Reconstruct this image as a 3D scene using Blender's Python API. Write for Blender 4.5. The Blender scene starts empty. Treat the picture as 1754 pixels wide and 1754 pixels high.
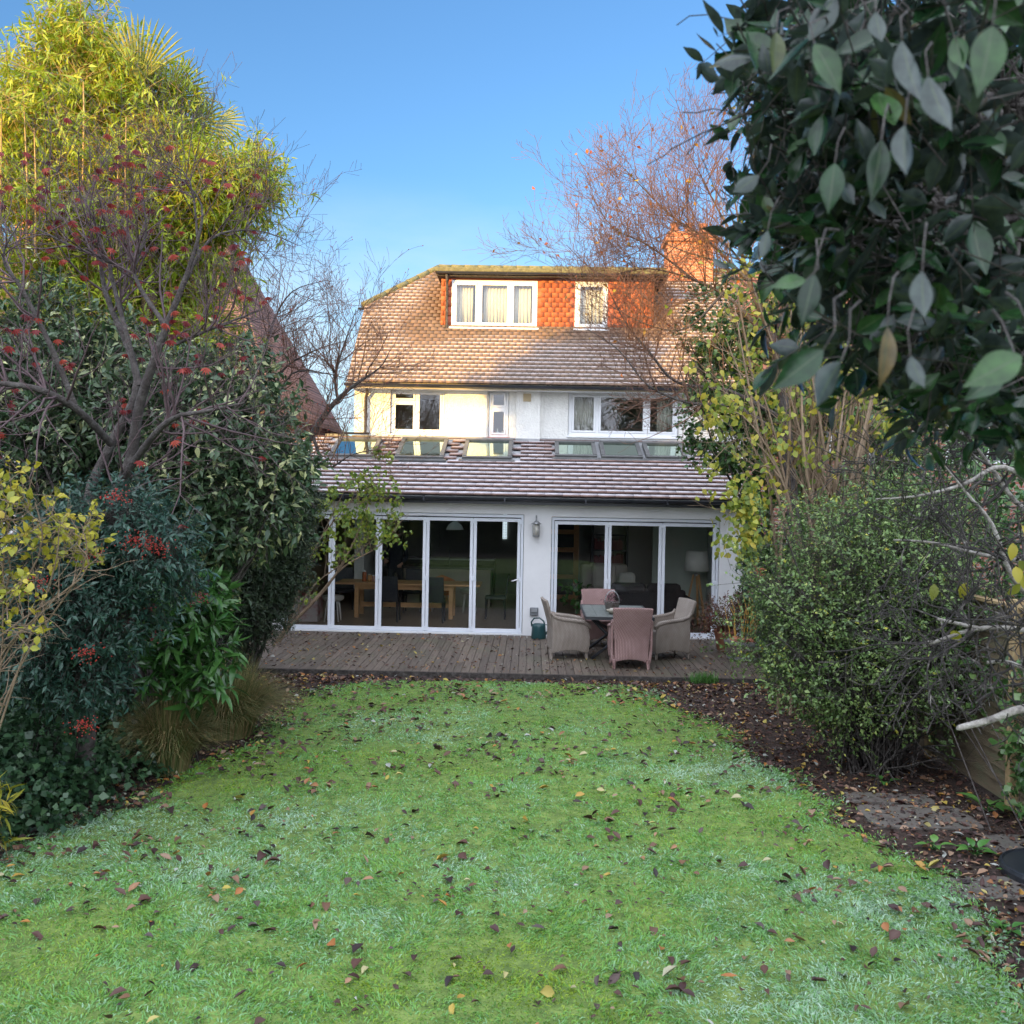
import bpy, math, random
import numpy as np
from mathutils import Matrix, Vector
sc = bpy.context.scene
rad = math.radians
PI = math.pi

# ---------------------------------------------------------------- camera
EYE = 2.80
F_PX = 1700.0
pitch, roll, yaw = rad(1.18), rad(1.06), rad(1.08)
cam_rot = Matrix.Rotation(yaw, 3, 'Z') @ Matrix.Rotation(PI/2 - pitch, 3, 'X') @ Matrix.Rotation(roll, 3, 'Z')
cd = bpy.data.cameras.new("camera")
cd.sensor_width = 36.0
cd.lens = 36.0 * F_PX / 1754.0
cd.clip_start = 0.05
cd.clip_end = 2000
cd.dof.use_dof = True
cd.dof.focus_distance = 14.0
cd.dof.aperture_fstop = 5.6
cam = bpy.data.objects.new("camera", cd)
sc.collection.objects.link(cam)
cam.matrix_world = Matrix.Translation((0, 0, EYE)) @ cam_rot.to_4x4()
sc.camera = cam

# ---------------------------------------------------------------- daylight
SUN_EL, SUN_ROT = 9.5, 216.0          # low winter sun, behind and left of the camera
w = bpy.data.worlds.new("World"); sc.world = w; w.use_nodes = True
nt = w.node_tree; N = nt.nodes; Lk = nt.links
bg = N["Background"]
sky = N.new("ShaderNodeTexSky"); sky.sky_type = 'NISHITA'; sky.sun_disc = False
sky.sun_elevation = rad(SUN_EL); sky.sun_rotation = rad(SUN_ROT)
sky.altitude = 50; sky.air_density = 1.0; sky.dust_density = 0.3; sky.ozone_density = 3.0
tc = N.new("ShaderNodeTexCoord"); sep = N.new("ShaderNodeSeparateXYZ")
Lk.new(tc.outputs['Generated'], sep.inputs[0])
mp = N.new("ShaderNodeMapping"); mp.inputs['Scale'].default_value = (1.6, 1.6, 5.0)
Lk.new(tc.outputs['Generated'], mp.inputs[0])
cn = N.new("ShaderNodeTexNoise"); cn.inputs['Scale'].default_value = 2.3; cn.inputs['Detail'].default_value = 7; cn.inputs['Roughness'].default_value = 0.55
Lk.new(mp.outputs[0], cn.inputs['Vector'])
el = N.new("ShaderNodeMapRange"); el.inputs['From Min'].default_value = 0.0; el.inputs['From Max'].default_value = 0.30
el.inputs['To Min'].default_value = 1.0; el.inputs['To Max'].default_value = 0.0
Lk.new(sep.outputs['Z'], el.inputs['Value'])
nr = N.new("ShaderNodeMapRange"); nr.inputs['From Min'].default_value = 0.40; nr.inputs['From Max'].default_value = 0.58
Lk.new(cn.outputs['Fac'], nr.inputs['Value'])
mul = N.new("ShaderNodeMath"); mul.operation = 'MULTIPLY'; mul.use_clamp = True
Lk.new(el.outputs[0], mul.inputs[0]); Lk.new(nr.outputs[0], mul.inputs[1])
ha = N.new("ShaderNodeMath"); ha.operation = 'MULTIPLY_ADD'; ha.use_clamp = True; ha.inputs[1].default_value = 0.35   # thin haze low down
Lk.new(el.outputs[0], ha.inputs[0]); Lk.new(mul.outputs[0], ha.inputs[2]); mul = ha
cm = N.new("ShaderNodeMix"); cm.data_type = 'RGBA'
cm.inputs['B'].default_value = (2.9, 3.6, 4.2, 1)
deep = N.new("ShaderNodeMix"); deep.data_type = 'RGBA'; deep.blend_type = 'MULTIPLY'; deep.inputs['Factor'].default_value = 1.0; deep.inputs['B'].default_value = (0.82, 1.0, 1.13, 1)
Lk.new(sky.outputs[0], deep.inputs['A'])
Lk.new(mul.outputs[0], cm.inputs['Factor']); Lk.new(deep.outputs['Result'], cm.inputs['A'])
# added fill light: unseen bright veil overhead and behind; sky over house clear
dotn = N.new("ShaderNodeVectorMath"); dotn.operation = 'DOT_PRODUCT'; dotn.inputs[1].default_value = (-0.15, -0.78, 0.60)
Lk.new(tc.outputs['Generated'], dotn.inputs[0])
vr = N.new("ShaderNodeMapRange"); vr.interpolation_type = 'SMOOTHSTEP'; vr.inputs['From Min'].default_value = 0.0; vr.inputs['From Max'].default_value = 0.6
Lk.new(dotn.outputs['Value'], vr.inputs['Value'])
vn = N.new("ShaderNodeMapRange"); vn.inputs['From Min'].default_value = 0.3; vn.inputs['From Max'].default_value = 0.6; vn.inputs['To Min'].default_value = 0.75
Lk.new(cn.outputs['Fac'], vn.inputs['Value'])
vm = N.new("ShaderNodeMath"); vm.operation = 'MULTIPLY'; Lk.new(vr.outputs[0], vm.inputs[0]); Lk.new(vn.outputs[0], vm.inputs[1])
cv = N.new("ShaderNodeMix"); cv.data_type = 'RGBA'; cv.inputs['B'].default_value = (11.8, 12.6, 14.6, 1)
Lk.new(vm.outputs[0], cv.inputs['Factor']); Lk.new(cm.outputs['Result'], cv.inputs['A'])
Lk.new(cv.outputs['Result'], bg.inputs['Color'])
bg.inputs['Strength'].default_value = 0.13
sd = bpy.data.lights.new("sun", 'SUN'); sd.energy = 5.0; sd.angle = rad(0.6); sd.color = (1.0, 0.60, 0.14)
sun = bpy.data.objects.new("sun", sd); sc.collection.objects.link(sun)
sdir = Vector((math.sin(rad(SUN_ROT))*math.cos(rad(SUN_EL)), math.cos(rad(SUN_ROT))*math.cos(rad(SUN_EL)), math.sin(rad(SUN_EL))))
sun.location = sdir*60
sun.rotation_euler = sdir.to_track_quat('Z', 'Y').to_euler()
sc.view_settings.view_transform = 'Standard'; sc.view_settings.look = 'None'
sc.view_settings.gamma = 1.0; sc.view_settings.exposure = 1.08
sc.cycles.use_denoising = True
sc.cycles.max_bounces = 8; sc.cycles.diffuse_bounces = 3; sc.cycles.transparent_max_bounces = 24

# ---------------------------------------------------------------- helpers
def at(u, v, Y):
    d = cam_rot @ Vector(((u-877)/F_PX, -(v-877)/F_PX, -1)); t = Y/d.y
    return np.array([d.x*t, Y, EYE + d.z*t])

def wloc(o):
    v = Vector((0, 0, 0))
    while o is not None:
        v += o.location; o = o.parent
    return v

def tag(o, label=None, cat=None, group=None, kind=None):
    if label: o['label'] = label
    if cat: o['category'] = cat
    if group: o['group'] = group
    if kind: o['kind'] = kind
    return o

def thing(name, label, cat, loc=(0, 0, 0), group=None):
    o = bpy.data.objects.new(name, None); sc.collection.objects.link(o)
    o.location = loc; o.empty_display_size = 0.2
    return tag(o, label, cat, group)

class MB:
    """collects quads / tris and links them as one mesh object"""
    def __init__(s): s.v = []; s.f = []; s.n = 0; s.mi = []; s.at = {}
    def add(s, V, Fs, mi=0, **attrs):
        V = np.asarray(V, float).reshape(-1, 3)
        Fs = [tuple(int(i)+s.n for i in f) for f in Fs]
        s.v.append(V); s.f += Fs; s.mi += [mi]*len(Fs)
        s.n += len(V); return s
    def box(s, a, b, mi=0):
        (x0, y0, z0), (x1, y1, z1) = a, b
        V = [(x0,y0,z0),(x1,y0,z0),(x1,y1,z0),(x0,y1,z0),(x0,y0,z1),(x1,y0,z1),(x1,y1,z1),(x0,y1,z1)]
        return s.add(V, [(0,3,2,1),(4,5,6,7),(0,1,5,4),(1,2,6,5),(2,3,7,6),(3,0,4,7)], mi)
    def bar(s, p, q, wx, wy, up=(0, 0, 1), mi=0, taper=1.0):
        p = np.array(p, float); q = np.array(q, float); d = (q-p)/np.linalg.norm(q-p)
        a = np.cross(d, up)
        if np.linalg.norm(a) < 1e-4: a = np.cross(d, (0, 1, 0))
        a /= np.linalg.norm(a); b = np.cross(a, d)
        V = []
        for c, k in ((p, 1), (q, taper)):
            for sx, sy in ((-1,-1),(1,-1),(1,1),(-1,1)): V.append(c+a*sx*wx/2*k+b*sy*wy/2*k)
        return s.add(V, [(3,2,1,0),(4,5,6,7),(0,1,5,4),(1,2,6,5),(2,3,7,6),(3,0,4,7)], mi)
    def tube(s, pts, r, k=8, mi=0, cap=True):
        V, Fs = tube_arrays(pts, r, k, cap); return s.add(V, Fs, mi)
    def lathe(s, c, prof, k=20, mi=0):
        c = np.array(c, float); V = []; n = len(prof)
        for (r, z) in prof:
            for i in range(k):
                t = 2*PI*i/k; V.append(c+np.array([r*math.cos(t), r*math.sin(t), z]))
        Fs = []
        for j in range(n-1):
            for i in range(k):
                i2 = (i+1) % k; Fs.append((j*k+i, j*k+i2, (j+1)*k+i2, (j+1)*k+i))
        Fs.append(tuple(range(k-1, -1, -1))); Fs.append(tuple((n-1)*k+i for i in range(k)))
        return s.add(V, Fs, mi)
    def build(s, name, mat, parent=None, loc=None, smooth=False, bevel=0, faceattr=None, pointattr=None):
        V = np.concatenate(s.v) if s.v else np.zeros((0, 3))
        return link_mesh(name, V, s.f, mat, parent, loc, smooth, bevel, s.mi, faceattr, pointattr)

def link_mesh(name, V, Fs, mat, parent=None, loc=None, smooth=False, bevel=0, mi=None, faceattr=None, pointattr=None):
    off = np.array(wloc(parent)) if parent is not None else np.array(loc if loc is not None else (0, 0, 0), float)
    me = bpy.data.meshes.new(name)
    V = V-off
    if isinstance(Fs, np.ndarray):
        nf, k = Fs.shape
        me.vertices.add(len(V)); me.vertices.foreach_set('co', V.astype(np.float32).ravel())
        me.loops.add(nf*k); me.loops.foreach_set('vertex_index', Fs.astype(np.int32).ravel())
        me.polygons.add(nf); me.polygons.foreach_set('loop_start', np.arange(0, nf*k, k, dtype=np.int32))
        me.update(calc_edges=True)
    else:
        me.from_pydata(V.tolist(), [], Fs)
    ms = mat if isinstance(mat, (list, tuple)) else [mat]
    for m in ms: me.materials.append(m)
    if mi is not None and len(ms) > 1: me.polygons.foreach_set('material_index', np.array(mi, np.int32))
    if smooth: me.polygons.foreach_set('use_smooth', np.ones(len(me.polygons), bool))
    for nm, arr in (faceattr or {}).items():
        A = me.attributes.new(nm, 'FLOAT', 'FACE'); A.data.foreach_set('value', np.asarray(arr, np.float32))
    for nm, arr in (pointattr or {}).items():
        A = me.attributes.new(nm, 'FLOAT', 'POINT'); A.data.foreach_set('value', np.asarray(arr, np.float32))
    o = bpy.data.objects.new(name, me); sc.collection.objects.link(o)
    if parent is not None: o.parent = parent
    elif loc is not None: o.location = loc
    if bevel:
        b = o.modifiers.new('bevel', 'BEVEL'); b.width = bevel; b.segments = 2; b.limit_method = 'ANGLE'
    return o

def tube_arrays(pts, r, k=8, cap=True):
    P = np.asarray(pts, float); n = len(P)
    R = np.full(n, r, float) if np.isscalar(r) else np.asarray(r, float)
    T = np.gradient(P, axis=0); T /= (np.linalg.norm(T, axis=1)[:, None]+1e-9)
    ref = np.array([0.13, 0.21, 0.97]) if abs(T[0][2]) < 0.8 else np.array([0.97, 0.2, 0.1])
    A = np.cross(T, ref); A /= (np.linalg.norm(A, axis=1)[:, None]+1e-9); B = np.cross(T, A)
    ang = np.arange(k)*2*PI/k
    V = (P[:, None, :] + R[:, None, None]*(A[:, None, :]*np.cos(ang)[None, :, None] + B[:, None, :]*np.sin(ang)[None, :, None])).reshape(-1, 3)
    Fs = []
    for j in range(n-1):
        for i in range(k):
            i2 = (i+1) % k; Fs.append((j*k+i, (j+1)*k+i, (j+1)*k+i2, j*k+i2))
    if cap: Fs.append(tuple(range(k))); Fs.append(tuple((n-1)*k+i for i in range(k-1, -1, -1)))
    return V, Fs

def tubes_np(paths, k=4):
    """many tubes as one quad array (no caps)"""
    VV = []; FF = []; off = 0
    for pts, r in paths:
        P = np.asarray(pts, float); n = len(P); R = np.asarray(r, float)
        T = np.empty_like(P); T[1:-1] = P[2:]-P[:-2]; T[0] = P[1]-P[0]; T[-1] = P[-1]-P[-2]
        T /= (np.sqrt((T*T).sum(1))[:, None]+1e-9)
        ref = np.array([0.13, 0.21, 0.97]) if abs(T[0][2]) < 0.8 else np.array([0.97, 0.2, 0.1])
        A = np.cross(T, ref); A /= (np.sqrt((A*A).sum(1))[:, None]+1e-9); B = np.cross(T, A)
        ang = np.arange(k)*2*PI/k
        V = (P[:, None]+R[:, None, None]*(A[:, None]*np.cos(ang)[None, :, None]+B[:, None]*np.sin(ang)[None, :, None])).reshape(-1, 3)
        j = np.repeat(np.arange(n-1), k); i = np.tile(np.arange(k), n-1); i2 = (i+1) % k
        FF.append(np.stack([j*k+i, (j+1)*k+i, (j+1)*k+i2, j*k+i2], 1)+off)
        VV.append(V); off += len(V)
    return np.concatenate(VV), np.concatenate(FF)

def unit(v): return v/(np.linalg.norm(v, axis=-1, keepdims=True)+1e-9)

def leaf_geo(C, D, Nn, L, W, seg=2, fold=0.25, droop=0.3, peak=0.45, curl=None):
    """folded curved leaves: 3 verts a row, 2 quads a segment. C base, D direction, Nn face normal"""
    n = len(C); D = unit(D); S = unit(np.cross(D, Nn)); Up = np.cross(S, D)
    L = np.broadcast_to(L, (n,)); W = np.broadcast_to(W, (n,))
    dr = np.broadcast_to(droop, (n,))
    if seg == 1:
        mid = C + D*(L*peak)[:, None] - Up*(L*dr*0.15)[:, None]; up = Up*(W*0.5*fold)[:, None]; sd_ = S*(W*0.5)[:, None]
        V = np.stack([C, mid-sd_+up, C+D*L[:, None]-Up*(L*dr)[:, None], mid+sd_+up], 1).reshape(-1, 3)
        return V, np.arange(4*n).reshape(-1, 4)[:, ::-1], 1
    ts = np.linspace(0, 1, seg+1); rows = []
    for t in ts:
        wt = (math.sin(PI*min(1, t**(math.log(0.5)/math.log(peak))))**(0.85 if seg < 6 else (0.95 if t < peak else 1.12)) if 0 < t < 1 else 0.04)
        c = C + D*(L*t)[:, None] - Up*(L*dr*t*t)[:, None]
        side = S*(W*0.5*wt)[:, None]; up = Up*(W*0.5*wt*fold)[:, None]
        rows.append(np.stack([c-side+up, c, c+side+up], 1))
    V = np.stack(rows, 1).reshape(-1, 3)                     # n, seg+1, 3
    m = 3*(seg+1); fs = []
    for j in range(seg):
        a = 3*j; fs += [(a, a+1, a+4, a+3), (a+1, a+2, a+5, a+4)]
    Fs = (np.array(fs)[None]+(np.arange(n)*m)[:, None, None]).reshape(-1, 4)
    return V, Fs, 2*seg

def leaves(name, mat, C, D, Nn, L, W, tint, parent=None, loc=None, edge=False, **kw):
    V, Fs, per = leaf_geo(C, D, Nn, L, W, **kw)
    pa = None
    if edge: pa = {'edge': np.tile([1.0, 0.0, 1.0], len(V)//3)}
    return link_mesh(name, V, Fs, mat, parent, loc, faceattr={'tint': np.repeat(tint, per)}, pointattr=pa, smooth=edge)

def grow(rng, p, d, L, r, lvl, out, tips, nch=(5, 5, 4, 3), spread=0.8, wob=0.16, up=0.1, fac=0.55, nseg=5, tipr=0.0015, start=0.2):
    """one branch with its side branches; out gets (points, radii), tips gets (point, direction)"""
    pts = [np.array(p, float)]; d = unit(np.array(d, float)); rr = [r]
    r1 = max(tipr, r*0.35)
    for i in range(nseg):
        d = unit(d + rng.normal(0, wob, 3) + np.array([0, 0, up])*0.5)
        pts.append(pts[-1]+d*L/nseg); rr.append(r+(r1-r)*(i+1)/nseg)
    out.append((np.array(pts), np.array(rr))); tips.append((pts[-1], d))
    if lvl <= 0: return
    n = nch[-lvl] if lvl <= len(nch) else nch[0]
    for c in range(n):
        t = start + (1-start)*(c+rng.random()*0.8)/n; k = min(int(t*nseg), nseg-1); fr = t*nseg-k
        q = pts[k]+(pts[k+1]-pts[k])*fr; dd = unit(pts[k+1]-pts[k])
        side = unit(np.cross(dd, rng.normal(0, 1, 3)))
        nd = unit(dd*(1-0.35*spread)+side*spread+np.array([0, 0, up]))
        grow(rng, q, nd, L*fac*(0.6+0.7*rng.random())*(1.15-0.5*t), (r+(r1-r)*t)*0.6, lvl-1, out, tips, nch, spread, wob, up, fac, max(3, nseg-1), tipr, start)

def limb_px(pts):
    """a limb through points given as (u, v, depth, radius); returns smooth path"""
    P = np.array([at(a, b, c) for a, b, c, _ in pts]); R = np.array([x[3] for x in pts])
    n = len(P); tt = np.linspace(0, n-1, (n-1)*4+1); res = []
    for t in tt:
        i = min(int(t), n-2); f = t-i
        p0 = P[max(i-1, 0)]; p1 = P[i]; p2 = P[i+1]; p3 = P[min(i+2, n-1)]
        res.append(0.5*((2*p1)+(-p0+p2)*f+(2*p0-5*p1+4*p2-p3)*f*f+(-p0+3*p1-3*p2+p3)*f**3))
    return np.array(res), np.interp(tt, np.arange(n), R)

def sprout(rng, limb, n, L, lvl, out, tips, t0=0.2, up=0.1, **kw):
    P, R = limb
    for _ in range(n):
        t = t0+(1-t0)*rng.random(); k = min(int(t*(len(P)-1)), len(P)-2)
        d = unit(P[k+1]-P[k]); side = unit(np.cross(d, rng.normal(0, 1, 3)))
        grow(rng, P[k], unit(d*0.5+side+np.array([0, 0, up])), L*(0.6+0.8*rng.random()), min(R[k]*0.6, 0.012), lvl, out, tips, up=up, **kw)

def E(u, v, Y, ru, rv, ry=None):
    """an ellipsoid of foliage: centre seen at u, v at depth Y, radii given in photo pixels at that depth"""
    c = at(u, v, Y); k = Y/F_PX
    return (c, np.array([ru*k, ry if ry else ru*k, rv*k]))

def shell_points(rng, ells, n, lo=0.55, hi=1.05, lump=0.18, zmin=0.03):
    w_ = np.array([e[1][0]*e[1][2] for e in ells]); w_ = w_/w_.sum()
    idx = rng.choice(len(ells), n, p=w_)
    c = np.array([e[0] for e in ells])[idx]; r = np.array([e[1] for e in ells])[idx]
    d = unit(rng.normal(0, 1, (n, 3)))
    ph = idx[:, None]*1.7
    lm = 1+lump*(np.sin(d[:, :1]*5+ph)*np.sin(d[:, 1:2]*6+ph*2+1)+np.sin(d[:, 2:]*7+d[:, :1]*4+ph))
    f = lo+(hi-lo)*np.sqrt(rng.random((n, 1)))
    P = c+r*d*f*lm
    keep = P[:, 2] > zmin
    return P[keep], unit(d/r)[keep]

def foliage(rng, ells, n, k, twig, jit=0.5, up=0.2, lo=0.55, hi=1.05, lump=0.18, gather=0.6, zmin=0.03):
    """sprays: n sprays of k leaves along a short twig; returns leaf bases, directions, normals, per-leaf random, twigs"""
    P, O = shell_points(rng, ells, n, lo, hi, lump, zmin); n = len(P)
    A = unit(O*gather+rng.normal(0, jit, (n, 3))+np.array([0, 0, up]))
    t = (np.arange(k)+rng.random((n, k)))/k
    C = P[:, None]+A[:, None]*(t*twig)[..., None]
    side = unit(rng.normal(0, 1, (n, k, 3)))
    D = unit(A[:, None]*0.7+side*0.75)
    Nn = unit(rng.normal(0, 0.6, (n, k, 3))+np.array([0, 0, 0.9])+O[:, None]*0.5)
    base = np.repeat(rng.random((n, 1)), k, 1)
    T = np.clip(base*0.6+rng.random((n, k))*0.4, 0, 1)
    return C.reshape(-1, 3), D.reshape(-1, 3), Nn.reshape(-1, 3), T.ravel(), (P, A)

# ---------------------------------------------------------------- materials
def nodes(name):
    m = bpy.data.materials.new(name); m.use_nodes = True
    nt = m.node_tree; return m, nt, nt.nodes, nt.links, nt.nodes['Principled BSDF']

def ramp(nt, cols, fac, pos=None):
    r = nt.nodes.new('ShaderNodeValToRGB'); e = r.color_ramp.elements
    while len(e) < len(cols): e.new(0.5)
    for i, c in enumerate(cols):
        e[i].position = pos[i] if pos else i/(len(cols)-1); e[i].color = (*c, 1)
    nt.links.new(fac, r.inputs[0]); return r.outputs[0]

def pmat(name, cols, scale=6, rough=0.7, bump=0.0, bscale=40, metal=0, stretch=(1, 1, 1), detail=6, spec=0.5, pos=None):
    m, nt, N, L, b = nodes(name)
    tc = N.new('ShaderNodeTexCoord'); mp = N.new('ShaderNodeMapping'); mp.inputs['Scale'].default_value = stretch
    L.new(tc.outputs['Object'], mp.inputs[0])
    if len(cols) > 1:
        n = N.new('ShaderNodeTexNoise'); n.inputs['Scale'].default_value = scale; n.inputs['Detail'].default_value = detail; n.inputs['Roughness'].default_value = 0.65
        L.new(mp.outputs[0], n.inputs['Vector'])
        L.new(ramp(nt, cols, n.outputs['Fac'], pos or [0.3+0.4*i/(len(cols)-1) for i in range(len(cols))]), b.inputs['Base Color'])
    else: b.inputs['Base Color'].default_value = (*cols[0], 1)
    b.inputs['Roughness'].default_value = rough; b.inputs['Metallic'].default_value = metal
    b.inputs['Specular IOR Level'].default_value = spec
    if bump:
        n2 = N.new('ShaderNodeTexNoise'); n2.inputs['Scale'].default_value = bscale; n2.inputs['Detail'].default_value = 4
        L.new(mp.outputs[0], n2.inputs['Vector'])
        bp = N.new('ShaderNodeBump'); bp.inputs['Strength'].default_value = bump; bp.inputs['Distance'].default_value = 0.02
        L.new(n2.outputs['Fac'], bp.inputs['Height']); L.new(bp.outputs[0], b.inputs['Normal'])
    return m

def leafmat(name, cols, rough=0.45, trans=0.3, under=None, spec=0.5, pos=None, vein=None):
    """leaf colour from each leaf's own tint; some light passes through"""
    m, nt, N, L, b = nodes(name)
    a = N.new('ShaderNodeAttribute'); a.attribute_name = 'tint'
    col = ramp(nt, cols, a.outputs['Fac'], pos)
    if under:
        g = N.new('ShaderNodeNewGeometry'); mx = N.new('ShaderNodeMix'); mx.data_type = 'RGBA'
        L.new(g.outputs['Backfacing'], mx.inputs['Factor']); L.new(col, mx.inputs['A']); mx.inputs['B'].default_value = (*under, 1)
        col = mx.outputs['Result']
    if vein:      # pale midrib and faint blotches
        ve = N.new('ShaderNodeAttribute'); ve.attribute_name = 'edge'; tc = N.new('ShaderNodeTexCoord')
        nz = N.new('ShaderNodeTexNoise'); nz.inputs['Scale'].default_value = 45; nz.inputs['Detail'].default_value = 6; L.new(tc.outputs['Object'], nz.inputs['Vector'])
        mb_ = N.new('ShaderNodeMix'); mb_.data_type = 'RGBA'; mb_.blend_type = 'MULTIPLY'; mb_.inputs['Factor'].default_value = 0.8
        L.new(col, mb_.inputs['A']); L.new(ramp(nt, [(0.5,0.5,0.5),(1.5,1.45,1.3)], nz.outputs['Fac'], [0.3, 0.7]), mb_.inputs['B'])
        mv = N.new('ShaderNodeMix'); mv.data_type = 'RGBA'; L.new(ramp(nt, [(0.8,0.8,0.8),(0,0,0)], ve.outputs['Fac'], [0.02, 0.10]), mv.inputs['Factor'])
        L.new(mb_.outputs['Result'], mv.inputs['A']); mv.inputs['B'].default_value = (*vein, 1); col = mv.outputs['Result']
        bp = N.new('ShaderNodeBump'); bp.inputs['Strength'].default_value = 0.35; bp.inputs['Distance'].default_value = 0.003; L.new(nz.outputs['Fac'], bp.inputs['Height']); L.new(bp.outputs[0], b.inputs['Normal'])
    L.new(col, b.inputs['Base Color']); b.inputs['Roughness'].default_value = rough; b.inputs['Specular IOR Level'].default_value = spec
    if trans:
        t = N.new('ShaderNodeBsdfTranslucent'); L.new(col, t.inputs['Color'])
        ms = N.new('ShaderNodeMixShader'); ms.inputs[0].default_value = trans
        L.new(b.outputs[0], ms.inputs[1]); L.new(t.outputs[0], ms.inputs[2])
        L.new(ms.outputs[0], N['Material Output'].inputs['Surface'])
    return m

def glassmat(name, tint=(0.92, 0.95, 0.94), k=1.7, rough=0.0, refl=(1, 1, 1)):
    m, nt, N, L, b = nodes(name); N.remove(b)
    t = N.new('ShaderNodeBsdfTransparent'); t.inputs[0].default_value = (*tint, 1)
    g = N.new('ShaderNodeBsdfGlossy'); g.inputs['Roughness'].default_value = rough; g.inputs[0].default_value = (*refl, 1)
    f = N.new('ShaderNodeFresnel'); f.inputs['IOR'].default_value = 1.5
    mu = N.new('ShaderNodeMath'); mu.operation = 'MULTIPLY'; mu.use_clamp = True; mu.inputs[1].default_value = k
    L.new(f.outputs[0], mu.inputs[0]); ms = N.new('ShaderNodeMixShader')
    L.new(mu.outputs[0], ms.inputs[0]); L.new(t.outputs[0], ms.inputs[1]); L.new(g.outputs[0], ms.inputs[2])
    L.new(ms.outputs[0], N['Material Output'].inputs['Surface'])
    return m

def tilemat(name, cols, frost=(0.43, 0.37, 0.35), vlo=0.34, vhi=0.75):
    """roof tiles: per-tile colour, frost lying on the upper part of each tile where 'frost' allows"""
    m, nt, N, L, b = nodes(name)
    a = N.new('ShaderNodeAttribute'); a.attribute_name = 'tint'
    av = N.new('ShaderNodeAttribute'); av.attribute_name = 'v'
    af = N.new('ShaderNodeAttribute'); af.attribute_name = 'frost'
    tc = N.new('ShaderNodeTexCoord')
    n = N.new('ShaderNodeTexNoise'); n.inputs['Scale'].default_value = 9; n.inputs['Detail'].default_value = 8
    L.new(tc.outputs['Object'], n.inputs['Vector'])
    col = ramp(nt, cols, a.outputs['Fac'])
    md = N.new('ShaderNodeMix'); md.data_type = 'RGBA'; md.blend_type = 'MULTIPLY'; md.inputs['Factor'].default_value = 0.5
    L.new(col, md.inputs['A']); L.new(ramp(nt, [(0.5, 0.5, 0.45), (1.2, 1.15, 1.1)], n.outputs['Fac'], [0.35, 0.65]), md.inputs['B'])
    ad = N.new('ShaderNodeMath'); ad.operation = 'MULTIPLY_ADD'; ad.inputs[1].default_value = 0.35; L.new(n.outputs['Fac'], ad.inputs[0]); L.new(av.outputs['Fac'], ad.inputs[2])
    mr = N.new('ShaderNodeMapRange'); mr.interpolation_type = 'SMOOTHSTEP'
    mr.inputs['From Min'].default_value = vlo+0.175; mr.inputs['From Max'].default_value = vhi+0.175
    L.new(ad.outputs[0], mr.inputs['Value'])
    mu = N.new('ShaderNodeMath'); mu.operation = 'MULTIPLY'; mu.use_clamp = True; L.new(mr.outputs[0], mu.inputs[0]); L.new(af.outputs['Fac'], mu.inputs[1])
    mx = N.new('ShaderNodeMix'); mx.data_type = 'RGBA'; mx.inputs['B'].default_value = (*frost, 1)
    L.new(mu.outputs[0], mx.inputs['Factor']); L.new(md.outputs['Result'], mx.inputs['A'])
    L.new(mx.outputs['Result'], b.inputs['Base Color']); b.inputs['Roughness'].default_value = 0.8
    return m

def brickmat(name, c1, c2, mortar, scale=1.0, bw=0.225, rh=0.075, msz=0.01, bump=0.4):
    m, nt, N, L, b = nodes(name)
    tc = N.new('ShaderNodeTexCoord'); sp = N.new('ShaderNodeSeparateXYZ'); cb = N.new('ShaderNodeCombineXYZ')
    L.new(tc.outputs['Object'], sp.inputs[0])
    ad = N.new('ShaderNodeMath'); ad.operation = 'ADD'; L.new(sp.outputs['X'], ad.inputs[0]); L.new(sp.outputs['Y'], ad.inputs[1])
    L.new(ad.outputs[0], cb.inputs['X']); L.new(sp.outputs['Z'], cb.inputs['Y'])
    br = N.new('ShaderNodeTexBrick'); br.inputs['Scale'].default_value = scale
    br.inputs['Brick Width'].default_value = bw; br.inputs['Row Height'].default_value = rh; br.inputs['Mortar Size'].default_value = msz
    br.inputs['Color1'].default_value = (*c1, 1); br.inputs['Color2'].default_value = (*c2, 1); br.inputs['Mortar'].default_value = (*mortar, 1)
    L.new(cb.outputs[0], br.inputs['Vector']); L.new(br.outputs['Color'], b.inputs['Base Color'])
    bp = N.new('ShaderNodeBump'); bp.inputs['Strength'].default_value = bump; bp.inputs['Distance'].default_value = 0.01; bp.invert = True
    L.new(br.outputs['Fac'], bp.inputs['Height']); L.new(bp.outputs[0], b.inputs['Normal'])
    b.inputs['Roughness'].default_value = 0.85
    return m

M = {}
M['render'] = pmat('pebbledash', [(0.42,0.25,0.12),(0.70,0.69,0.65),(0.80,0.79,0.74)], 3.5, 0.9, 0.9, 28, pos=[0.285, 0.315, 0.62])
M['smooth'] = pmat('painted_wall', [(0.76,0.76,0.76),(0.86,0.86,0.86)], 1.2, 0.85, 0.12, 30)
M['upvc'] = pmat('white_frame', [(0.80,0.81,0.82),(0.84,0.85,0.86)], 3, 0.35)
M['alu'] = pmat('pale_frame', [(0.74,0.78,0.84),(0.79,0.82,0.87)], 2, 0.35)
M['gap'] = pmat('rubber_seal', [(0.02,0.02,0.03)], rough=0.6)
M['black'] = pmat('black_gutter', [(0.018,0.02,0.028),(0.035,0.037,0.045)], 3, 0.3)
M['lead'] = pmat('lead_flashing', [(0.22,0.23,0.24),(0.36,0.36,0.36)], 4, 0.6, 0.2, 12)
M['mosstile'] = pmat('mossy_ridge', [(0.10,0.09,0.055),(0.15,0.14,0.055),(0.22,0.19,0.12)], 14, 0.9, 0.8, 40)
M['tile'] = tilemat('roof_tile', [(0.13,0.088,0.058),(0.16,0.10,0.067),(0.185,0.12,0.078)])
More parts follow.
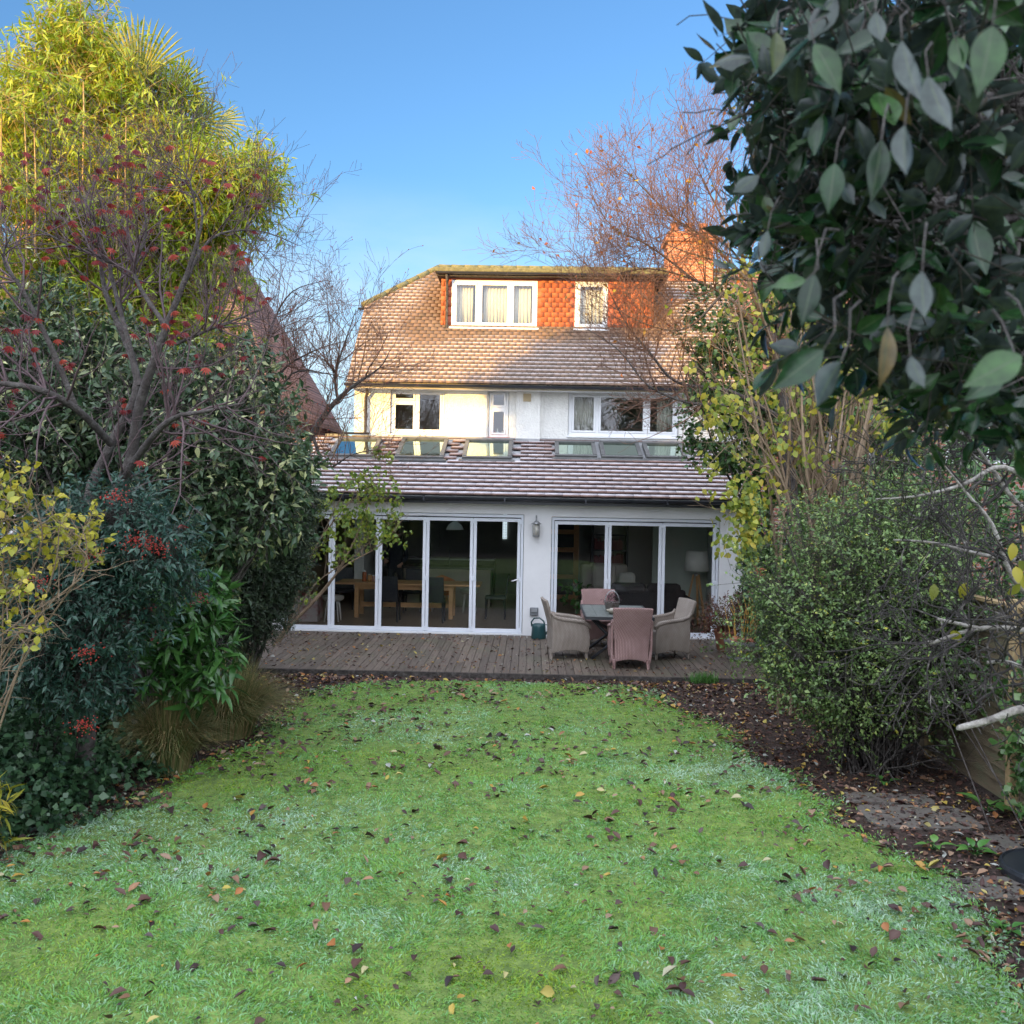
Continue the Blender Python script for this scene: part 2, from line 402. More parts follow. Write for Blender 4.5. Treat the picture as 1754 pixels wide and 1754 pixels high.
M['tile2'] = tilemat('lower_roof_tile', [(0.13,0.08,0.068),(0.16,0.098,0.082),(0.20,0.118,0.095)], frost=(0.48, 0.45, 0.465), vlo=0.16, vhi=0.5)
M['hung'] = tilemat('hung_tile', [(0.36,0.10,0.045),(0.46,0.14,0.06),(0.55,0.19,0.09)])
M['chim'] = brickmat('chimney_brick', (0.55,0.19,0.08), (0.45,0.13,0.06), (0.35,0.25,0.18))
M['redbrick'] = brickmat('red_brick', (0.34,0.13,0.09), (0.27,0.10,0.07), (0.34,0.30,0.26))
M['glass'] = glassmat('window_glass', k=2.0)
M['glassd'] = glassmat('door_glass', tint=(0.93,0.95,0.94), k=1.4)
M['skyglass'] = glassmat('skylight_glass', tint=(0.25,0.34,0.33), k=5.0, rough=0.08, refl=(0.62, 0.74, 0.64))
M['curtain'] = pmat('curtain_cloth', [(0.62,0.60,0.52),(0.72,0.70,0.62)], 8, 0.9, 0.2, 60)
M['floor'] = pmat('oak_floor', [(0.36,0.27,0.18),(0.48,0.37,0.26)], 4, 0.35, stretch=(6, 0.7, 1))
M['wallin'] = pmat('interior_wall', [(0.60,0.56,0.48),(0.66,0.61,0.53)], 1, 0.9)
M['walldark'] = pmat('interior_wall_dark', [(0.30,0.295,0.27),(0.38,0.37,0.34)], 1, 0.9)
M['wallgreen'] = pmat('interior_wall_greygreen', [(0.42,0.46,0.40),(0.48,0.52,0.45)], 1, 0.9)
M['oak'] = pmat('oak', [(0.55,0.29,0.12),(0.68,0.40,0.18)], 5, 0.45, stretch=(1, 8, 8))
M['blackfab'] = pmat('black_leather', [(0.012,0.015,0.022),(0.025,0.028,0.036)], 6, 0.5)
M['whitepl'] = pmat('white_plastic', [(0.72,0.70,0.66),(0.78,0.76,0.72)], 3, 0.4)
M['orangepl'] = pmat('orange_shell', [(0.50,0.15,0.04),(0.55,0.18,0.06)], 3, 0.4)
M['redprint'] = pmat('red_white_print', [(0.45,0.03,0.04),(0.72,0.62,0.60),(0.76,0.70,0.68)], 5, 0.6)
M['redbox'] = pmat('dark_red_box', [(0.14,0.02,0.02),(0.18,0.03,0.03)], 3, 0.5)
M['copper'] = pmat('copper', [(0.55,0.22,0.12)], rough=0.3, metal=0.8)
M['sofa'] = pmat('brown_sofa', [(0.035,0.03,0.032),(0.055,0.048,0.05)], 5, 0.75, 0.2, 30)
M['cream'] = pmat('cream_cushion', [(0.50,0.47,0.40),(0.58,0.55,0.48)], 5, 0.9, 0.2, 20)
M['shade'] = pmat('lamp_shade_linen', [(0.72,0.70,0.62),(0.78,0.76,0.70)], 5, 0.9)
M['tan'] = pmat('tan_plastic', [(0.50,0.40,0.24)], rough=0.6)
M['redclay'] = pmat('red_clay', [(0.55,0.14,0.07),(0.45,0.10,0.05)], 8, 0.8)
M['terra'] = pmat('terracotta', [(0.42,0.16,0.09),(0.52,0.23,0.14)], 12, 0.85, 0.2, 30)
M['green_plastic'] = pmat('dark_green_plastic', [(0.015,0.055,0.06),(0.02,0.075,0.08)], 5, 0.35)
M['deck'] = None
M['steel'] = pmat('galvanised_steel', [(0.35,0.36,0.37),(0.48,0.49,0.50)], 8, 0.4, metal=0.7)
M['iron'] = pmat('dark_iron', [(0.02,0.022,0.026),(0.04,0.042,0.046)], 8, 0.5)
M['fence'] = pmat('fence_timber', [(0.09,0.07,0.045),(0.15,0.115,0.07),(0.10,0.11,0.06)], 3, 0.85, 0.5, 20, stretch=(1, 1, 7))
M['post'] = pmat('fence_post_timber', [(0.30,0.20,0.10),(0.42,0.29,0.15),(0.26,0.25,0.12)], 4, 0.8, 0.5, 22, stretch=(6, 6, 0.7))
M['bark'] = pmat('grey_bark', [(0.035,0.028,0.026),(0.07,0.058,0.052),(0.12,0.11,0.10)], 14, 0.9, 0.8, 50)
M['barkdark'] = pmat('dark_bark', [(0.022,0.018,0.016),(0.05,0.042,0.036),(0.12,0.11,0.10)], 18, 0.85, 0.6, 60)
M['barkred'] = pmat('reddish_twig', [(0.12,0.065,0.045),(0.20,0.10,0.06)], 10, 0.7)
M['barktan'] = pmat('tan_stem', [(0.17,0.12,0.075),(0.28,0.20,0.13)], 10, 0.85, 0.4, 40)
M['barkpale'] = pmat('pale_lichened_bark', [(0.07,0.062,0.055),(0.30,0.275,0.24),(0.50,0.48,0.43)], 22, 0.85, 0.6, 60)
M['culm'] = pmat('bamboo_cane', [(0.30,0.22,0.06),(0.42,0.24,0.08)], 3, 0.4)
# ================================================================ SETTING
def soilmat():
    m, nt, N, L, b = nodes('soil')
    tc = N.new('ShaderNodeTexCoord'); n = N.new('ShaderNodeTexNoise'); n.inputs['Scale'].default_value = 7; n.inputs['Detail'].default_value = 12; n.inputs['Roughness'].default_value = 0.75
    L.new(tc.outputs['Object'], n.inputs['Vector'])
    L.new(ramp(nt, [(0.018,0.011,0.008),(0.045,0.027,0.019),(0.085,0.055,0.038)], n.outputs['Fac'], [0.35, 0.5, 0.68]), b.inputs['Base Color'])
    bp = N.new('ShaderNodeBump'); bp.inputs['Distance'].default_value = 0.05; L.new(n.outputs['Fac'], bp.inputs['Height']); L.new(bp.outputs[0], b.inputs['Normal'])
    b.inputs['Roughness'].default_value = 0.9
    return m
M['soil'] = soilmat()
M['lawn'] = pmat('lawn_thatch', [(0.06,0.10,0.02),(0.13,0.20,0.04),(0.22,0.30,0.07)], 9, 0.95, 0.8, 60, detail=10)
M['slab'] = pmat('paving_stone', [(0.055,0.045,0.038),(0.12,0.105,0.09),(0.09,0.09,0.07)], 5, 0.75, 0.4, 30)
tag(MB().box((-400, -300, -0.5), (400, 700, 0)).build('ground', M['soil']), kind='structure')

LEFT = [(0, -4.6), (5, -4.35), (7.4, -3.9), (9.4, -3.3), (11, -3.05), (12.9, -3.1), (13.9, -2.75), (14.35, -2.2)]
RIGHT = [(0, 2.55), (5.2, 2.75), (6.1, 3.0), (7.4, 3.1), (8.7, 2.75), (10.4, 2.5), (11.4, 2.45), (13.2, 2.0), (14.35, 1.6)]
def lawn_edge(y):
    y = np.asarray(y, float)
    l = np.interp(y, [a for a, _ in LEFT], [b for _, b in LEFT]); r = np.interp(y, [a for a, _ in RIGHT], [b for _, b in RIGHT])
    return l+0.10*np.sin(y*3.1)+0.05*np.sin(y*8.3), r+0.10*np.sin(y*2.7+1)+0.05*np.sin(y*7.1)
ys = np.linspace(-3, 14.35, 140); l_, r_ = lawn_edge(ys)
V = []; Fs = []
for i, y in enumerate(ys):
    for j in range(21):
        x = l_[i]+(r_[i]-l_[i])*j/20
        z = 0.012+0.012*math.sin(x*1.3+y)*math.sin(y*0.9+1)+0.012
        if j in (0, 20): z = 0.004
        V.append((x, y, z))
for i in range(len(ys)-1):
    for j in range(20): a = i*21+j; Fs.append((a, a+1, a+22, a+21))
tag(link_mesh('lawn', np.array(V), Fs, M['lawn'], smooth=True), kind='structure')

# cheap smooth value noise for patches
_rn = np.random.default_rng(7); _G = _rn.random((64, 64))
def vnoise(x, y, s):
    x = np.asarray(x)*s; y = np.asarray(y)*s; xi = np.floor(x).astype(int); yi = np.floor(y).astype(int)
    fx = x-xi; fy = y-yi; fx = fx*fx*(3-2*fx); fy = fy*fy*(3-2*fy)
    g = lambda a, b: _G[a % 64, b % 64]
    return (g(xi, yi)*(1-fx)+g(xi+1, yi)*fx)*(1-fy)+(g(xi, yi+1)*(1-fx)+g(xi+1, yi+1)*fx)*fy
def fbm(x, y, s): return (vnoise(x, y, s)+0.5*vnoise(x+5, y+9, s*2.1)+0.25*vnoise(x+2, y+3, s*4.3))/1.75

# lawn grass: short blades, frosted blue-green in patches, mossy yellow-green in others
rng = np.random.default_rng(11)
M['grass'] = leafmat('grass_blade', [(0.27,0.38,0.03),(0.18,0.36,0.05),(0.16,0.37,0.10),(0.28,0.47,0.26),(0.42,0.58,0.43)], rough=0.6, trans=0.25, pos=[0, 0.25, 0.5, 0.75, 1])
Y = np.concatenate([rng.uniform(4.2, 7.5, 165000), rng.uniform(7.5, 10.5, 95000), rng.uniform(10.5, 14.4, 75000)])
X = rng.uniform(-4.6, 3.3, len(Y)); l_, r_ = lawn_edge(Y)
edge = np.minimum(X-l_, r_-X)+rng.normal(0, 0.10, len(Y))
patch = fbm(X, Y, 1.1); frost = fbm(X+20, Y+7, 0.65); fine = fbm(X+3, Y, 4.0)
keep = (edge > 0) & (rng.random(len(Y)) < 0.55+0.9*(fine-0.25))
X, Y, patch, frost, fine = X[keep], Y[keep], patch[keep], frost[keep], fine[keep]
n = len(X)
L_ = (0.024+0.034*rng.random(n)+0.060*np.clip(fine-0.42, 0, 1))*np.where(Y < 8, 1.12, 1.0)
ti = np.clip(0.45+0.9*(frost-0.5)+0.7*(patch-0.5)+0.5*(fbm(X+40, Y+3, 3.3)-0.5)+rng.normal(0, 0.18, n), 0, 1)
L_ *= np.where(ti < 0.25, 0.6, 0.9)
fa = fbm(X+9, Y+31, 2.6)*14+rng.normal(0, 0.6, n); fl = 0.35+0.9*rng.random(n)
D = unit(np.stack([np.cos(fa)*fl+rng.normal(0, 0.3, n), np.sin(fa)*fl+rng.normal(0, 0.3, n), 0.35+0.7*rng.random(n)], 1))
C = np.stack([X, Y, 0.012+0.012*np.sin(X*1.3+Y)*np.sin(Y*0.9+1)+0.006], 1)
wd = np.cross(D, unit(rng.normal(0, 1, (n, 3)))); wd = unit(wd)*(0.0022+0.0016*rng.random(n)*(1+Y/8))[:, None]
mid = C+D*(L_*0.55)[:, None]; tip = C+D*L_[:, None]-np.array([0, 0, 1])*(L_*0.35)[:, None]
V = np.stack([C-wd, C+wd, mid+wd*0.8, mid-wd*0.8, tip+wd*0.12, tip-wd*0.12], 1).reshape(-1, 3)
Fs = (np.array([[0, 1, 2, 3], [3, 2, 4, 5]])[None]+(np.arange(n)*6)[:, None, None]).reshape(-1, 4)
tag(link_mesh('grass', V, Fs, M['grass'], faceattr={'tint': np.repeat(ti, 2)}), 'short frosty green lawn grass with mossy patches', 'grass', kind='stuff')

# fallen leaves: curled, brown, red, yellow
M['litter'] = leafmat('fallen_leaf', [(0.020,0.012,0.012),(0.055,0.022,0.018),(0.10,0.045,0.030),(0.075,0.055,0.050),(0.16,0.075,0.035),(0.30,0.20,0.13),(0.36,0.13,0.03),(0.42,0.34,0.06),(0.36,0.37,0.33)], rough=0.6, trans=0.1,
                     pos=[0, 0.2, 0.4, 0.55, 0.68, 0.78, 0.86, 0.92, 1.0])
def litter(name, label, X, Y, Z, size, rng, bright=0.0, parent=None):
    n = len(X)
    a = rng.uniform(0, 2*PI, n); D = np.stack([np.cos(a), np.sin(a), rng.normal(0.05, 0.22, n)], 1)
    Nn = unit(np.stack([rng.normal(0, 0.35, n), rng.normal(0, 0.35, n), np.ones(n)], 1))
    s = size*(0.35+0.95*rng.random(n)**2.2)
    C = np.stack([X, Y, Z+0.006+0.012*rng.random(n)], 1)-D*(s*0.4)[:, None]; C[:, 2] = np.maximum(C[:, 2], Z+0.003)
    t = np.clip(rng.random(n)**(1.25-bright)+rng.normal(0, 0.05, n), 0, 1)
    return tag(leaves(name, M['litter'], C, D, Nn, s, s*rng.uniform(0.35, 0.75, n), t, seg=3, fold=0.7, droop=rng.uniform(-0.35, 0.4, n)), label, 'fallen leaves', kind='stuff')
rng = np.random.default_rng(5)
n = 21000
Y = 4.2+10.2*rng.random(n)**0.8; X = rng.uniform(-4.4, 3.3, n); l_, r_ = lawn_edge(Y)
dens = 0.16+0.5*np.exp(-np.minimum(X-l_, r_-X)/0.35)+0.25*(Y > 12.8)+0.16*np.exp(-(X-l_)/1.4)
dens = dens*np.clip(0.25+3.2*(fbm(X+11, Y+2, 1.7)-0.35), 0.12, 2.2)
k = (X > l_) & (X < r_) & (rng.random(n) < dens)
litter('fallen_leaves_on_lawn', 'scattered brown and red leaves lying on the frosty lawn', X[k], Y[k], 0.036, 0.082, rng)
# beds
n = 42000; Y = rng.uniform(3.5, 15, n); X = rng.uniform(-6, 4.4, n); l_, r_ = lawn_edge(np.minimum(Y, 14.34)); r_ = np.where(Y > 14.3, 1.0, r_); l_ = np.where(Y > 14.3, -2, l_)
k = ((X < l_+0.15) & (X > l_-1.6)) | (X > r_-0.15)
litter('fallen_leaves_on_beds', 'dark brown leaf litter covering the bare soil beds', X[k], Y[k], 0.004, 0.070, rng, bright=0.25)
# strip along the deck
n = 2600; Y = 14.45+rng.normal(0, 0.22, n); X = rng.uniform(-4, 4, n); k = (Y < 14.74) & ((rng.random(n) < 0.35) | (X > 1.5) | (X < -2.3))
litter('fallen_leaves_by_deck', 'brown leaves heaped along the deck edge', X[k], Y[k], 0.006, 0.075, rng, bright=0.1)

# ---------------------------------------------------------------- deck
def deckmat():
    m, nt, N, L, b = nodes('weathered_deck_boards')
    tc = N.new('ShaderNodeTexCoord'); a = N.new('ShaderNodeAttribute'); a.attribute_name = 'tint'
    mp = N.new('ShaderNodeMapping'); mp.inputs['Scale'].default_value = (14, 0.8, 4)
    L.new(tc.outputs['Object'], mp.inputs[0]); n = N.new('ShaderNodeTexNoise'); n.inputs['Scale'].default_value = 3; n.inputs['Detail'].default_value = 8
    L.new(mp.outputs[0], n.inputs['Vector'])
    n2 = N.new('ShaderNodeTexNoise'); n2.inputs['Scale'].default_value = 1.3; n2.inputs['Detail'].default_value = 5; L.new(tc.outputs['Object'], n2.inputs['Vector'])
    c = ramp(nt, [(0.085,0.066,0.050),(0.15,0.12,0.095)], n.outputs['Fac'], [0.35, 0.65])
    mx = N.new('ShaderNodeMix'); mx.data_type = 'RGBA'; mx.blend_type = 'MULTIPLY'; mx.inputs['Factor'].default_value = 0.8
    L.new(c, mx.inputs['A']); L.new(ramp(nt, [(0.7,0.68,0.66),(1.25,1.2,1.15)], a.outputs['Fac']), mx.inputs['B'])
    my = N.new('ShaderNodeMix'); my.data_type = 'RGBA'; L.new(ramp(nt, [(0, 0, 0), (0.5, 0.5, 0.5)], n2.outputs['Fac'], [0.5, 0.7]), my.inputs['Factor'])
    L.new(mx.outputs['Result'], my.inputs['A']); my.inputs['B'].default_value = (0.075, 0.085, 0.045, 1)
    L.new(my.outputs['Result'], b.inputs['Base Color']); b.inputs['Roughness'].default_value = 0.6
    bp = N.new('ShaderNodeBump'); bp.inputs['Distance'].default_value = 0.004; L.new(n.outputs['Fac'], bp.inputs['Height']); L.new(bp.outputs[0], b.inputs['Normal'])
    return m
M['deck'] = deckmat()
dk = thing('garden_deck', 'weathered grey-brown timber deck in front of the glass doors', 'deck', (0, 16.5, 0))
rng = np.random.default_rng(3)
mb = MB(); tints = []
x = -6.0
while x < 4.3:
    y0 = 14.80
    cuts = sorted([y0, 18.74]+[y0+rng.uniform(0.8, 3.3)])
    for a, b in zip(cuts[:-1], cuts[1:]):
        mb.box((x, a+0.004, 0.035+rng.uniform(-0.001, 0.001)), (x+0.114, b-0.004, 0.08+rng.uniform(-0.0015, 0.0015))); tints += [rng.random()]*6
    x += 0.122
mb.build('deck_boards', M['deck'], dk, faceattr={'tint': tints})
MB().box((-6, 14.755, 0.002), (4.3, 14.79, 0.078)).build('edge_board', M['barkdark'], dk)
MB().box((-6, 14.80, -0.05), (4.3, 18.74, 0.03)).build('joists', M['barkdark'], dk)
n = 4200; Y = rng.uniform(14.9, 18.6, n); X = rng.uniform(-5, 4.1, n)
k = rng.random(n) < np.clip(0.28+0.75*np.exp(-(X+5)/1.5)+0.15*(Y < 15.6), 0, 1)
litter('fallen_leaves_on_deck', 'small pale and brown leaves scattered over the deck', X[k], Y[k], 0.081, 0.062, rng, bright=0.55)

# paving stones by the right bed
rng = np.random.default_rng(9)
for (cx, cy, sx, sy, a, lab) in [(3.45, 8.72, 0.95, 0.62, 0.03, 'grey paving slab beside the lawn, with an orange leaf at its edge'), (3.38, 9.24, 0.8, 0.3, -0.04, 'narrow grey paving slab behind the large slab'),
                            (4.1, 8.0, 0.75, 0.6, 0.05, 'damp grey slab under the dock leaves by the fence'), (3.35, 7.15, 0.7, 0.4, 0.08, 'grey slab half sunk in grass before the black round cover')]:
    mb = MB(); pr = []
    m_ = 24
    for i in range(m_):
        t = 2*PI*i/m_; c_, s_ = math.cos(t), math.sin(t)
        k_ = 1/max(abs(c_), abs(s_)); k_ = k_*0.93 if k_ > 1.3 else k_
        px, py = c_*k_*sx/2*(1+rng.normal(0, 0.012)), s_*k_*sy/2*(1+rng.normal(0, 0.012))
        pr.append((cx+px*math.cos(a)-py*math.sin(a), cy+px*math.sin(a)+py*math.cos(a)))
    V = [(p[0], p[1], 0.002) for p in pr]+[(p[0], p[1], 0.018) for p in pr]
    Fs = [tuple(range(m_, 2*m_))]+[(i, (i+1) % m_, m_+(i+1) % m_, m_+i) for i in range(m_)]
    mb.add(V, Fs)
    tag(mb.build('paving_slab', M['slab'], loc=(cx, cy, 0)), lab, 'paving slab', 'paving slabs along the right bed')
n = 520; litter('fallen_leaves_on_slabs', 'small leaves and bits lying over the grey paving slabs', rng.uniform(2.95, 4.4, n), rng.uniform(6.9, 9.45, n), 0.019, 0.035, rng, bright=0.2)
cov = thing('round_cover', 'black round plastic cover lying by the slab at the right edge', 'cover', (3.98, 7.4, 0))
MB().lathe((3.98, 7.4, 0), [(0.40, 0.002), (0.41, 0.06), (0.40, 0.085), (0.385, 0.09), (0.375, 0.078), (0.01, 0.082)], 40).build('lid', pmat('black_plastic', [(0.015,0.018,0.024),(0.03,0.034,0.04)], 6, 0.3), cov, smooth=False)
MB().box((3.93, 7.38, 0.083), (4.03, 7.42, 0.094)).build('lid_catch', M['black'], cov, bevel=0.003)

# ================================================================ HOUSE
def panel(mb, O, U, Vd, Nn, w, h, t, holes, mi=0, reveal=True):
    """a slab w by h and t thick (behind Nn) with rectangular openings"""
    O, U, Vd, Nn = [np.array(a, float) for a in (O, U, Vd, Nn)]
    xs = sorted(set([0, w]+[c for a in holes for c in (a[0], a[2])])); ys = sorted(set([0, h]+[c for a in holes for c in (a[1], a[3])]))
    P = lambda x, y, z=0: O+U*x+Vd*y-Nn*z
    def inside(x, y): return any(a[0] < x < a[2] and a[1] < y < a[3] for a in holes)
    for i in range(len(xs)-1):
        for j in range(len(ys)-1):
            x0, x1, y0, y1 = xs[i], xs[i+1], ys[j], ys[j+1]
            if inside((x0+x1)/2, (y0+y1)/2): continue
            mb.add([P(x0,y0),P(x1,y0),P(x1,y1),P(x0,y1)], [(0,1,2,3)], mi)
            mb.add([P(x0,y0,t),P(x1,y0,t),P(x1,y1,t),P(x0,y1,t)], [(3,2,1,0)], mi)
    for (x0, y0, x1, y1) in list(holes)+[(0, 0, w, h)]:
        c = [(x0,y0),(x1,y0),(x1,y1),(x0,y1)]
        for a, b in zip(c, c[1:]+c[:1]):
            mb.add([P(*a),P(*b),P(*b,t),P(*a,t)], [(0,1,2,3)], mi)

def wall_front(mb, x0, x1, z0, z1, y, t, holes):
    panel(mb, (x0, y, z0), (1, 0, 0), (0, 0, 1), (0, -1, 0), x1-x0, z1-z0, t, [(a-x0, b-z0, c-x0, d-z0) for a, b, c, d in holes])

house = thing('house', 'white rendered house with frosted tile roofs, dormer and glass doors', 'house', (0, 21, 0))
DY = 18.8
mb = MB()
wall_front(mb, -5.15, 4.02, 0.0, 2.62, DY, 0.28, [(-4.74, 0.10, -0.12, 2.37), (0.40, 0.10, 3.58, 2.34)])
mb.box((-5.15, DY+0.285, 0), (-4.93, 21.75, 2.66)); mb.box((3.80, DY+0.285, 0), (4.02, 21.75, 2.66))
for x0 in (-5.15, 3.80):    # raking side walls under the lower roof
    mb.add([(x0,DY+0.285,2.66),(x0+0.22,DY+0.285,2.66),(x0+0.22,21.75,2.66),(x0,21.75,2.66),(x0,DY+0.285,2.68),(x0+0.22,DY+0.285,2.68),(x0+0.22,21.75,3.78),(x0,21.75,3.78)],
           [(0,1,5,4),(1,2,6,5),(2,3,7,6),(3,0,4,7),(4,5,6,7)])
mb.build('wall', M['smooth'], house)
# upper wall with pebbledash
mb = MB()
UW = [(-3.13, 4.02, -1.93, 5.01), (-0.97, 3.98, -0.52, 5.03), (0.78, 4.04, 3.20, 5.03)]
wall_front(mb, -3.92, 4.7, 3.45, 5.12, 21.8, 0.25, UW)
mb.box((-3.92, 22.055, 0), (-3.70, 28.2, 5.1)); mb.box((4.48, 22.055, 0), (4.7, 28.2, 5.1)); mb.box((-3.92, 28.205, 0), (4.7, 28.4, 5.1))
# gable above eaves on the left side
gz = lambda y: 5.12+0.93*(y-21.4)
mb.add([(-3.92,22.055,5.10),(-3.92,28.2,5.10),(-3.92,26.05,7.05),(-3.92,23.55,7.05),(-3.72,22.055,5.10),(-3.72,28.2,5.10),(-3.72,26.05,7.05),(-3.72,23.55,7.05)], [(0,3,2,1),(4,5,6,7),(0,4,7,3),(3,7,6,2),(2,6,5,1)])
mb.build('wall', M['render'], house)
for a_, b_ in (((-1.86, 21.765, 3.98), (-1.00, 21.797, 5.06)), ((-0.36, 21.72, 3.80), (0.17, 21.797, 5.06))): MB().box(a_, b_).build('wall_pier', M['render'], house, bevel=0.006)

def window(parent, x0, x1, z0, z1, y, cols, name='window', fr=0.055, d=0.07, mat='upvc', glass='glass', sill=None, transoms=None):
    """framed window: cols = list of casement edges in x; transoms {col: z}"""
    ox, oz = (x0+x1)/2, z0
    mb = MB()
    mb.box((x0, y, z0), (x1, y+d, z0+fr)); mb.box((x0, y, z1-fr), (x1, y+d, z1))
    mb.box((x0, y, z0+fr), (x0+fr, y+d, z1-fr)); mb.box((x1-fr, y, z0+fr), (x1, y+d, z1-fr))
    for c in cols[1:-1]: mb.box((c-fr*0.45, y, z0+fr), (c+fr*0.45, y+d, z1-fr))
    W = mb.build(name, M[mat], parent, bevel=0.004)
    for i in range(len(cols)-1):
        a = (cols[i]+fr*0.45 if i else x0+fr)+0.003; b = (cols[i+1]-fr*0.45 if i < len(cols)-2 else x1-fr)-0.003
        zs = [z0+fr+0.003, z1-fr-0.003]
        if transoms and i in transoms:
            mb = MB(); t = transoms[i]; mb.box((a, y, t-0.028), (b, y+d, t+0.028)); mb.build('transom', M[mat], W)
            zs = [zs[0], t-0.030, t+0.030, zs[1]]
        for c0, c1 in zip(zs[::2], zs[1::2]):
            s = 0.042; mb = MB()
            mb.box((a, y-0.014, c0), (b, y+0.03, c0+s)); mb.box((a, y-0.014, c1-s), (b, y+0.03, c1)); mb.box((a, y-0.014, c0+s), (a+s, y+0.03, c1-s)); mb.box((b-s, y-0.014, c0+s), (b, y+0.03, c1-s))
            mb.build('casement', M[mat], W, bevel=0.004)
            MB().add([(a+s-0.004,y+0.012,c0+s-0.004),(b-s+0.004,y+0.012,c0+s-0.004),(b-s+0.004,y+0.012,c1-s+0.004),(a+s-0.004,y+0.012,c1-s+0.004)], [(0,1,2,3)]).build('pane', M[glass], W)
    if sill:
        MB().box((x0-0.04, y-0.10, z0-0.04), (x1+0.04, y+d, z0-0.003)).build('sill', M[sill], W, bevel=0.004)
    return W
window(house, -3.12, -1.94, 4.03, 5.0, 21.86, [-3.12, -2.56, -1.94], sill='upvc', transoms={0: 4.74})
window(house, -0.96, -0.53, 3.99, 5.02, 21.86, [-0.96, -0.53], sill='redclay', transoms={0: 4.62})
window(house, 0.79, 3.19, 4.05, 5.02, 21.86, [0.79, 1.42, 2.50, 3.19], sill='upvc', fr=0.075)
mb = MB().box((-0.21, 21.70, 4.77), (-0.04, 21.72, 4.94))
for i in range(4): mb.box((-0.20+i*0.04, 21.69, 4.785), (-0.18+i*0.04, 21.70, 4.925))
mb.build('air_vent', M['tan'], house, bevel=0.002)
mb = MB().box((-3.95, 21.70, 3.86), (-0.37, 21.795, 3.975)); mb.box((-0.36, 21.66, 3.86), (0.17, 21.715, 3.96)); mb.box((0.18, 21.70, 3.86), (4.7, 21.795, 3.975))
mb.build('lead_flashing', M['lead'], house, bevel=0.003)

def tiles(name, mat, O, U, S, w, h, tw, gauge, inside, rng, parent, frostfn=None, th=0.016, lift=0.03, tintfn=None, stag=True):
    """courses of overlapping tiles on a plane; 'inside'(x, y) keeps a tile"""
    O, U, S = [np.array(a, float) for a in (O, U, S)]; Nn = np.cross(U, S); Nn /= np.linalg.norm(Nn)
    nc = int(h/gauge)+1; nx = int(w/tw)+2; VV = []; n = 0; ti = []; fr = []; vv = []
    for j in range(nc):
        for i in range(-1, nx):
            x0 = i*tw+(tw/2 if (stag and j % 2) else 0); x1 = x0+tw*0.996; y0 = j*gauge; y1 = min(y0+gauge*1.15, h)
            x0 = max(x0, 0); x1 = min(x1, w)
            if x1-x0 < 0.02 or y1-y0 < 0.02 or not inside((x0+x1)/2, y0+gauge*0.5): continue
            a = lift+rng.normal(0, 0.0006); b = 0.004
            P = lambda x, y, z: O+U*x+S*y+Nn*z
            sk = rng.normal(0, 0.002)
            VV += [P(x0,y0+sk,a-th),P(x1,y0,a-th),P(x1,y1,b-th),P(x0,y1,b-th),P(x0,y0+sk,a),P(x1,y0,a+rng.normal(0, 0.001)),P(x1,y1,b),P(x0,y1,b)]
            vv += [0, 0, 0.95, 0.95, 0, 0, 0.95, 0.95]
            f = frostfn((x0+x1)/2, y0) if frostfn else 0
            f = np.clip(f+rng.normal(0, 0.06), 0, 1) if f > 0.02 else 0
            t = rng.random() if not tintfn else tintfn((x0+x1)/2, y0, rng)
            ti += [t]*5; fr += [f, 0, 0, 0, 0]; n += 1
    B = np.array([[4,5,6,7],[0,1,5,4],[1,2,6,5],[3,0,4,7],[0,3,2,1]])
    Fs = (B[None]+(np.arange(n)*8)[:, None, None]).reshape(-1, 4)
    return link_mesh(name, np.array(VV), Fs, mat, parent, faceattr={'tint': ti, 'frost': fr}, pointattr={'v': vv})

# lower roof: sheet under the tiles with openings for the skylights
ROz, ROy, K = 2.70, 18.42, 0.364
Sl = np.array([0, 1, K]); Sl /= np.linalg.norm(Sl); RH = (21.79-ROy)/Sl[1]
def ron(u, v):
    """a point seen at u, v on the lower roof plane, as (x, distance up the slope)"""
    lo, hi = 17.0, 23.0
    for _ in range(40):
        m_ = (lo+hi)/2; p = at(u, v, m_)
        if p[2] > ROz+K*(m_-ROy): lo = m_
        else: hi = m_
    p = at(u, v, lo); return p[0], (lo-ROy)/Sl[1]
SKY = []

_sk = [(((583, 757), (654, 757)), ((559, 785), (641, 787))), (((697, 757), (768, 757)), ((668, 788), (760, 790))), (((800, 759), (878, 760)), ((789, 789), (877, 791))),
       (((952, 763), (1018, 763)), ((949, 787), (1023, 787))), (((1024, 763), (1091, 763)), ((1032, 789), (1103, 789))), (((1099, 765), (1165, 765)), ((1108, 789), (1178, 790)))]
for (a, b), (c, d) in _sk:
    pa, pb, pc, pd = ron(*a), ron(*b), ron(*c), ron(*d)
    SKY.append(((pa[0]+pc[0])/2, (pc[1]+pd[1])/2, (pb[0]+pd[0])/2, (pa[1]+pb[1])/2))
print('SKYLIGHTS', [tuple(round(float(q), 2) for q in s) for s in SKY], 'roof len', RH)
X0 = -5.35; RW = 4.05-X0
Nr = np.cross((1, 0, 0), Sl)
mb = MB(); panel(mb, (X0, ROy, ROz), (1, 0, 0), Sl, Nr, RW, RH, 0.05, [(s[0]-X0+0.05, s[1]+0.05, s[2]-X0-0.05, s[3]-0.05) for s in SKY])
mb.build('roof_lining', M['lead'], house)
rng = np.random.default_rng(21)
def in_low(x, y):
    xx = x+X0
    return not any(s[0]-0.04 < xx < s[2]+0.04 and s[1]-0.05 < y < s[3]+0.3 for s in SKY)
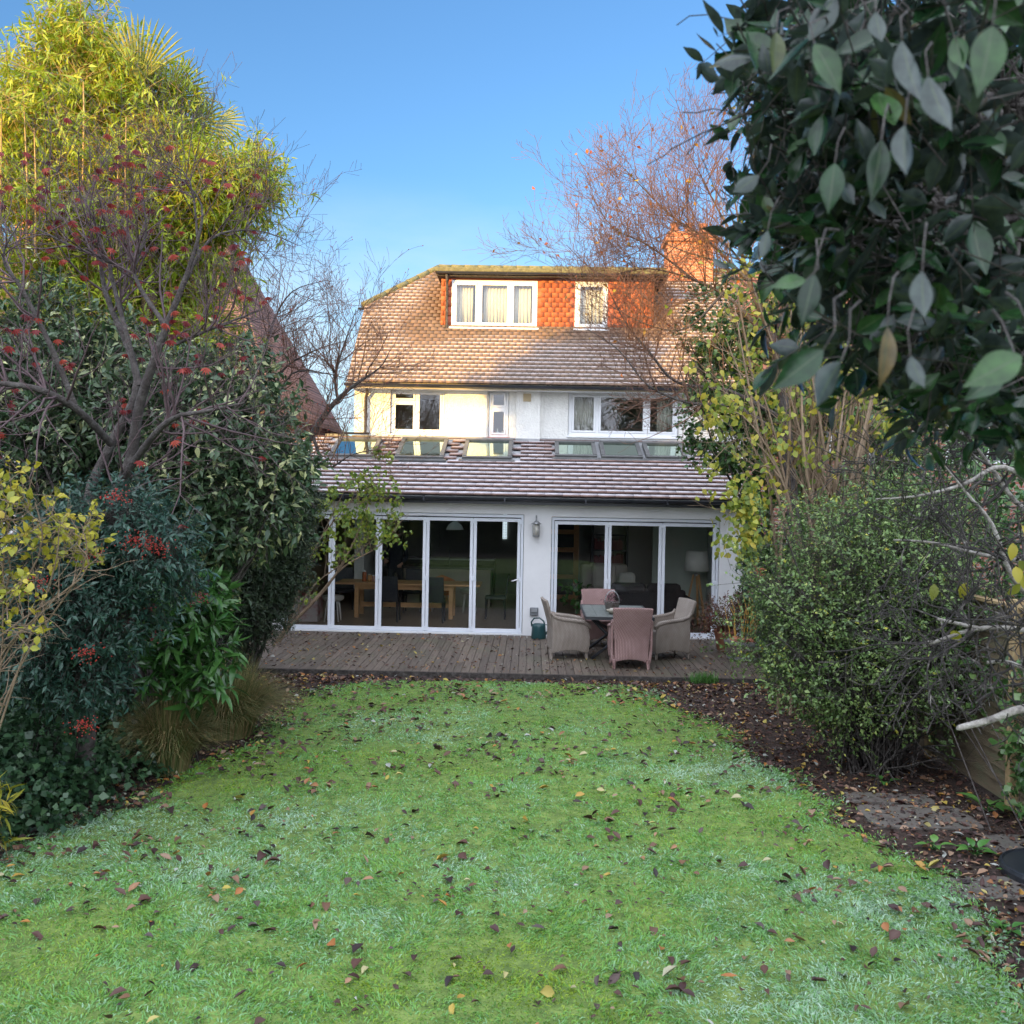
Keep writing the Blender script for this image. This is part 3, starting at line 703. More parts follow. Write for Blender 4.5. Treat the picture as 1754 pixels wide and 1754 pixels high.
def frost_low(x, y):
    xx = x+X0
    near = min([max(abs(xx-(s[0]+s[2])/2)-(s[2]-s[0])/2, (s[1]-y), 0) for s in SKY])
    f = 1.0*min(1, 0.35+near*1.6) if y > 2.1 else 0.95
    if y > 2.2 and xx > 0.1 and xx < 0.35: f = 0.5
    return f
tiles('lower_roof', M['tile2'], (X0, ROy-0.03, ROz), (1, 0, 0), Sl, RW, RH, 0.33, 0.235, in_low, rng, house, frost_low, th=0.022, lift=0.045)
for s in SKY:
    P = lambda x, y, z: np.array([x, ROy, ROz])+Sl*y+Nr*z
    mb = MB(); fw = 0.085
    def sb(x0, x1, y0, y1, z0, z1):
        mb.add([P(x0,y0,z0),P(x1,y0,z0),P(x1,y1,z0),P(x0,y1,z0),P(x0,y0,z1),P(x1,y0,z1),P(x1,y1,z1),P(x0,y1,z1)], [(0,3,2,1),(4,5,6,7),(0,1,5,4),(1,2,6,5),(2,3,7,6),(3,0,4,7)])
    sb(s[0], s[2], s[1], s[1]+fw, -0.02, 0.09); sb(s[0], s[2], s[3]-fw, s[3], -0.02, 0.11)
    sb(s[0], s[0]+fw, s[1]+fw, s[3]-fw, -0.02, 0.10); sb(s[2]-fw, s[2], s[1]+fw, s[3]-fw, -0.02, 0.10)
    sb(s[0]-0.06, s[2]+0.06, s[1]-0.10, s[1]-0.002, 0.01, 0.05)
    W = mb.build('skylight', pmat('skylight_frame', [(0.07,0.07,0.07),(0.12,0.12,0.115)], 5, 0.45) if 'skf' not in M else M['skf'], house, bevel=0.006)
    M['skf'] = W.data.materials[0]
    MB().add([P(s[0]+fw-0.01,s[1]+fw-0.01,0.07),P(s[2]-fw+0.01,s[1]+fw-0.01,0.07),P(s[2]-fw+0.01,s[3]-fw+0.01,0.07),P(s[0]+fw-0.01,s[3]-fw+0.01,0.07)], [(0,1,2,3)]).build('pane', M['skyglass'], W)
# gutters and fascias
def gutter(mb, x0, x1, y, z, r=0.06):
    V = []; k = 8
    for x in (x0, x1):
        for i in range(k+1): t = PI+PI*i/k; V.append((x, y+r*math.cos(t), z+r*math.sin(t)))
        for i in range(k+1): t = 2*PI-PI*i/k; V.append((x, y+(r-0.006)*math.cos(t), z+(r-0.006)*math.sin(t)))
    m_ = 2*(k+1); mb.add(V, [(i, (i+1) % m_, m_+(i+1) % m_, m_+i) for i in range(m_)]+[tuple(range(m_))[::-1], tuple(range(m_, 2*m_))])
mb = MB(); gutter(mb, X0, 4.06, 18.40, 2.685, 0.065)
for x in np.arange(-5, 4, 1.5): mb.box((x, 18.325, 2.60), (x+0.03, 18.47, 2.70))
mb.build('gutter', M['black'], house)
MB().box((X0, 18.475, 2.56), (4.05, 18.50, 2.715)).build('fascia', M['black'], house)
MB().box((X0+0.02, 18.502, 2.565), (4.03, 18.797, 2.585)).build('soffit', M['smooth'], house)
MB().tube([(4.03, 18.68, 2.55), (4.08, 18.72, 2.42), (4.08, 18.74, 2.2), (4.08, 18.74, 0.1)], 0.034, 10).build('downpipe', M['black'], house, smooth=True)

# main roof
TH = math.atan(0.93); Sm = np.array([0, math.cos(TH), math.sin(TH)]); MX0, MX1 = -4.02, 4.75
def hipx(y):   # left limit of main roof at slope distance y (half hip at top)
    yy = 21.36+y*Sm[1]
    return -4.02 if yy < 23.6 else -4.02+(yy-23.6)*1.27
ML = (24.88-21.36)/Sm[1]
dq = lambda x, y: (x+MX0, 21.36+y*Sm[1])
def in_main(x, y):
    X_, Y_ = dq(x, y)
    if X_ < hipx(y)+0.04: return False
    if Y_ > 23.03 and -2.10 < X_ < 2.70: return False
    return True
def frost_main(x, y):
    X_, Y_ = dq(x, y)
    d = math.hypot(max(-2.25-X_, 0, X_-2.7), max(22.95-Y_, 0))   # melted beside and below the warm dormer
    if Y_ > 22.9: d = max(-2.2-X_, 0, X_-2.75)*1.0
    lim = 0.30+0.10*math.sin(X_*2.1)
    melt = max(0, min(1, (d-lim)/0.25))
    m2 = max(0, 1-(((X_+2.5)/0.75)**2+((Y_-22.9)/0.75)**2))
    m3 = 0.5*max(0, 1-(((X_+3.7)/0.4)**2+((Y_-22.75)/0.35)**2))
    hip = max(0, min(1, (X_-hipx(y))/0.5)) if Y_ > 23.2 else 1
    return max(0, melt*(1-min(1, 1.3*m2))*(1-m3)*(0.25+0.75*hip)*0.95)
tiles('main_roof', M['tile'], (MX0, 21.36, 5.10), (1, 0, 0), Sm, MX1-MX0, ML, 0.165, 0.142, in_main, rng, house, frost_main, th=0.013, lift=0.022)
mb = MB()
mb.add([(-4.0,21.40,5.10),(4.73,21.40,5.10),(4.73,24.88,8.33),(-2.41,24.88,8.33),(-4.0,23.6,7.14)], [(0,1,2,3,4)])
mb.add([(-4.0,28.36,5.10),(4.73,28.36,5.10),(4.73,24.88,8.33),(-2.41,24.88,8.33),(-4.0,26.16,7.14)], [(4,3,2,1,0)])
mb.add([(-4.0,23.6,7.14),(-2.41,24.88,8.33),(-4.0,26.16,7.14)], [(0,1,2)])
mb.build('roof_slope', M['mosstile'], house)
def ridge(p, q, n, mbx):
    p = np.array(p); q = np.array(q)
    for i in range(n):
        a = p+(q-p)*i/n; b = p+(q-p)*(i+1.04)/n
        mbx.tube([a, a+(b-a)*0.5, b], [0.088, 0.082, 0.078], 8)
mb = MB(); ridge((-4.07, 23.58, 7.15), (-2.41, 24.86, 8.35), 7, mb); ridge((-2.41, 24.88, 8.36), (4.7, 24.88, 8.36), 22, mb); ridge((-4.05, 26.18, 7.16), (-2.41, 24.9, 8.35), 7, mb)
mb.build('ridge_tiles', M['mosstile'], house, smooth=True)
mb = MB(); gutter(mb, -4.06, 4.75, 21.33, 5.075, 0.06); gutter(mb, -4.16, -3.6, 23.50, 7.08, 0.05)
mb.build('gutter', M['black'], house)
MB().box((-4.03, 21.40, 4.985), (4.73, 21.425, 5.095)).build('fascia', pmat('cream_fascia', [(0.50,0.44,0.32)], rough=0.7), house)
MB().box((-4.03, 21.43, 4.99), (4.73, 21.795, 5.01)).build('soffit', M['upvc'], house)
MB().tube([(-3.62, 21.60, 5.02), (-3.62, 21.68, 4.9), (-3.66, 21.73, 4.8), (-3.66, 21.73, 4.08), (-3.66, 21.68, 4.02)], 0.035, 10).build('downpipe', M['barkdark'], house, smooth=True)
mb = MB(); gutter(mb, -4.1, -3.55, 21.62, 4.03, 0.045); mb.build('gutter', M['black'], house)

# dormer
FY = 23.0
DW = [(-1.93, 6.56, 0.07, 7.67), (0.92, 6.56, 1.69, 7.67)]
mb = MB(); wall_front(mb, -2.10, 2.70, 6.42, 7.72, FY, 0.15, DW)
mb.box((-2.10, FY+0.155, 6.4), (-2.0, 24.7, 7.7)); mb.box((2.60, FY+0.155, 6.4), (2.70, 24.7, 7.7))
mb.build('dormer_wall', M['redclay'], house)
def dorm_in(x, y):
    X_ = x-2.16; Z_ = 6.50+y
    return not (-1.97 < X_ < 0.10 or 0.89 < X_ < 1.72) or Z_ > 7.68
tintd = lambda x, y, r: np.clip(0.35+r.normal(0, 0.22)+(0.5 if r.random() < 0.04 else 0), 0, 1)
tiles('hung_tiles', M['hung'], (-2.16, FY-0.012, 6.50), (1, 0, 0), (0, 0, 1), 4.9, 1.18, 0.165, 0.112, dorm_in, rng, house, None, th=0.008, lift=0.013, tintfn=tintd)
# left cheek tiles
tiles('cheek_tiles', M['hung'], (-2.112, 24.6, 6.5), (0, -1, 0), (0, 0, 1), 1.6, 1.18, 0.165, 0.112, lambda x, y: True, rng, house, None, th=0.008, lift=0.013, tintfn=tintd)
window(house, -1.92, 0.06, 6.57, 7.66, FY-0.02, [-1.92, -1.29, -0.56, 0.06], sill='upvc', fr=0.07)
window(house, 0.93, 1.68, 6.57, 7.66, FY-0.02, [0.93, 1.68], sill='upvc', fr=0.07)
mb = MB().box((-1.98, FY-0.06, 6.40), (0.10, FY-0.013, 6.525)); mb.box((0.9, FY-0.06, 6.40), (1.75, FY-0.013, 6.525))
for x in (-1.3, -0.92, -0.6, -0.12): mb.box((x, FY-0.068, 6.40), (x+0.012, FY-0.06, 6.525))
mb.build('lead_flashing', M['lead'], house, bevel=0.003)
MB().box((-2.24, 22.78, 7.71), (3.0, 25.2, 7.80)).build('dormer_fascia', M['barkdark'], house)
MB().box((-2.30, 22.74, 7.803), (3.05, 25.25, 7.90)).build('dormer_roof', M['mosstile'], house, bevel=0.02)
mb = MB(); gutter(mb, -2.25, 3.0, 22.72, 7.79, 0.05); mb.build('gutter', M['black'], house)
MB().tube([(-2.02, 22.74, 7.74), (-2.02, 22.86, 7.58), (-2.02, 22.90, 7.5), (-2.02, 22.90, 6.5), (-2.02, 22.80, 6.45)], 0.032, 10).build('downpipe', M['barkdark'], house, smooth=True)

# chimney
ch = MB(); ch.box((3.25, 24.5, 7.4), (4.35, 25.3, 9.0)); ch.box((3.18, 24.43, 9.003), (4.42, 25.37, 9.14)); ch.box((3.25, 24.5, 9.143), (4.35, 25.3, 9.25))
CH = ch.build('chimney', M['chim'], house, bevel=0.006)
for i, x in enumerate((3.45, 3.8, 4.15)):
    MB().lathe((x, 24.9, 9.25), [(0.13, 0.0), (0.12, 0.05), (0.10, 0.12), (0.095, 0.22), (0.12, 0.25), (0.12, 0.28), (0.08, 0.28), (0.08, 0.1)], 16).build('chimney_pot', M['terra'], CH, smooth=True)

# bifold doors: each leaf a part of the house with its own glass
def leaf_door(x0, x1, z0, z1, y, handle=None):
    fr = 0.062; mb = MB()
    mb.box((x0+0.004, y, z0), (x1-0.004, y+0.06, z0+fr+0.01)); mb.box((x0+0.004, y, z1-fr), (x1-0.004, y+0.06, z1))
    mb.box((x0+0.004, y, z0+fr+0.01), (x0+fr, y+0.06, z1-fr)); mb.box((x1-fr, y, z0+fr+0.01), (x1-0.004, y+0.06, z1-fr))
    Dp = mb.build('glass_door', M['alu'], house, bevel=0.005)
    MB().add([(x0+fr-0.005,y+0.03,z0+fr+0.005),(x1-fr+0.005,y+0.03,z0+fr+0.005),(x1-fr+0.005,y+0.03,z1-fr+0.005),(x0+fr-0.005,y+0.03,z1-fr+0.005)], [(0,1,2,3)]).build('pane', M['glassd'], Dp)
    for zc in (z0+0.06, z0+1.02, z1-0.06): MB().box((x1-0.03, y-0.014, zc-0.04), (x1+0.03, y-0.001, zc+0.04)).build('hinge', M['alu'], Dp, bevel=0.004)
    if handle: MB().tube([(handle, y-0.005, z0+1.03), (handle, y-0.05, z0+1.03), (handle-0.13, y-0.055, z0+0.99)], 0.012, 8).build('handle', M['upvc'], Dp, smooth=True)
y = DY+0.05
def frame(x0, x1, z1, name='door_frame'):
    mb = MB(); mb.box((x0, y-0.01, z1-0.055), (x1, y+0.10, z1)); mb.box((x0, y-0.01, 0.105), (x0+0.045, y+0.10, z1-0.055)); mb.box((x1-0.045, y-0.01, 0.105), (x1, y+0.10, z1-0.055))
    mb.box((x0, y-0.02, 0.085), (x1, y+0.1, 0.103)); F = mb.build(name, M['alu'], house, bevel=0.004)
    MB().box(((x0+x1)/2+0.1, y-0.03, z1-0.04), ((x0+x1)/2+0.95, y-0.011, z1-0.018)).build('trickle_vent', M['upvc'], F, bevel=0.003)
    mb = MB(); mb.box((x0+0.046, y+0.075, z1-0.075), (x1-0.046, y+0.095, z1-0.056)); mb.build('seal', M['gap'], F)
frame(-4.73, -0.13, 2.36); frame(0.41, 3.57, 2.33)
xs = np.linspace(-4.68, -0.18, 6)
for i in range(5): leaf_door(xs[i], xs[i+1], 0.108, 2.285, y, handle=xs[i+1]-0.03 if i == 4 else None)
xs = np.linspace(0.46, 3.52, 4)
for i in range(3): leaf_door(xs[i], xs[i+1], 0.108, 2.255, y)

# inside walls and floors
mb = MB(); mb.box((-4.92, 18.86, 0.0), (3.79, 27.9, 0.10)); mb.build('floor', M['floor'], house)
mb = MB(); mb.box((-4.92, 22.06, 2.42), (3.79, 27.9, 2.5)); mb.box((-3.69, 22.06, 3.55), (4.47, 27.9, 3.62)); mb.box((-3.69, 22.0, 5.02), (4.47, 27.9, 5.08)); mb.build('ceiling', M['wallin'], house)
mb = MB(); mb.box((-4.92, 21.85, 2.42), (3.79, 22.055, 3.45)); mb.build('inner_wall', M['wallin'], house)
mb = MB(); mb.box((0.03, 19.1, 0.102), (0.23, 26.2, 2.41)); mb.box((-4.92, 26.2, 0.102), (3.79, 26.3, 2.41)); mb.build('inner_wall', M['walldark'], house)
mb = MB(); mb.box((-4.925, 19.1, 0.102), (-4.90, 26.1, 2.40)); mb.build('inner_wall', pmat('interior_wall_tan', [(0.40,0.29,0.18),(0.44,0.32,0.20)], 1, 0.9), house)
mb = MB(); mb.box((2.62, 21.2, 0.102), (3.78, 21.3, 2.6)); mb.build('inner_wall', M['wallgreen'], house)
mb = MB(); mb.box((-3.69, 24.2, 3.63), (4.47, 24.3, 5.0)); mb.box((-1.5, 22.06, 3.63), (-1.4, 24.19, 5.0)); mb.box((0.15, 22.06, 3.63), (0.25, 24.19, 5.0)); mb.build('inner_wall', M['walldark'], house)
mb = MB(); mb.box((-1.98, 24.3, 6.4), (2.58, 24.4, 7.69)); mb.box((-1.98, FY+0.16, 6.3), (2.58, 24.3, 6.4)); mb.build('inner_wall', M['wallin'], house)

# curtains hang inside the windows
def curtain(x0, x1, z0, z1, y, folds, label, spread=1.0, seed=0):
    r = random.Random(seed); V = []; n = folds*8
    for i in range(n+1):
        t = i/n; x = x0+(x1-x0)*t; d = 0.03*math.sin(t*folds*2*PI+r.random()*0.5)
        for zz, k in ((z0, 1.0), ((z0+z1)/2, 0.8), (z1, 0.45)): V.append((x+(0.02*math.sin(i*1.3) if zz == z0 else 0), y+d*k, zz))
    Fs = []
    for i in range(n):
        for j in range(2): a = i*3+j; Fs.append((a, a+3, a+4, a+1))
    o = link_mesh('curtain', np.array(V), Fs, M['curtain'], loc=((x0+x1)/2, y, z1), smooth=True)
    s = o.modifiers.new('thick', 'SOLIDIFY'); s.thickness = 0.004
    tag(o, label, 'curtain', 'curtains in the upper windows')
curtain(-1.86, -1.42, 6.63, 7.60, 23.15, 6, 'cream curtain in the left pane of the wide dormer window', seed=1)
curtain(-1.18, -0.64, 6.63, 7.60, 23.15, 7, 'cream curtain in the middle pane of the wide dormer window', seed=2)
curtain(-0.50, -0.08, 6.63, 7.60, 23.15, 5, 'cream curtain in the right pane of the wide dormer window', seed=3)
curtain(0.98, 1.60, 6.63, 7.60, 23.15, 7, 'pale curtain filling the small dormer window', seed=4)
curtain(0.88, 1.36, 4.12, 4.95, 22.02, 6, 'pale curtain at the left of the wide first-floor window', seed=5)
curtain(2.75, 3.10, 4.12, 4.95, 22.02, 4, 'pale curtain at the right of the wide first-floor window', seed=6)
for x, h, c, lab in ((-0.83, 0.16, (0.35, 0.08, 0.07), 'reddish bottle on the narrow window ledge'), (-0.77, 0.20, (0.45, 0.55, 0.6), 'clear tall bottle on the narrow window ledge'), (-0.66, 0.15, (0.75, 0.7, 0.55), 'cream squat bottle on the narrow window ledge')):
    o = MB().lathe((x, 21.97, 3.985), [(0.028, 0), (0.03, 0.01), (0.03, h*0.6), (0.014, h*0.75), (0.014, h*0.95), (0.018, h)], 14).build('bottle', pmat('bottle', [c], rough=0.3), loc=(x, 21.97, 3.985), smooth=True)
    tag(o, lab, 'bottle', 'bottles on the bathroom window ledge')
# ================================================================ INSIDE THE HOUSE
tb = thing('dining_table', 'long oak dining table inside the left glass doors', 'table', (-2.55, 21.0, 0.1))
MB().box((-4.05, 20.6, 0.80), (-1.02, 21.45, 0.84)).build('tabletop', M['oak'], tb, bevel=0.006)
mb = MB(); mb.box((-3.62, 20.70, 0.70), (-1.58, 20.725, 0.797)); mb.box((-3.62, 21.33, 0.70), (-1.58, 21.355, 0.797)); mb.build('apron', M['oak'], tb)
for x in (-3.66, -1.68):
    for yy in (20.68, 21.30): MB().box((x, yy, 0.102), (x+0.09, yy+0.08, 0.797)).build('leg', M['oak'], tb, bevel=0.004)
MB().box((-3.56, 20.99, 0.30), (-1.69, 21.03, 0.40)).build('stretcher', M['oak'], tb)
def dining_chair(x, y, rz, label, mat='blackfab'):
    t = thing('dining_chair', label, 'chair', (0, 0, 0), 'chairs around the dining table')
    MB().box((-0.21, -0.21, 0.42), (0.21, 0.21, 0.48)).build('seat', M[mat], t, bevel=0.015)
    mb = MB(); mb.add([(-0.21,-0.24,0.42),(0.21,-0.24,0.42),(0.21,-0.20,0.42),(-0.21,-0.20,0.42),(-0.20,-0.30,0.94),(0.20,-0.30,0.94),(0.20,-0.265,0.94),(-0.20,-0.265,0.94)], [(0,3,2,1),(4,5,6,7),(0,1,5,4),(1,2,6,5),(2,3,7,6),(3,0,4,7)])
    mb.build('backrest', M[mat], t, bevel=0.012)
    for sx in (-0.18, 0.18):
        for sy in (-0.20, 0.18): MB().bar((sx, sy, 0.42), (sx*1.06, sy*1.08, 0.0), 0.035, 0.035, taper=0.8).build('leg', M[mat], t)
    t.location = (x, y, 0.102); t.rotation_euler.z = rz
    return t
dining_chair(-2.86, 20.25, 0, 'black leather dining chair with its back to the third glass door')
dining_chair(-1.93, 20.25, 0, 'black leather dining chair with its back to the fourth glass door')
dining_chair(-2.55, 21.75, PI, 'black leather chair on the far side of the oak table')
dining_chair(-4.05, 21.75, PI+0.3, 'black chair at the far left end of the oak table')
dining_chair(-0.72, 21.0, PI/2, 'dark chair standing at the right end of the oak table')
t = thing('shell_chair', 'orange shell chair behind the right half of the oak table', 'chair', (-1.95, 21.85, 0.1))
V = []; k = 16
for j in range(7):
    for i in range(k+1):
        a = PI*0.02+PI*0.96*i/k; h = 0.42+0.065*j; r = 0.24+0.012*j
        V.append((-1.95+r*math.cos(a), 21.80+r*math.sin(a), 0.1+h*(1 if j == 0 else 1)-(0.10*abs(math.cos(a))*(j/6))))
Fs = [(j*(k+1)+i, j*(k+1)+i+1, (j+1)*(k+1)+i+1, (j+1)*(k+1)+i) for j in range(6) for i in range(k)]
o = link_mesh('backrest', np.array(V), Fs, M['orangepl'], t, smooth=True); s = o.modifiers.new('thick', 'SOLIDIFY'); s.thickness = 0.012
MB().lathe((-1.95, 21.80, 0.50), [(0.22, 0), (0.24, 0.02), (0.23, 0.035), (0.05, 0.03)], 20).build('seat', M['orangepl'], t, smooth=True)
for sx in (-1, 1):
    for sy in (-1, 1): MB().tube([(-1.95+sx*0.12, 21.80+sy*0.12, 0.51), (-1.95+sx*0.23, 21.80+sy*0.22, 0.10)], 0.013, 6).build('leg', M['oak'], t)
def stool(x, y, lab):
    t = thing('stool', lab, 'stool', (x, y, 0.1), 'white stools in the kitchen')
    MB().lathe((x, y, 0.52), [(0.16, 0.0), (0.20, 0.02), (0.22, 0.06), (0.20, 0.10), (0.12, 0.12), (0.01, 0.12)], 22).build('seat', M['cream'], t, smooth=True)
    for i in range(4):
        a = PI/4+i*PI/2; MB().tube([(x+0.14*math.cos(a), y+0.14*math.sin(a), 0.53), (x+0.2*math.cos(a), y+0.2*math.sin(a), 0.102)], [0.022, 0.014], 8).build('leg', M['whitepl'], t, smooth=True)
stool(-3.98, 20.05, 'round white cushioned stool near the left end of the table')
stool(-2.28, 22.0, 'white stool behind the middle of the oak table')
stool(-1.32, 22.0, 'white stool at the right behind the oak table')
pc = thing('red_print_box', 'white storage cube with red blotchy print by the left door', 'storage box', (-4.5, 19.9, 0.1))
MB().box((-4.86, 19.85, 0.102), (-4.25, 20.35, 0.62)).build('cube', M['redprint'], pc, bevel=0.01)
MB().box((-4.84, 19.90, 0.623), (-4.45, 20.3, 0.80)).build('lid_box', M['redbox'], pc, bevel=0.01)
tv = thing('wall_cabinet', 'dark wall cabinet on the tan side wall inside the first door', 'cabinet', (-4.6, 22, 1.5))
MB().box((-4.89, 21.3, 1.15), (-4.6, 22.0, 1.95)).build('body', M['blackfab'], tv, bevel=0.01)
MB().box((-4.598, 21.33, 1.18), (-4.58, 21.97, 1.92)).build('door', M['iron'], tv, bevel=0.004)
isl = thing('kitchen_counter', 'pale kitchen island with dark worktop behind the dining table', 'kitchen counter', (-2.2, 23.0, 0.1))
MB().box((-3.3, 22.9, 0.102), (-0.9, 23.6, 0.98)).build('cabinet', pmat('pale_oak_unit', [(0.36,0.31,0.25),(0.42,0.36,0.29)], 2, 0.6), isl, bevel=0.005)
MB().box((-3.36, 22.83, 0.985), (-0.84, 23.66, 1.03)).build('worktop', M['iron'], isl, bevel=0.004)
mb = MB(); mb.tube([(-1.9, 23.4, 1.03), (-1.9, 23.4, 1.33), (-1.9, 23.3, 1.40), (-1.9, 23.2, 1.36)], 0.012, 8); mb.build('tap', M['steel'], isl, smooth=True)
ku = thing('kitchen_units', 'dark run of kitchen units against the back wall', 'kitchen units', (-2.5, 26.0, 0.1))
MB().box((-4.88, 25.6, 0.102), (-0.9, 26.19, 1.0)).build('base_units', M['iron'], ku, bevel=0.004)
mb = MB(); [mb.box((x, 25.85, 1.5), (x+0.72, 26.19, 2.2)) for x in (-4.8, -4.05, -2.2, -1.45)]; mb.build('wall_units', M['walldark'], ku, bevel=0.004)
MB().box((-4.88, 25.55, 1.003), (-0.9, 26.19, 1.04)).build('worktop', M['steel'], ku)
MB().box((-3.2, 26.0, 1.3), (-2.4, 26.18, 2.1)).build('picture_shelf', M['walldark'], ku)
def glowing_blind():      # the blind itself emits, standing in for daylight behind it
    m, nt, N, L, b = nodes('emissive_blind'); b.inputs['Base Color'].default_value = (0.8, 0.85, 0.86, 1)
    b.inputs['Emission Color'].default_value = (0.75, 0.9, 1.0, 1); b.inputs['Emission Strength'].default_value = 0.45; return m
fr = thing('patterned_blind', 'bright white patterned blind on the far kitchen window', 'blind', (-0.85, 26.1, 2.0))
MB().box((-0.80, 26.17, 1.55), (-0.62, 26.185, 2.22)).build('blind', glowing_blind(), fr)
mb = MB()
for i in range(9): mb.box((-0.80, 26.160, 1.58+i*0.07), (-0.62, 26.168, 1.585+i*0.07))
for i in range(3): mb.box((-0.76+i*0.05, 26.152, 1.55), (-0.755+i*0.05, 26.158, 2.22))
mb.build('lattice', M['steel'], fr)
def pendant(x, y, z, lab, mat):
    t = thing('pendant_lamp', lab, 'ceiling lamp', (x, y, z+0.6), 'pendant lamps over the dining table')
    MB().lathe((x, y, z), [(0.19, 0), (0.185, 0.01), (0.14, 0.10), (0.06, 0.16), (0.03, 0.20), (0.028, 0.24)], 22).build('lamp_shade', M[mat], t, smooth=True)
    MB().tube([(x, y, z+0.24), (x, y, 3.2)], 0.005, 6).build('cable', M['gap'], t)
pendant(-1.6, 21.0, 1.97, 'pale dome pendant lamp hanging over the right of the oak table', 'whitepl')
pendant(-2.75, 21.2, 2.10, 'grey pendant lamp over the middle of the oak table', 'iron')
for x, h, c, lab in ((-3.50, 0.22, (0.5, 0.15, 0.06), 'tall orange jar on the oak table'), (-3.38, 0.15, (0.55, 0.3, 0.12), 'small amber jar on the oak table'), (-3.30, 0.13, (0.45, 0.25, 0.2), 'smallest pinkish jar on the oak table')):
    t = thing('jar', lab, 'jar', (x, 20.95, 0.84), 'jars on the dining table')
    MB().lathe((x, 20.95, 0.842), [(0.04, 0), (0.045, 0.01), (0.045, h*0.8), (0.035, h*0.9)], 16).build('jar_body', pmat('jar_glass', [c], rough=0.2), t, smooth=True)
    MB().lathe((x, 20.95, 0.842+h*0.9), [(0.037, 0), (0.037, h*0.12)], 16).build('lid', M['whitepl'], t)

# person standing at the table
def skin_body(name, verts, edges, radii, mats, matfn, parent=None, loc=(0, 0, 0), sub=2):
    me = bpy.data.meshes.new(name+'_tmp'); me.from_pydata(verts, edges, []); o = bpy.data.objects.new(name, me); sc.collection.objects.link(o)
    m = o.modifiers.new('skin', 'SKIN'); m.use_smooth_shade = True
    for i, r in enumerate(radii):
        sv = me.skin_vertices[0].data[i]; sv.radius = (r, r) if np.isscalar(r) else r; sv.use_root = (i == 0)
    s = o.modifiers.new('sub', 'SUBSURF'); s.levels = sub; s.render_levels = sub
    dg = bpy.context.evaluated_depsgraph_get(); ev = o.evaluated_get(dg); nm = bpy.data.meshes.new_from_object(ev)
    o.modifiers.clear(); o.data = nm; nm.materials.clear()
    for mm in mats: nm.materials.append(mm)
    for p in nm.polygons: p.material_index = matfn(p.center); p.use_smooth = True
    o.location = loc
    if parent: o.parent = parent
    return o
skin_m = pmat('skin', [(0.42,0.22,0.15),(0.48,0.26,0.18)], 6, 0.55)
navy = pmat('dark_jumper', [(0.018,0.02,0.028),(0.03,0.032,0.042)], 10, 0.9)
Vb = [(0,0,0.95),(0,0,1.12),(0,-0.02,1.30),(0,-0.05,1.45),(0,-0.08,1.53),(0,-0.11,1.60),(0,-0.13,1.68),(0,-0.125,1.76),   # 0-7 spine to crown
      (-0.10,0,0.90),(-0.11,-0.03,0.52),(-0.11,0.03,0.12),(-0.11,-0.10,0.04),(0.10,0,0.90),(0.12,0.02,0.52),(0.13,0.06,0.12),(0.13,-0.07,0.04),
      (-0.19,-0.04,1.45),(-0.26,-0.08,1.20),(-0.19,-0.30,1.12),(-0.16,-0.37,1.12),(0.19,-0.04,1.45),(0.25,-0.02,1.18),(0.17,-0.20,1.04),(0.13,-0.26,1.02)]
Eb = [(0,1),(1,2),(2,3),(3,4),(4,5),(5,6),(6,7),(0,8),(8,9),(9,10),(10,11),(0,12),(12,13),(13,14),(14,15),(3,16),(16,17),(17,18),(18,19),(3,20),(20,21),(21,22),(22,23)]
Rb = [(0.17,0.12),(0.16,0.115),(0.19,0.12),(0.15,0.10),(0.062,0.062),(0.07,0.085),(0.082,0.10),(0.06,0.075),0.095,0.062,0.045,0.035,0.095,0.062,0.045,0.035,0.065,0.05,0.034,(0.04,0.02),0.065,0.05,0.034,(0.04,0.02)]
for base, hx, hy, hz, sgn in ((19, -0.16, -0.37, 1.12, 1), (23, 0.13, -0.26, 1.02, -1)):
    for q, (dx, ln) in enumerate(((-0.03, 0.065), (-0.01, 0.075), (0.01, 0.07), (0.03, 0.055))):
        n0 = len(Vb); Vb += [(hx+dx, hy-0.045, hz-0.008), (hx+dx*1.1, hy-0.045-ln*0.6, hz-0.03), (hx+dx*1.1, hy-0.045-ln*0.8, hz-0.06)]; Eb += [(base, n0), (n0, n0+1), (n0+1, n0+2)]; Rb += [0.010, 0.009, 0.008]
    n0 = len(Vb); Vb += [(hx+sgn*0.045, hy-0.01, hz-0.01), (hx+sgn*0.06, hy-0.045, hz-0.03)]; Eb += [(base, n0), (n0, n0+1)]; Rb += [0.012, 0.010]
def bodymat(c):
    if c.z > 1.515: return 0
    if (c.y < -0.285 and c.x < 0 and c.z > 0.9) or (c.y < -0.215 and c.x > 0.05 and 0.9 < c.z < 1.1): return 0
    return 2 if c.z < 0.9 else 1
per = thing('person', 'person in a dark jumper standing behind the oak table looking down', 'person', (-3.02, 22.3, 0.102))
skin_body('body', Vb, Eb, Rb, [skin_m, navy, M['blackfab']], bodymat, per)
mb = MB()
for sx in (-0.032, 0.032): mb.lathe((sx, -0.222, 1.685), [(0.001, -0.011), (0.010, -0.006), (0.012, 0), (0.010, 0.006), (0.001, 0.011)], 8)
mb.build('eyes', pmat('eye_white', [(0.3,0.28,0.26)], rough=0.3)).parent = per
o = MB().add([(-0.012,-0.22,1.70),(0.012,-0.22,1.70),(0.016,-0.225,1.655),(-0.016,-0.225,1.655),(0,-0.25,1.660)], [(0,1,4),(1,2,4),(2,3,4),(3,0,4)]).build('nose', skin_m); o.parent = per
mb = MB(); mb.add([(-0.028,-0.222,1.632),(0.028,-0.222,1.632),(0.02,-0.226,1.622),(-0.02,-0.226,1.622)], [(0,1,2,3)]); o = mb.build('mouth', M['redclay']); o.parent = per
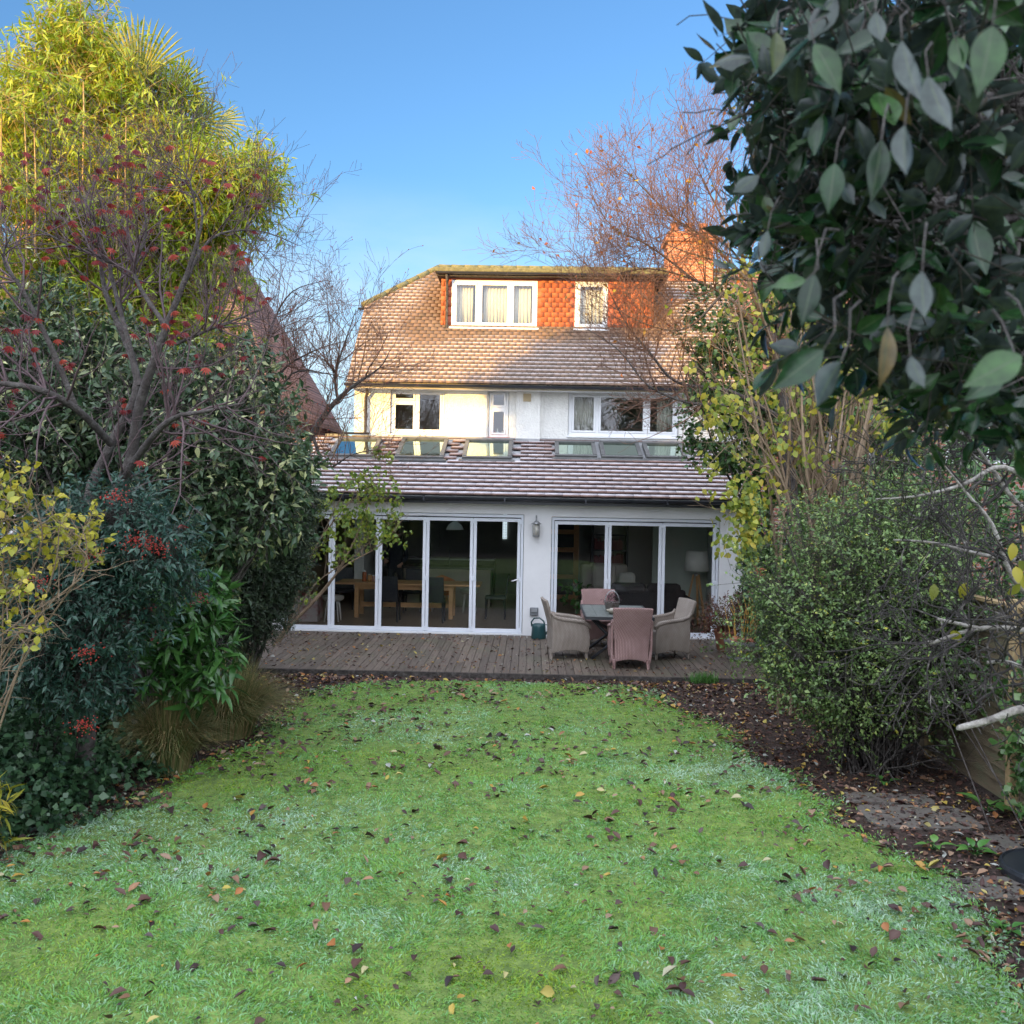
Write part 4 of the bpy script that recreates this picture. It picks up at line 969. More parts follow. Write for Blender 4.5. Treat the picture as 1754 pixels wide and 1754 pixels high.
mb = MB(); [mb.lathe((sx, -0.12, 1.66), [(0.008, -0.03), (0.018, -0.01), (0.018, 0.015), (0.006, 0.03)], 10) for sx in (-0.088, 0.088)]; o = mb.build('ears', skin_m); o.parent = per
hr = MB(); V = []; k = 18
for j in range(8):
    ph = 0.05+j*0.20; 
    for i in range(k):
        a = 2*PI*i/k; r = 0.098*math.sin(ph)*(1+0.05*math.sin(i*3.1+j)); V.append((r*math.cos(a), -0.115+r*1.18*math.sin(a)+0.02, 1.69+0.125*math.cos(ph)+(0.035 if math.sin(a) < -0.5 and j > 4 else 0)))
hr.add(V, [(j*k+i, j*k+(i+1) % k, (j+1)*k+(i+1) % k, (j+1)*k+i) for j in range(7) for i in range(k)]+[tuple(range(k-1, -1, -1))])
o = hr.build('hair', pmat('brown_hair', [(0.06,0.03,0.018),(0.12,0.065,0.04)], 20, 0.7), smooth=True); o.parent = per
per.rotation_euler.x = rad(0)

# living room
dr = thing('inner_door', 'orange-wood inner door frame with dark glass panes in the living room', 'door', (0.9, 25.0, 0.1))
def seen(u, v, Y): return at(u, v, Y)
mb = MB(); a = 0.62; b = 1.10
for x in (a-0.42, b): mb.box((x, 25.0, 0.102), (x+0.13, 25.06, 2.3))
for z in (0.102, 0.62, 1.3, 1.75, 2.17): mb.box((a-0.29, 25.0, z), (b, 25.06, z+0.12))
mb.build('frame', M['oak'], dr, bevel=0.004)
MB().box((a-0.285, 25.02, 0.23), (b-0.005, 25.03, 2.16)).build('pane', M['iron'], dr)
sf = thing('sofa', 'dark brown sofa seen from behind in the living room', 'sofa', (2.4, 20.6, 0.1))
mb = MB(); mb.box((1.55, 19.95, 0.30), (3.15, 20.15, 0.88)); mb.build('backrest', M['sofa'], sf, bevel=0.06)
MB().box((1.55, 20.16, 0.16), (2.95, 20.85, 0.52)).build('seat', M['sofa'], sf, bevel=0.05)
MB().box((2.97, 19.70, 0.14), (3.28, 20.95, 0.74)).build('armrest', M['sofa'], sf, bevel=0.07)
MB().box((1.30, 19.95, 0.14), (1.54, 20.95, 0.70)).build('armrest', M['sofa'], sf, bevel=0.07)
mb = MB(); mb.box((1.66, 19.92, 0.80), (2.35, 20.20, 1.0)); mb.box((2.38, 19.92, 0.80), (3.05, 20.20, 1.0)); mb.build('back_cushions', M['sofa'], sf, bevel=0.07)
ac = thing('armchair', 'cream armchair with cushions beyond the sofa', 'armchair', (1.9, 23.0, 0.1))
MB().box((1.2, 22.7, 0.14), (2.3, 23.5, 0.55)).build('seat', M['cream'], ac, bevel=0.06)
MB().box((1.2, 23.2, 0.56), (2.3, 23.55, 1.15)).build('backrest', M['cream'], ac, bevel=0.09)
MB().box((1.45, 22.95, 0.58), (2.0, 23.18, 1.18)).build('pillow', M['cream'], ac, bevel=0.09)
MB().box((2.05, 22.9, 0.56), (2.45, 23.15, 0.98)).build('pillow', M['shade'], ac, bevel=0.09)
lp = thing('floor_lamp', 'tripod floor lamp with oak legs and white drum shade', 'floor lamp', (3.42, 20.4, 0.1))
MB().lathe((3.42, 20.4, 1.25), [(0.26, 0.0), (0.215, 0.40)], 28).build('lamp_shade', M['shade'], lp, smooth=True)
MB().lathe((3.42, 20.4, 1.14), [(0.06, 0), (0.06, 0.04), (0.012, 0.06), (0.012, 0.30)], 16).build('fitting', M['steel'], lp)
for a in (1.2, 3.3, 5.4): MB().bar((3.42+0.06*math.cos(a), 20.4+0.06*math.sin(a), 1.17), (3.42+0.27*math.cos(a), 20.4+0.27*math.sin(a), 0.102), 0.045, 0.03).build('leg', M['oak'], lp, bevel=0.003)
cab = thing('bookcase', 'dark bookcase against the back wall of the living room', 'bookcase', (2.0, 26, 0.1))
mb = MB(); mb.box((1.6, 25.8, 0.102), (1.65, 26.15, 2.0)); mb.box((2.5, 25.8, 0.102), (2.55, 26.15, 2.0)); [mb.box((1.65, 25.8, z), (2.5, 26.15, z+0.03)) for z in (0.102, 0.5, 0.9, 1.3, 1.7, 1.97)]; mb.build('shelves', M['iron'], cab)
r = random.Random(4); mb = MB()
for z in (0.53, 0.93, 1.33):
    x = 1.68
    while x < 2.4: w_ = r.uniform(0.02, 0.05); mb.box((x, 25.86, z+0.002), (x+w_*0.9, 26.1, z+r.uniform(0.2, 0.3))); x += w_
mb.build('books', M['redbox'], cab)
rng = np.random.default_rng(31)
hp = thing('house_plant', 'green potted house plant inside the living room door', 'plant', (0.93, 19.7, 0.1))
MB().lathe((0.93, 19.7, 0.102), [(0.10, 0), (0.14, 0.26), (0.15, 0.28), (0.12, 0.27)], 18).build('pot', M['terra'], hp, smooth=True)
M['houseleaf'] = leafmat('house_plant_leaf', [(0.03,0.10,0.02),(0.07,0.20,0.04)], 0.4, 0.2)
C, D, Nn, T, _ = foliage(rng, [((0.93, 19.7, 0.75), (0.22, 0.2, 0.3))], 26, 3, 0.08, lo=0.2)
leaves('leaves', M['houseleaf'], C, D, Nn, 0.13, 0.075, T, hp, seg=3)

# ================================================================ PATIO
def wicker(name, base, dark, fill):
    m, nt, N, L, b = nodes(name)
    tc = N.new('ShaderNodeTexCoord'); sp = N.new('ShaderNodeSeparateXYZ'); L.new(tc.outputs['Object'], sp.inputs[0])
    def mth(op, a, b_=None, v=None):
        n = N.new('ShaderNodeMath'); n.operation = op; L.new(a, n.inputs[0])
        if b_ is not None: L.new(b_, n.inputs[1])
        if v is not None: n.inputs[1].default_value = v
        return n.outputs[0]
    hx = mth('ADD', sp.outputs['X'], sp.outputs['Y'])
    rib = mth('SINE', mth('MULTIPLY', hx, v=2*PI/0.042)); ph = mth('MULTIPLY', mth('SIGN', rib), v=PI/2)
    row = mth('SINE', mth('ADD', mth('MULTIPLY', sp.outputs['Z'], v=2*PI/0.022), ph))
    h = mth('ADD', mth('ABSOLUTE', rib), mth('MULTIPLY', row, v=0.35))
    n = N.new('ShaderNodeTexNoise'); n.inputs['Scale'].default_value = 5; L.new(tc.outputs['Object'], n.inputs['Vector'])
    hh = mth('ADD', mth('MULTIPLY', h, v=0.42), mth('MULTIPLY', n.outputs['Fac'], v=0.3))
    L.new(ramp(nt, [dark, base, fill], hh, [0.10, 0.34, 0.75]), b.inputs['Base Color'])
    bp = N.new('ShaderNodeBump'); bp.inputs['Distance'].default_value = 0.008; bp.inputs['Strength'].default_value = 0.9; L.new(h, bp.inputs['Height']); L.new(bp.outputs[0], b.inputs['Normal'])
    b.inputs['Roughness'].default_value = 0.7
    return m
M['wpink'] = wicker('pink_wicker', (0.33,0.19,0.17), (0.10,0.05,0.045), (0.55,0.38,0.36))
M['wtan'] = wicker('tan_wicker', (0.29,0.235,0.19), (0.08,0.06,0.05), (0.52,0.46,0.40))
def wicker_chair(x, y, rz, label, mat):
    t = thing('wicker_armchair', label, 'chair', (0, 0, 0), 'wicker armchairs around the patio table')
    m = M[mat]
    def sheet(name, P, nu, nv, th):
        V = [P(i/nu, j/nv) for j in range(nv+1) for i in range(nu+1)]
        Fs = [(j*(nu+1)+i, j*(nu+1)+i+1, (j+1)*(nu+1)+i+1, (j+1)*(nu+1)+i) for j in range(nv) for i in range(nu)]
        o = link_mesh(name, np.array(V), Fs, m, t, smooth=True); s = o.modifiers.new('thick', 'SOLIDIFY'); s.thickness = th; s.offset = 0
        b = o.modifiers.new('bevel', 'BEVEL'); b.width = 0.008; b.segments = 2; b.limit_method = 'ANGLE'; return o
    # back: full-height panel, wide at the top, arched along the bottom
    def back(u, v):
        zb = 0.10+0.055*math.sin(PI*u); z = zb+(0.955-zb)*v
        hw = 0.265+0.02*(z < 0.2)*(0.2-z)*2+0.045*max(0, (z-0.45)/0.5)
        return ((u-0.5)*2*hw, -0.26-0.13*max(0, (z-0.45)/0.5)**1.3-0.03*math.cos(PI*(u-0.5))*1.0+0.02, z+0.012*math.sin(PI*u)*(v > 0.95))
    sheet('backrest', back, 10, 16, 0.045)
    for s in (-1, 1):
        def side(u, v, s=s):
            yy = -0.27+0.60*u; top = 0.655-0.06*u-(0.10*max(0, u-0.85)/0.15)
            top += 0.12*max(0, 1-u/0.16)**2
            zb = 0.10+0.05*math.sin(PI*u); z = zb+(top-zb)*v
            return (s*(0.285+0.025*math.sin(PI*v)*0.6+0.012*v), yy+0.02*u*math.sin(PI*v), z)
        sheet('side_panel', side, 10, 10, 0.04)
        mb = MB(); P = [(s*(0.30), -0.29, 0.76), (s*0.302, -0.24, 0.69), (s*0.305, -0.12, 0.655), (s*0.305, 0.10, 0.63), (s*0.305, 0.27, 0.60), (s*0.30, 0.335, 0.555), (s*0.295, 0.345, 0.50)]
        mb.tube(P, [0.02, 0.032, 0.036, 0.036, 0.036, 0.034, 0.028], 10); mb.build('armrest', m, t, smooth=True)
    sheet('front_panel', lambda u, v: ((u-0.5)*0.56, 0.32+0.012*math.sin(PI*v), 0.11+0.05*math.sin(PI*u)+(0.42-0.11-0.05*math.sin(PI*u))*v), 8, 6, 0.035)
    MB().box((-0.265, -0.25, 0.40), (0.265, 0.30, 0.44)).build('seat', m, t, bevel=0.01)
    for sx in (-0.26, 0.26):
        for sy in (-0.27, 0.30): MB().bar((sx, sy, 0.15), (sx*1.03, sy*1.03, 0.0), 0.045, 0.045, taper=0.75).build('leg', m, t, bevel=0.004)
    t.location = (x, y, 0.0815); t.rotation_euler.z = rz
wicker_chair(1.60, 15.62, 0.0, 'pinkish wicker armchair nearest the lawn, its back to the camera', 'wpink')
wicker_chair(0.62, 16.45, -PI/2+0.12, 'tan wicker armchair on the left of the patio table', 'wtan')
wicker_chair(2.32, 16.62, PI/2+0.30, 'tan wicker armchair on the right of the patio table', 'wtan')
wicker_chair(1.28, 17.80, PI+0.05, 'pinkish wicker armchair at the far end of the patio table', 'wpink')
pt = thing('patio_table', 'dark grey slatted patio table with crossed metal legs', 'table', (1.46, 16.75, 0.08))
mb = MB()
for i in range(6):
    x0 = 0.93+i*0.178; [mb.box((x0, 15.93+j*0.58, 0.785), (x0+0.174, 16.505+j*0.58, 0.81)) for j in range(3)]
mb.build('slats', pmat('weathered_grey_slate', [(0.10,0.115,0.105),(0.16,0.175,0.16),(0.07,0.08,0.075)], 9, 0.6, 0.2, 20), pt, bevel=0.002)
mb = MB(); mb.box((0.91, 15.905, 0.765), (2.01, 15.93, 0.815)); mb.box((0.91, 17.665, 0.765), (2.01, 17.69, 0.815)); mb.box((0.91, 15.93, 0.765), (0.929, 17.665, 0.815)); mb.box((2.0, 15.93, 0.765), (2.02, 17.665, 0.815)); mb.box((0.93, 15.93, 0.765), (2.0, 17.66, 0.783))
mb.build('frame', M['iron'], pt)
for yy in (16.25, 17.25):
    for s in (-1, 1):
        MB().tube([(1.46+s*0.45, yy+0.012*s, 0.765), (1.46+s*0.2, yy+0.012*s, 0.52), (1.46-s*0.05, yy+0.012*s, 0.38), (1.46-s*0.42, yy+0.012*s, 0.082)], 0.024, 8).build('leg', M['iron'], pt, smooth=True)
MB().tube([(1.46, 16.25, 0.42), (1.46, 17.25, 0.42)], 0.014, 8).build('stretcher', M['iron'], pt)
# plant basket and stone bowl on the table
pb = thing('plant_basket', 'galvanised handled basket of pink heather on the patio table', 'planter', (1.40, 16.72, 0.815))
MB().lathe((1.40, 16.72, 0.817), [(0.10, 0), (0.13, 0.15), (0.135, 0.155), (0.115, 0.14)], 20).build('basket', pmat('rusty_metal', [(0.12,0.09,0.07),(0.22,0.20,0.18),(0.10,0.06,0.05)], 14, 0.7), pb, smooth=True)
MB().tube([(1.40+0.12*math.cos(a), 16.72, 0.96+0.20*math.sin(a)) for a in np.linspace(0, PI, 15)], 0.008, 8).build('handle', M['steel'], pb, smooth=True)
rng = np.random.default_rng(8)
C, D, Nn, T, _ = foliage(rng, [((1.40, 16.72, 1.0), (0.12, 0.12, 0.10))], 150, 5, 0.05, lo=0.1)
leaves('heather', leafmat('heather_sprig', [(0.05,0.06,0.03),(0.12,0.05,0.07),(0.45,0.08,0.22)], 0.7, 0.2, pos=[0, 0.75, 0.95]), C, D, Nn, 0.025, 0.012, T, pb)
sb_ = thing('stone_bowl', 'shallow pale bowl of pebbles beside the heather basket', 'bowl', (1.42, 16.35, 0.815))
MB().lathe((1.42, 16.35, 0.817), [(0.08, 0), (0.14, 0.05), (0.145, 0.07), (0.12, 0.06)], 22).build('bowl', pmat('pale_stone', [(0.28,0.25,0.19),(0.36,0.33,0.26)], 8, 0.8), sb_, smooth=True)
mb = MB(); r = random.Random(2)
for _ in range(26):
    a = r.uniform(0, 6.28); d = r.uniform(0, 0.10); s = r.uniform(0.012, 0.022); mb.lathe((1.42+d*math.cos(a), 16.35+d*math.sin(a), 0.885), [(s*0.4, -s*0.8), (s, -s*0.2), (s, s*0.2), (s*0.4, s*0.8)], 8)
mb.build('pebbles', pmat('pebble', [(0.42,0.38,0.32),(0.6,0.57,0.5)], 30, 0.6), sb_, smooth=True)
# watering can
wc = thing('watering_can', 'dark green plastic watering can standing against the white pier', 'watering can', (0.19, 18.42, 0.08))
MB().lathe((0.19, 18.42, 0.082), [(0.135, 0), (0.14, 0.01), (0.125, 0.22), (0.12, 0.26), (0.08, 0.275), (0.02, 0.28)], 24).build('body', M['green_plastic'], wc, smooth=True)
mb = MB(); mb.tube([(0.30, 18.42, 0.14), (0.42, 18.42, 0.28), (0.48, 18.42, 0.41)], [0.022, 0.016, 0.012], 10); mb.tube([(0.475, 18.42, 0.40), (0.50, 18.42, 0.43)], [0.014, 0.034], 12); mb.tube([(0.22, 18.42, 0.345), (0.44, 18.42, 0.325)], 0.008, 6)
mb.build('spout', M['green_plastic'], wc, smooth=True)
mb = MB(); mb.tube([(0.19-0.13, 18.42, 0.30), (0.05, 18.42, 0.38), (0.10, 18.42, 0.45), (0.20, 18.42, 0.46), (0.28, 18.42, 0.40), (0.30, 18.42, 0.33)], 0.015, 8); mb.build('handle', M['green_plastic'], wc, smooth=True)
# wall lantern, socket box
wl = thing('wall_lantern', 'small metal and glass lantern hung on the white pier', 'lantern', (0.11, 18.66, 2.1))
mb = MB(); mb.box((0.095, 18.78, 2.12), (0.125, 18.797, 2.36)); mb.tube([(0.11, 18.785, 2.33), (0.11, 18.70, 2.35), (0.11, 18.66, 2.31), (0.11, 18.66, 2.26)], 0.008, 8); mb.build('bracket', M['steel'], wl)
MB().lathe((0.11, 18.66, 2.20), [(0.105, 0), (0.05, 0.035), (0.012, 0.07)], 20).build('hood', M['steel'], wl, smooth=True)
MB().lathe((0.11, 18.66, 1.99), [(0.058, 0), (0.058, 0.21)], 20).build('glass_shade', pmat('ribbed_glass', [(0.50,0.48,0.42)], rough=0.15), wl, smooth=True)
mb = MB(); mb.lathe((0.11, 18.66, 1.95), [(0.05, 0), (0.062, 0.04)], 20)
for i in range(6): a = i*PI/3; mb.tube([(0.11+0.064*math.cos(a), 18.66+0.064*math.sin(a), 1.955), (0.11+0.064*math.cos(a), 18.66+0.064*math.sin(a), 2.20)], 0.004, 5)
mb.build('cage', M['steel'], wl)
so = thing('outdoor_socket', 'grey weatherproof socket box low on the white pier', 'socket', (0.10, 18.76, 0.53))
MB().box((0.02, 18.73, 0.46), (0.18, 18.797, 0.61)).build('box', pmat('grey_plastic', [(0.16,0.17,0.18)], rough=0.5), so, bevel=0.01)
mb = MB().box((0.045, 18.715, 0.53), (0.155, 18.728, 0.595)); mb.build('cover', pmat('smoked_cover', [(0.30,0.31,0.32)], rough=0.3), so, bevel=0.004)

# barrel planter with cane stems; red-leaved pot
bp_ = thing('barrel_planter', 'cut-down wooden barrel planter with galvanised hoops', 'planter', (3.62, 16.55, 0.08))
MB().lathe((3.62, 16.55, 0.082), [(0.30, 0), (0.335, 0.15), (0.35, 0.32), (0.31, 0.32), (0.30, 0.24), (0.01, 0.24)], 26).build('barrel', pmat('barrel_wood', [(0.08,0.055,0.045),(0.14,0.10,0.08)], 6, 0.8, 0.4, 18, stretch=(8, 8, 1)), bp_)
mb = MB(); mb.lathe((3.62, 16.55, 0.10), [(0.310, 0), (0.320, 0.055)], 26); mb.build('lower_hoop', M['steel'], bp_)
mb = MB(); mb.lathe((3.62, 16.55, 0.345), [(0.352, 0), (0.358, 0.05), (0.345, 0.055)], 26); mb.build('upper_hoop', M['steel'], bp_)
rng = np.random.default_rng(12)
for dx, dy, lab in ((-0.20, -0.12, 'leftmost'), (-0.07, -0.2, 'front'), (0.07, -0.16, 'right-hand'), (-0.14, 0.06, 'rearmost')):
    o = MB().lathe((3.62+dx, 16.55+dy, 0.325), [(0.05, 0), (0.07, 0.10), (0.075, 0.12), (0.06, 0.11)], 14).build('flower_pot', M['terra'], loc=(3.62+dx, 16.55+dy, 0.325), smooth=True)
    tag(o, lab+' small terracotta flower pot standing among yellow stems in the barrel', 'flower pot', 'flower pots in the barrel planter')
out = []
for i in range(13):
    x, y = 3.62+rng.uniform(-0.24, 0.2), 16.55+rng.uniform(-0.2, 0.2); a = rng.uniform(-0.14, 0.06); h = rng.uniform(0.55, 0.8)
    out.append((np.array([(x, y, 0.33), (x+a*0.3, y, 0.33+h*0.4), (x+a*0.6+0.02*rng.normal(), y, 0.33+h*0.75), (x+a, y+0.02, 0.33+h)]), np.array([0.011, 0.010, 0.008, 0.006])))
V, Fs = tubes_np(out, 6)
tag(link_mesh('yellow_stemmed_dogwood', V, Fs, pmat('yellow_stem', [(0.50,0.27,0.05),(0.58,0.36,0.09)], 6, 0.5), loc=(3.62, 16.55, 0.33), smooth=True), 'bare yellow stems rising from the barrel planter', 'plant')
rp = thing('red_leaved_shrub', 'small red and brown leaved shrub in a terracotta pot by the wall', 'shrub', (3.45, 17.4, 0.08))
MB().lathe((3.45, 17.4, 0.082), [(0.14, 0), (0.19, 0.30), (0.205, 0.31), (0.205, 0.36), (0.18, 0.34)], 22).build('pot', M['terra'], rp, smooth=True)
C, D, Nn, T, (tp, ta) = foliage(rng, [((3.45, 17.4, 0.72), (0.46, 0.4, 0.30)), ((3.15, 17.3, 0.55), (0.26, 0.25, 0.25)), ((3.72, 17.4, 0.72), (0.25, 0.3, 0.26))], 620, 5, 0.12, lo=0.2)
leaves('foliage', leafmat('red_brown_leaf', [(0.08,0.03,0.025),(0.16,0.06,0.045),(0.10,0.09,0.03),(0.30,0.05,0.06)], 0.6, 0.3, pos=[0, 0.4, 0.7, 0.97]), C, D, Nn, 0.05, 0.022, T, rp)
out = [(np.array([(3.45, 17.4, 0.38), (3.45, 17.4, 0.38)+(p-np.array([3.45, 17.4, 0.38]))*0.5+np.array([0, 0, 0.05]), p]), np.array([0.007, 0.005, 0.002])) for p in tp[:60]]
V, Fs = tubes_np(out, 4); link_mesh('stems', V, Fs, M['barkred'], rp)
fd = thing('bird_feeder', 'orange-red terracotta hanging feeder among the ivy', 'bird feeder', tuple(at(1303, 965, 14.6)))
c = at(1303, 993, 14.6)
MB().lathe(tuple(c), [(0.05, 0), (0.062, 0.01), (0.062, 0.13), (0.068, 0.14), (0.068, 0.165), (0.03, 0.175)], 18).build('pot', pmat('orange_clay', [(0.50,0.13,0.06),(0.58,0.18,0.09)], 8, 0.6), fd, smooth=True)
MB().tube([tuple(c+np.array([0, 0, 0.17])), tuple(c+np.array([0, 0, 0.4])), tuple(c+np.array([0.02, 0, 0.62]))], 0.003, 5).build('wire', M['iron'], fd)
# ================================================================ NEIGHBOURS, FENCES, BACKGROUND
def simple_house(name, label, x0, x1, y0, y1, ze, zr, wallm, roofm, gable='x', hip=0.0, wins=(), chims=(), loc=None):
    """pitched or hipped house with its windows and chimneys as parts; ridge along x"""
    t = thing(name, label, 'house', ((x0+x1)/2, (y0+y1)/2, 0), 'neighbouring houses')
    ym = (y0+y1)/2; mb = MB()
    mb.box((x0, y0, 0), (x1, y1, ze))
    if not hip:
        for x, w_ in ((x0, 0.2), (x1-0.2, 0.2)): mb.add([(x,y0,ze),(x,y1,ze),(x,ym,zr-0.1),(x+w_,y0,ze),(x+w_,y1,ze),(x+w_,ym,zr-0.1)], [(0,2,1),(3,4,5),(0,3,5,2),(1,2,5,4)])
    mb.build('wall', wallm, t)
    o = 0.3; h = hip; mb = MB(); s = (zr-ze)/(ym-y0); zl = ze-o*s
    a, b, c, d = (x0-0.12-(o if h else 0), y0-o, zl), (x1+0.12+(o if h else 0), y0-o, zl), (x1+0.12+(o if h else 0), y1+o, zl), (x0-0.12-(o if h else 0), y1+o, zl)
    e, f = (x0-0.12+h, ym, zr), (x1+0.12-h, ym, zr); dz = np.array([0, 0, -0.12])
    T_ = [np.array(p, float) for p in (a, b, c, d, e, f)]
    mb.add(T_+[p+dz for p in T_], [(0,1,5,4),(2,3,4,5),(3,0,4),(1,2,5),(6,10,11,7),(8,11,10,9),(9,10,6),(7,11,8),(0,6,7,1),(2,8,9,3),(1,7,8,2),(3,9,6,0)])
    R_ = mb.build('roof', roofm, t)
    mb = MB(); ridge(e, f, max(3, int(abs(f[0]-e[0])/0.5)), mb); mb.build('ridge_tiles', M['mosstile'], R_, smooth=True)
    for (cx, cy, w_, z1) in chims:
        C_ = MB().box((cx-w_/2, cy-w_/2, ze), (cx+w_/2, cy+w_/2, z1)).box((cx-w_/2-0.06, cy-w_/2-0.06, z1+0.003), (cx+w_/2+0.06, cy+w_/2+0.06, z1+0.12)).build('chimney', M['chim'], t)
        for k in (-0.25, 0.25): MB().lathe((cx+k*w_, cy, z1+0.12), [(0.11, 0), (0.09, 0.25), (0.11, 0.3), (0.08, 0.3)], 12).build('chimney_pot', M['terra'], C_, smooth=True)
    for (wx, wz, ww, wh) in wins:
        W = MB().box((wx, y0-0.02, wz), (wx+ww, y0-0.004, wz+wh)).build('window', M['upvc'], t)
        MB().box((wx+0.07, y0-0.032, wz+0.07), (wx+ww/2-0.03, y0-0.023, wz+wh-0.07)).box((wx+ww/2+0.03, y0-0.032, wz+0.07), (wx+ww-0.07, y0-0.023, wz+wh-0.07)).build('pane', pmat('dark_glass', [(0.02,0.025,0.03)], rough=0.05) if 'dkg' not in M else M['dkg'], W)
    return t
M['dkg'] = pmat('dark_glass', [(0.02,0.025,0.03)], rough=0.05)
def rooftile(name, cols):
    m, nt, N, L, b = nodes(name)
    tc = N.new('ShaderNodeTexCoord'); sp = N.new('ShaderNodeSeparateXYZ'); L.new(tc.outputs['Object'], sp.inputs[0])
    cb = N.new('ShaderNodeCombineXYZ'); L.new(sp.outputs['X'], cb.inputs['X']); L.new(sp.outputs['Z'], cb.inputs['Y'])
    br = N.new('ShaderNodeTexBrick'); br.inputs['Scale'].default_value = 1; br.inputs['Brick Width'].default_value = 0.17; br.inputs['Row Height'].default_value = 0.085; br.inputs['Mortar Size'].default_value = 0.008
    for k, c in zip(('Color1', 'Color2', 'Mortar'), cols): br.inputs[k].default_value = (*c, 1)
    L.new(cb.outputs[0], br.inputs['Vector']); L.new(br.outputs['Color'], b.inputs['Base Color'])
    bp = N.new('ShaderNodeBump'); bp.inputs['Distance'].default_value = 0.02; bp.invert = True; L.new(br.outputs['Fac'], bp.inputs['Height']); L.new(bp.outputs[0], b.inputs['Normal']); b.inputs['Roughness'].default_value = 0.85
    return m
M['rt_red'] = rooftile('plain_red_tiles', [(0.30,0.13,0.095), (0.23,0.10,0.075), (0.07,0.04,0.035)])
M['rt_brown'] = rooftile('brown_tiles', [(0.20,0.105,0.085), (0.15,0.075,0.06), (0.06,0.035,0.03)])
M['rt_moss'] = rooftile('mossy_tiles', [(0.30,0.24,0.09), (0.24,0.17,0.08), (0.08,0.06,0.03)])
M['rt_frost'] = rooftile('frosted_tiles', [(0.46,0.42,0.43), (0.36,0.30,0.31), (0.12,0.07,0.065)])
simple_house('neighbour_house', 'tall neighbouring house with a steep red-brown tiled roof behind the left trees', -14.5, -5.95, 21.6, 28.5, 4.9, 9.45, M['redbrick'], M['rt_brown'], hip=2.1, wins=[(-8, 3.0, 1.6, 1.2), (-11, 3.0, 1.6, 1.2)], chims=[(-12.5, 25, 0.9, 10.6)])
ne = thing('neighbour_extension', 'low white extension with frosted tiles left of the house', 'extension', (-8, 20, 0))
MB().box((-11.5, 18.9, 0), (-5.55, 21.55, 2.55)).build('wall', M['smooth'], ne)
mb = MB(); mb.add([(-11.6,18.5,2.66),(-5.42,18.5,2.66),(-5.42,21.55,3.77),(-11.6,21.55,3.77),(-11.6,18.5,2.56),(-5.42,18.5,2.56),(-5.42,21.55,3.67),(-11.6,21.55,3.67)], [(0,1,2,3),(7,6,5,4),(0,4,5,1),(1,5,6,2),(2,6,7,3),(3,7,4,0)])
mb.build('roof', M['rt_frost'], ne)
MB().box((-11.6, 18.42, 2.52), (-5.45, 18.49, 2.64)).build('gutter', M['black'], ne)
simple_house('far_house', 'far low house with mossy sunlit roof and orange chimney beyond the side gap', -12.5, -8.6, 46, 53, 4.6, 6.6, M['chim'], M['rt_moss'], hip=2.2, wins=[(-11.6, 2.6, 1.4, 1.2)], chims=[(-11.6, 48, 0.8, 7.3)])
simple_house('attached_house', 'attached red-brick house with tiled roof behind the right trees', 4.75, 13, 21.8, 28.4, 5.1, 8.4, M['redbrick'], M['rt_red'], wins=[(5.6, 3.6, 1.8, 1.2), (9, 3.6, 1.8, 1.2), (5.6, 0.9, 1.8, 1.2)], chims=[(8.2, 25, 0.9, 9.4)])
simple_house('side_house', 'red-brick house seen through gaps at the far right', 12, 22, 12, 19, 5.2, 8.6, M['redbrick'], M['rt_red'], wins=[(13, 3.2, 1.8, 1.2), (17, 3.2, 1.8, 1.2)])

def fence_run(x, y0, y1, label, side):
    t = thing('garden_fence', label, 'fence', (x, (y0+y1)/2, 0))
    y = y0; n = 0
    while y < y1-0.1:
        ye = min(y+1.83, y1); mb = MB()
        for k in range(13): z = 0.06+k*0.135; mb.add([(x-0.026*side,y+0.05,z),(x-0.026*side,ye-0.05,z),(x+0.006*side,ye-0.05,z+0.145),(x+0.006*side,y+0.05,z+0.145),(x+0.008*side,y+0.05,z),(x+0.008*side,ye-0.05,z),(x+0.012*side,ye-0.05,z+0.145),(x+0.012*side,y+0.05,z+0.145)], [(0,1,2,3),(7,6,5,4),(0,4,5,1),(2,6,7,3),(1,5,6,2),(3,7,4,0)])
        mb.build('boards', M['fence'], t)
        MB().box((x-0.05-0.03*side, y-0.05, 0), (x+0.05-0.03*side, y+0.045, 1.92)).build('post', M['post'], t, bevel=0.006)
        y = ye
    MB().box((x-0.05, y0, 1.83), (x+0.05, y1, 1.86)).build('capping', M['post'], t)
fence_run(4.40, 1.62, 14.6, 'timber garden fence with pale post behind the right shrub', 1)
fence_run(-6.6, 1.5, 18.4, 'timber garden fence hidden behind the left shrubs', -1)

# ================================================================ PLANTS
def plant(name, label, cat, base, group=None): return thing(name, label, cat, tuple(base), group)
def stems_to(rng, base, pts, n, r0, mat, parent, name='stems', bend=0.25, k=4, spread=0.15):
    out = []; base = np.array(base, float)
    for i in rng.choice(len(pts), min(n, len(pts)), replace=False):
        p = pts[i]; b = base+np.array([rng.normal(0, min(spread, 0.2)), rng.normal(0, min(spread, 0.2)), 0])
        if spread > 1: b = np.array([base[0], p[1], 0])+rng.normal(0, 0.15, 3)*np.array([1, 1, 0])
        m1 = b+(p-b)*0.4+np.array([0, 0, bend*np.linalg.norm(p-b)*0.5])*0.6+rng.normal(0, 0.04, 3); m2 = b+(p-b)*0.75+np.array([0, 0, bend*0.3])+rng.normal(0, 0.04, 3)
        out.append((np.array([b, m1, m2, p]), np.array([r0, r0*0.75, r0*0.5, r0*0.22])))
    V, Fs = tubes_np(out, k); return link_mesh(name, V, Fs, mat, parent, smooth=True)
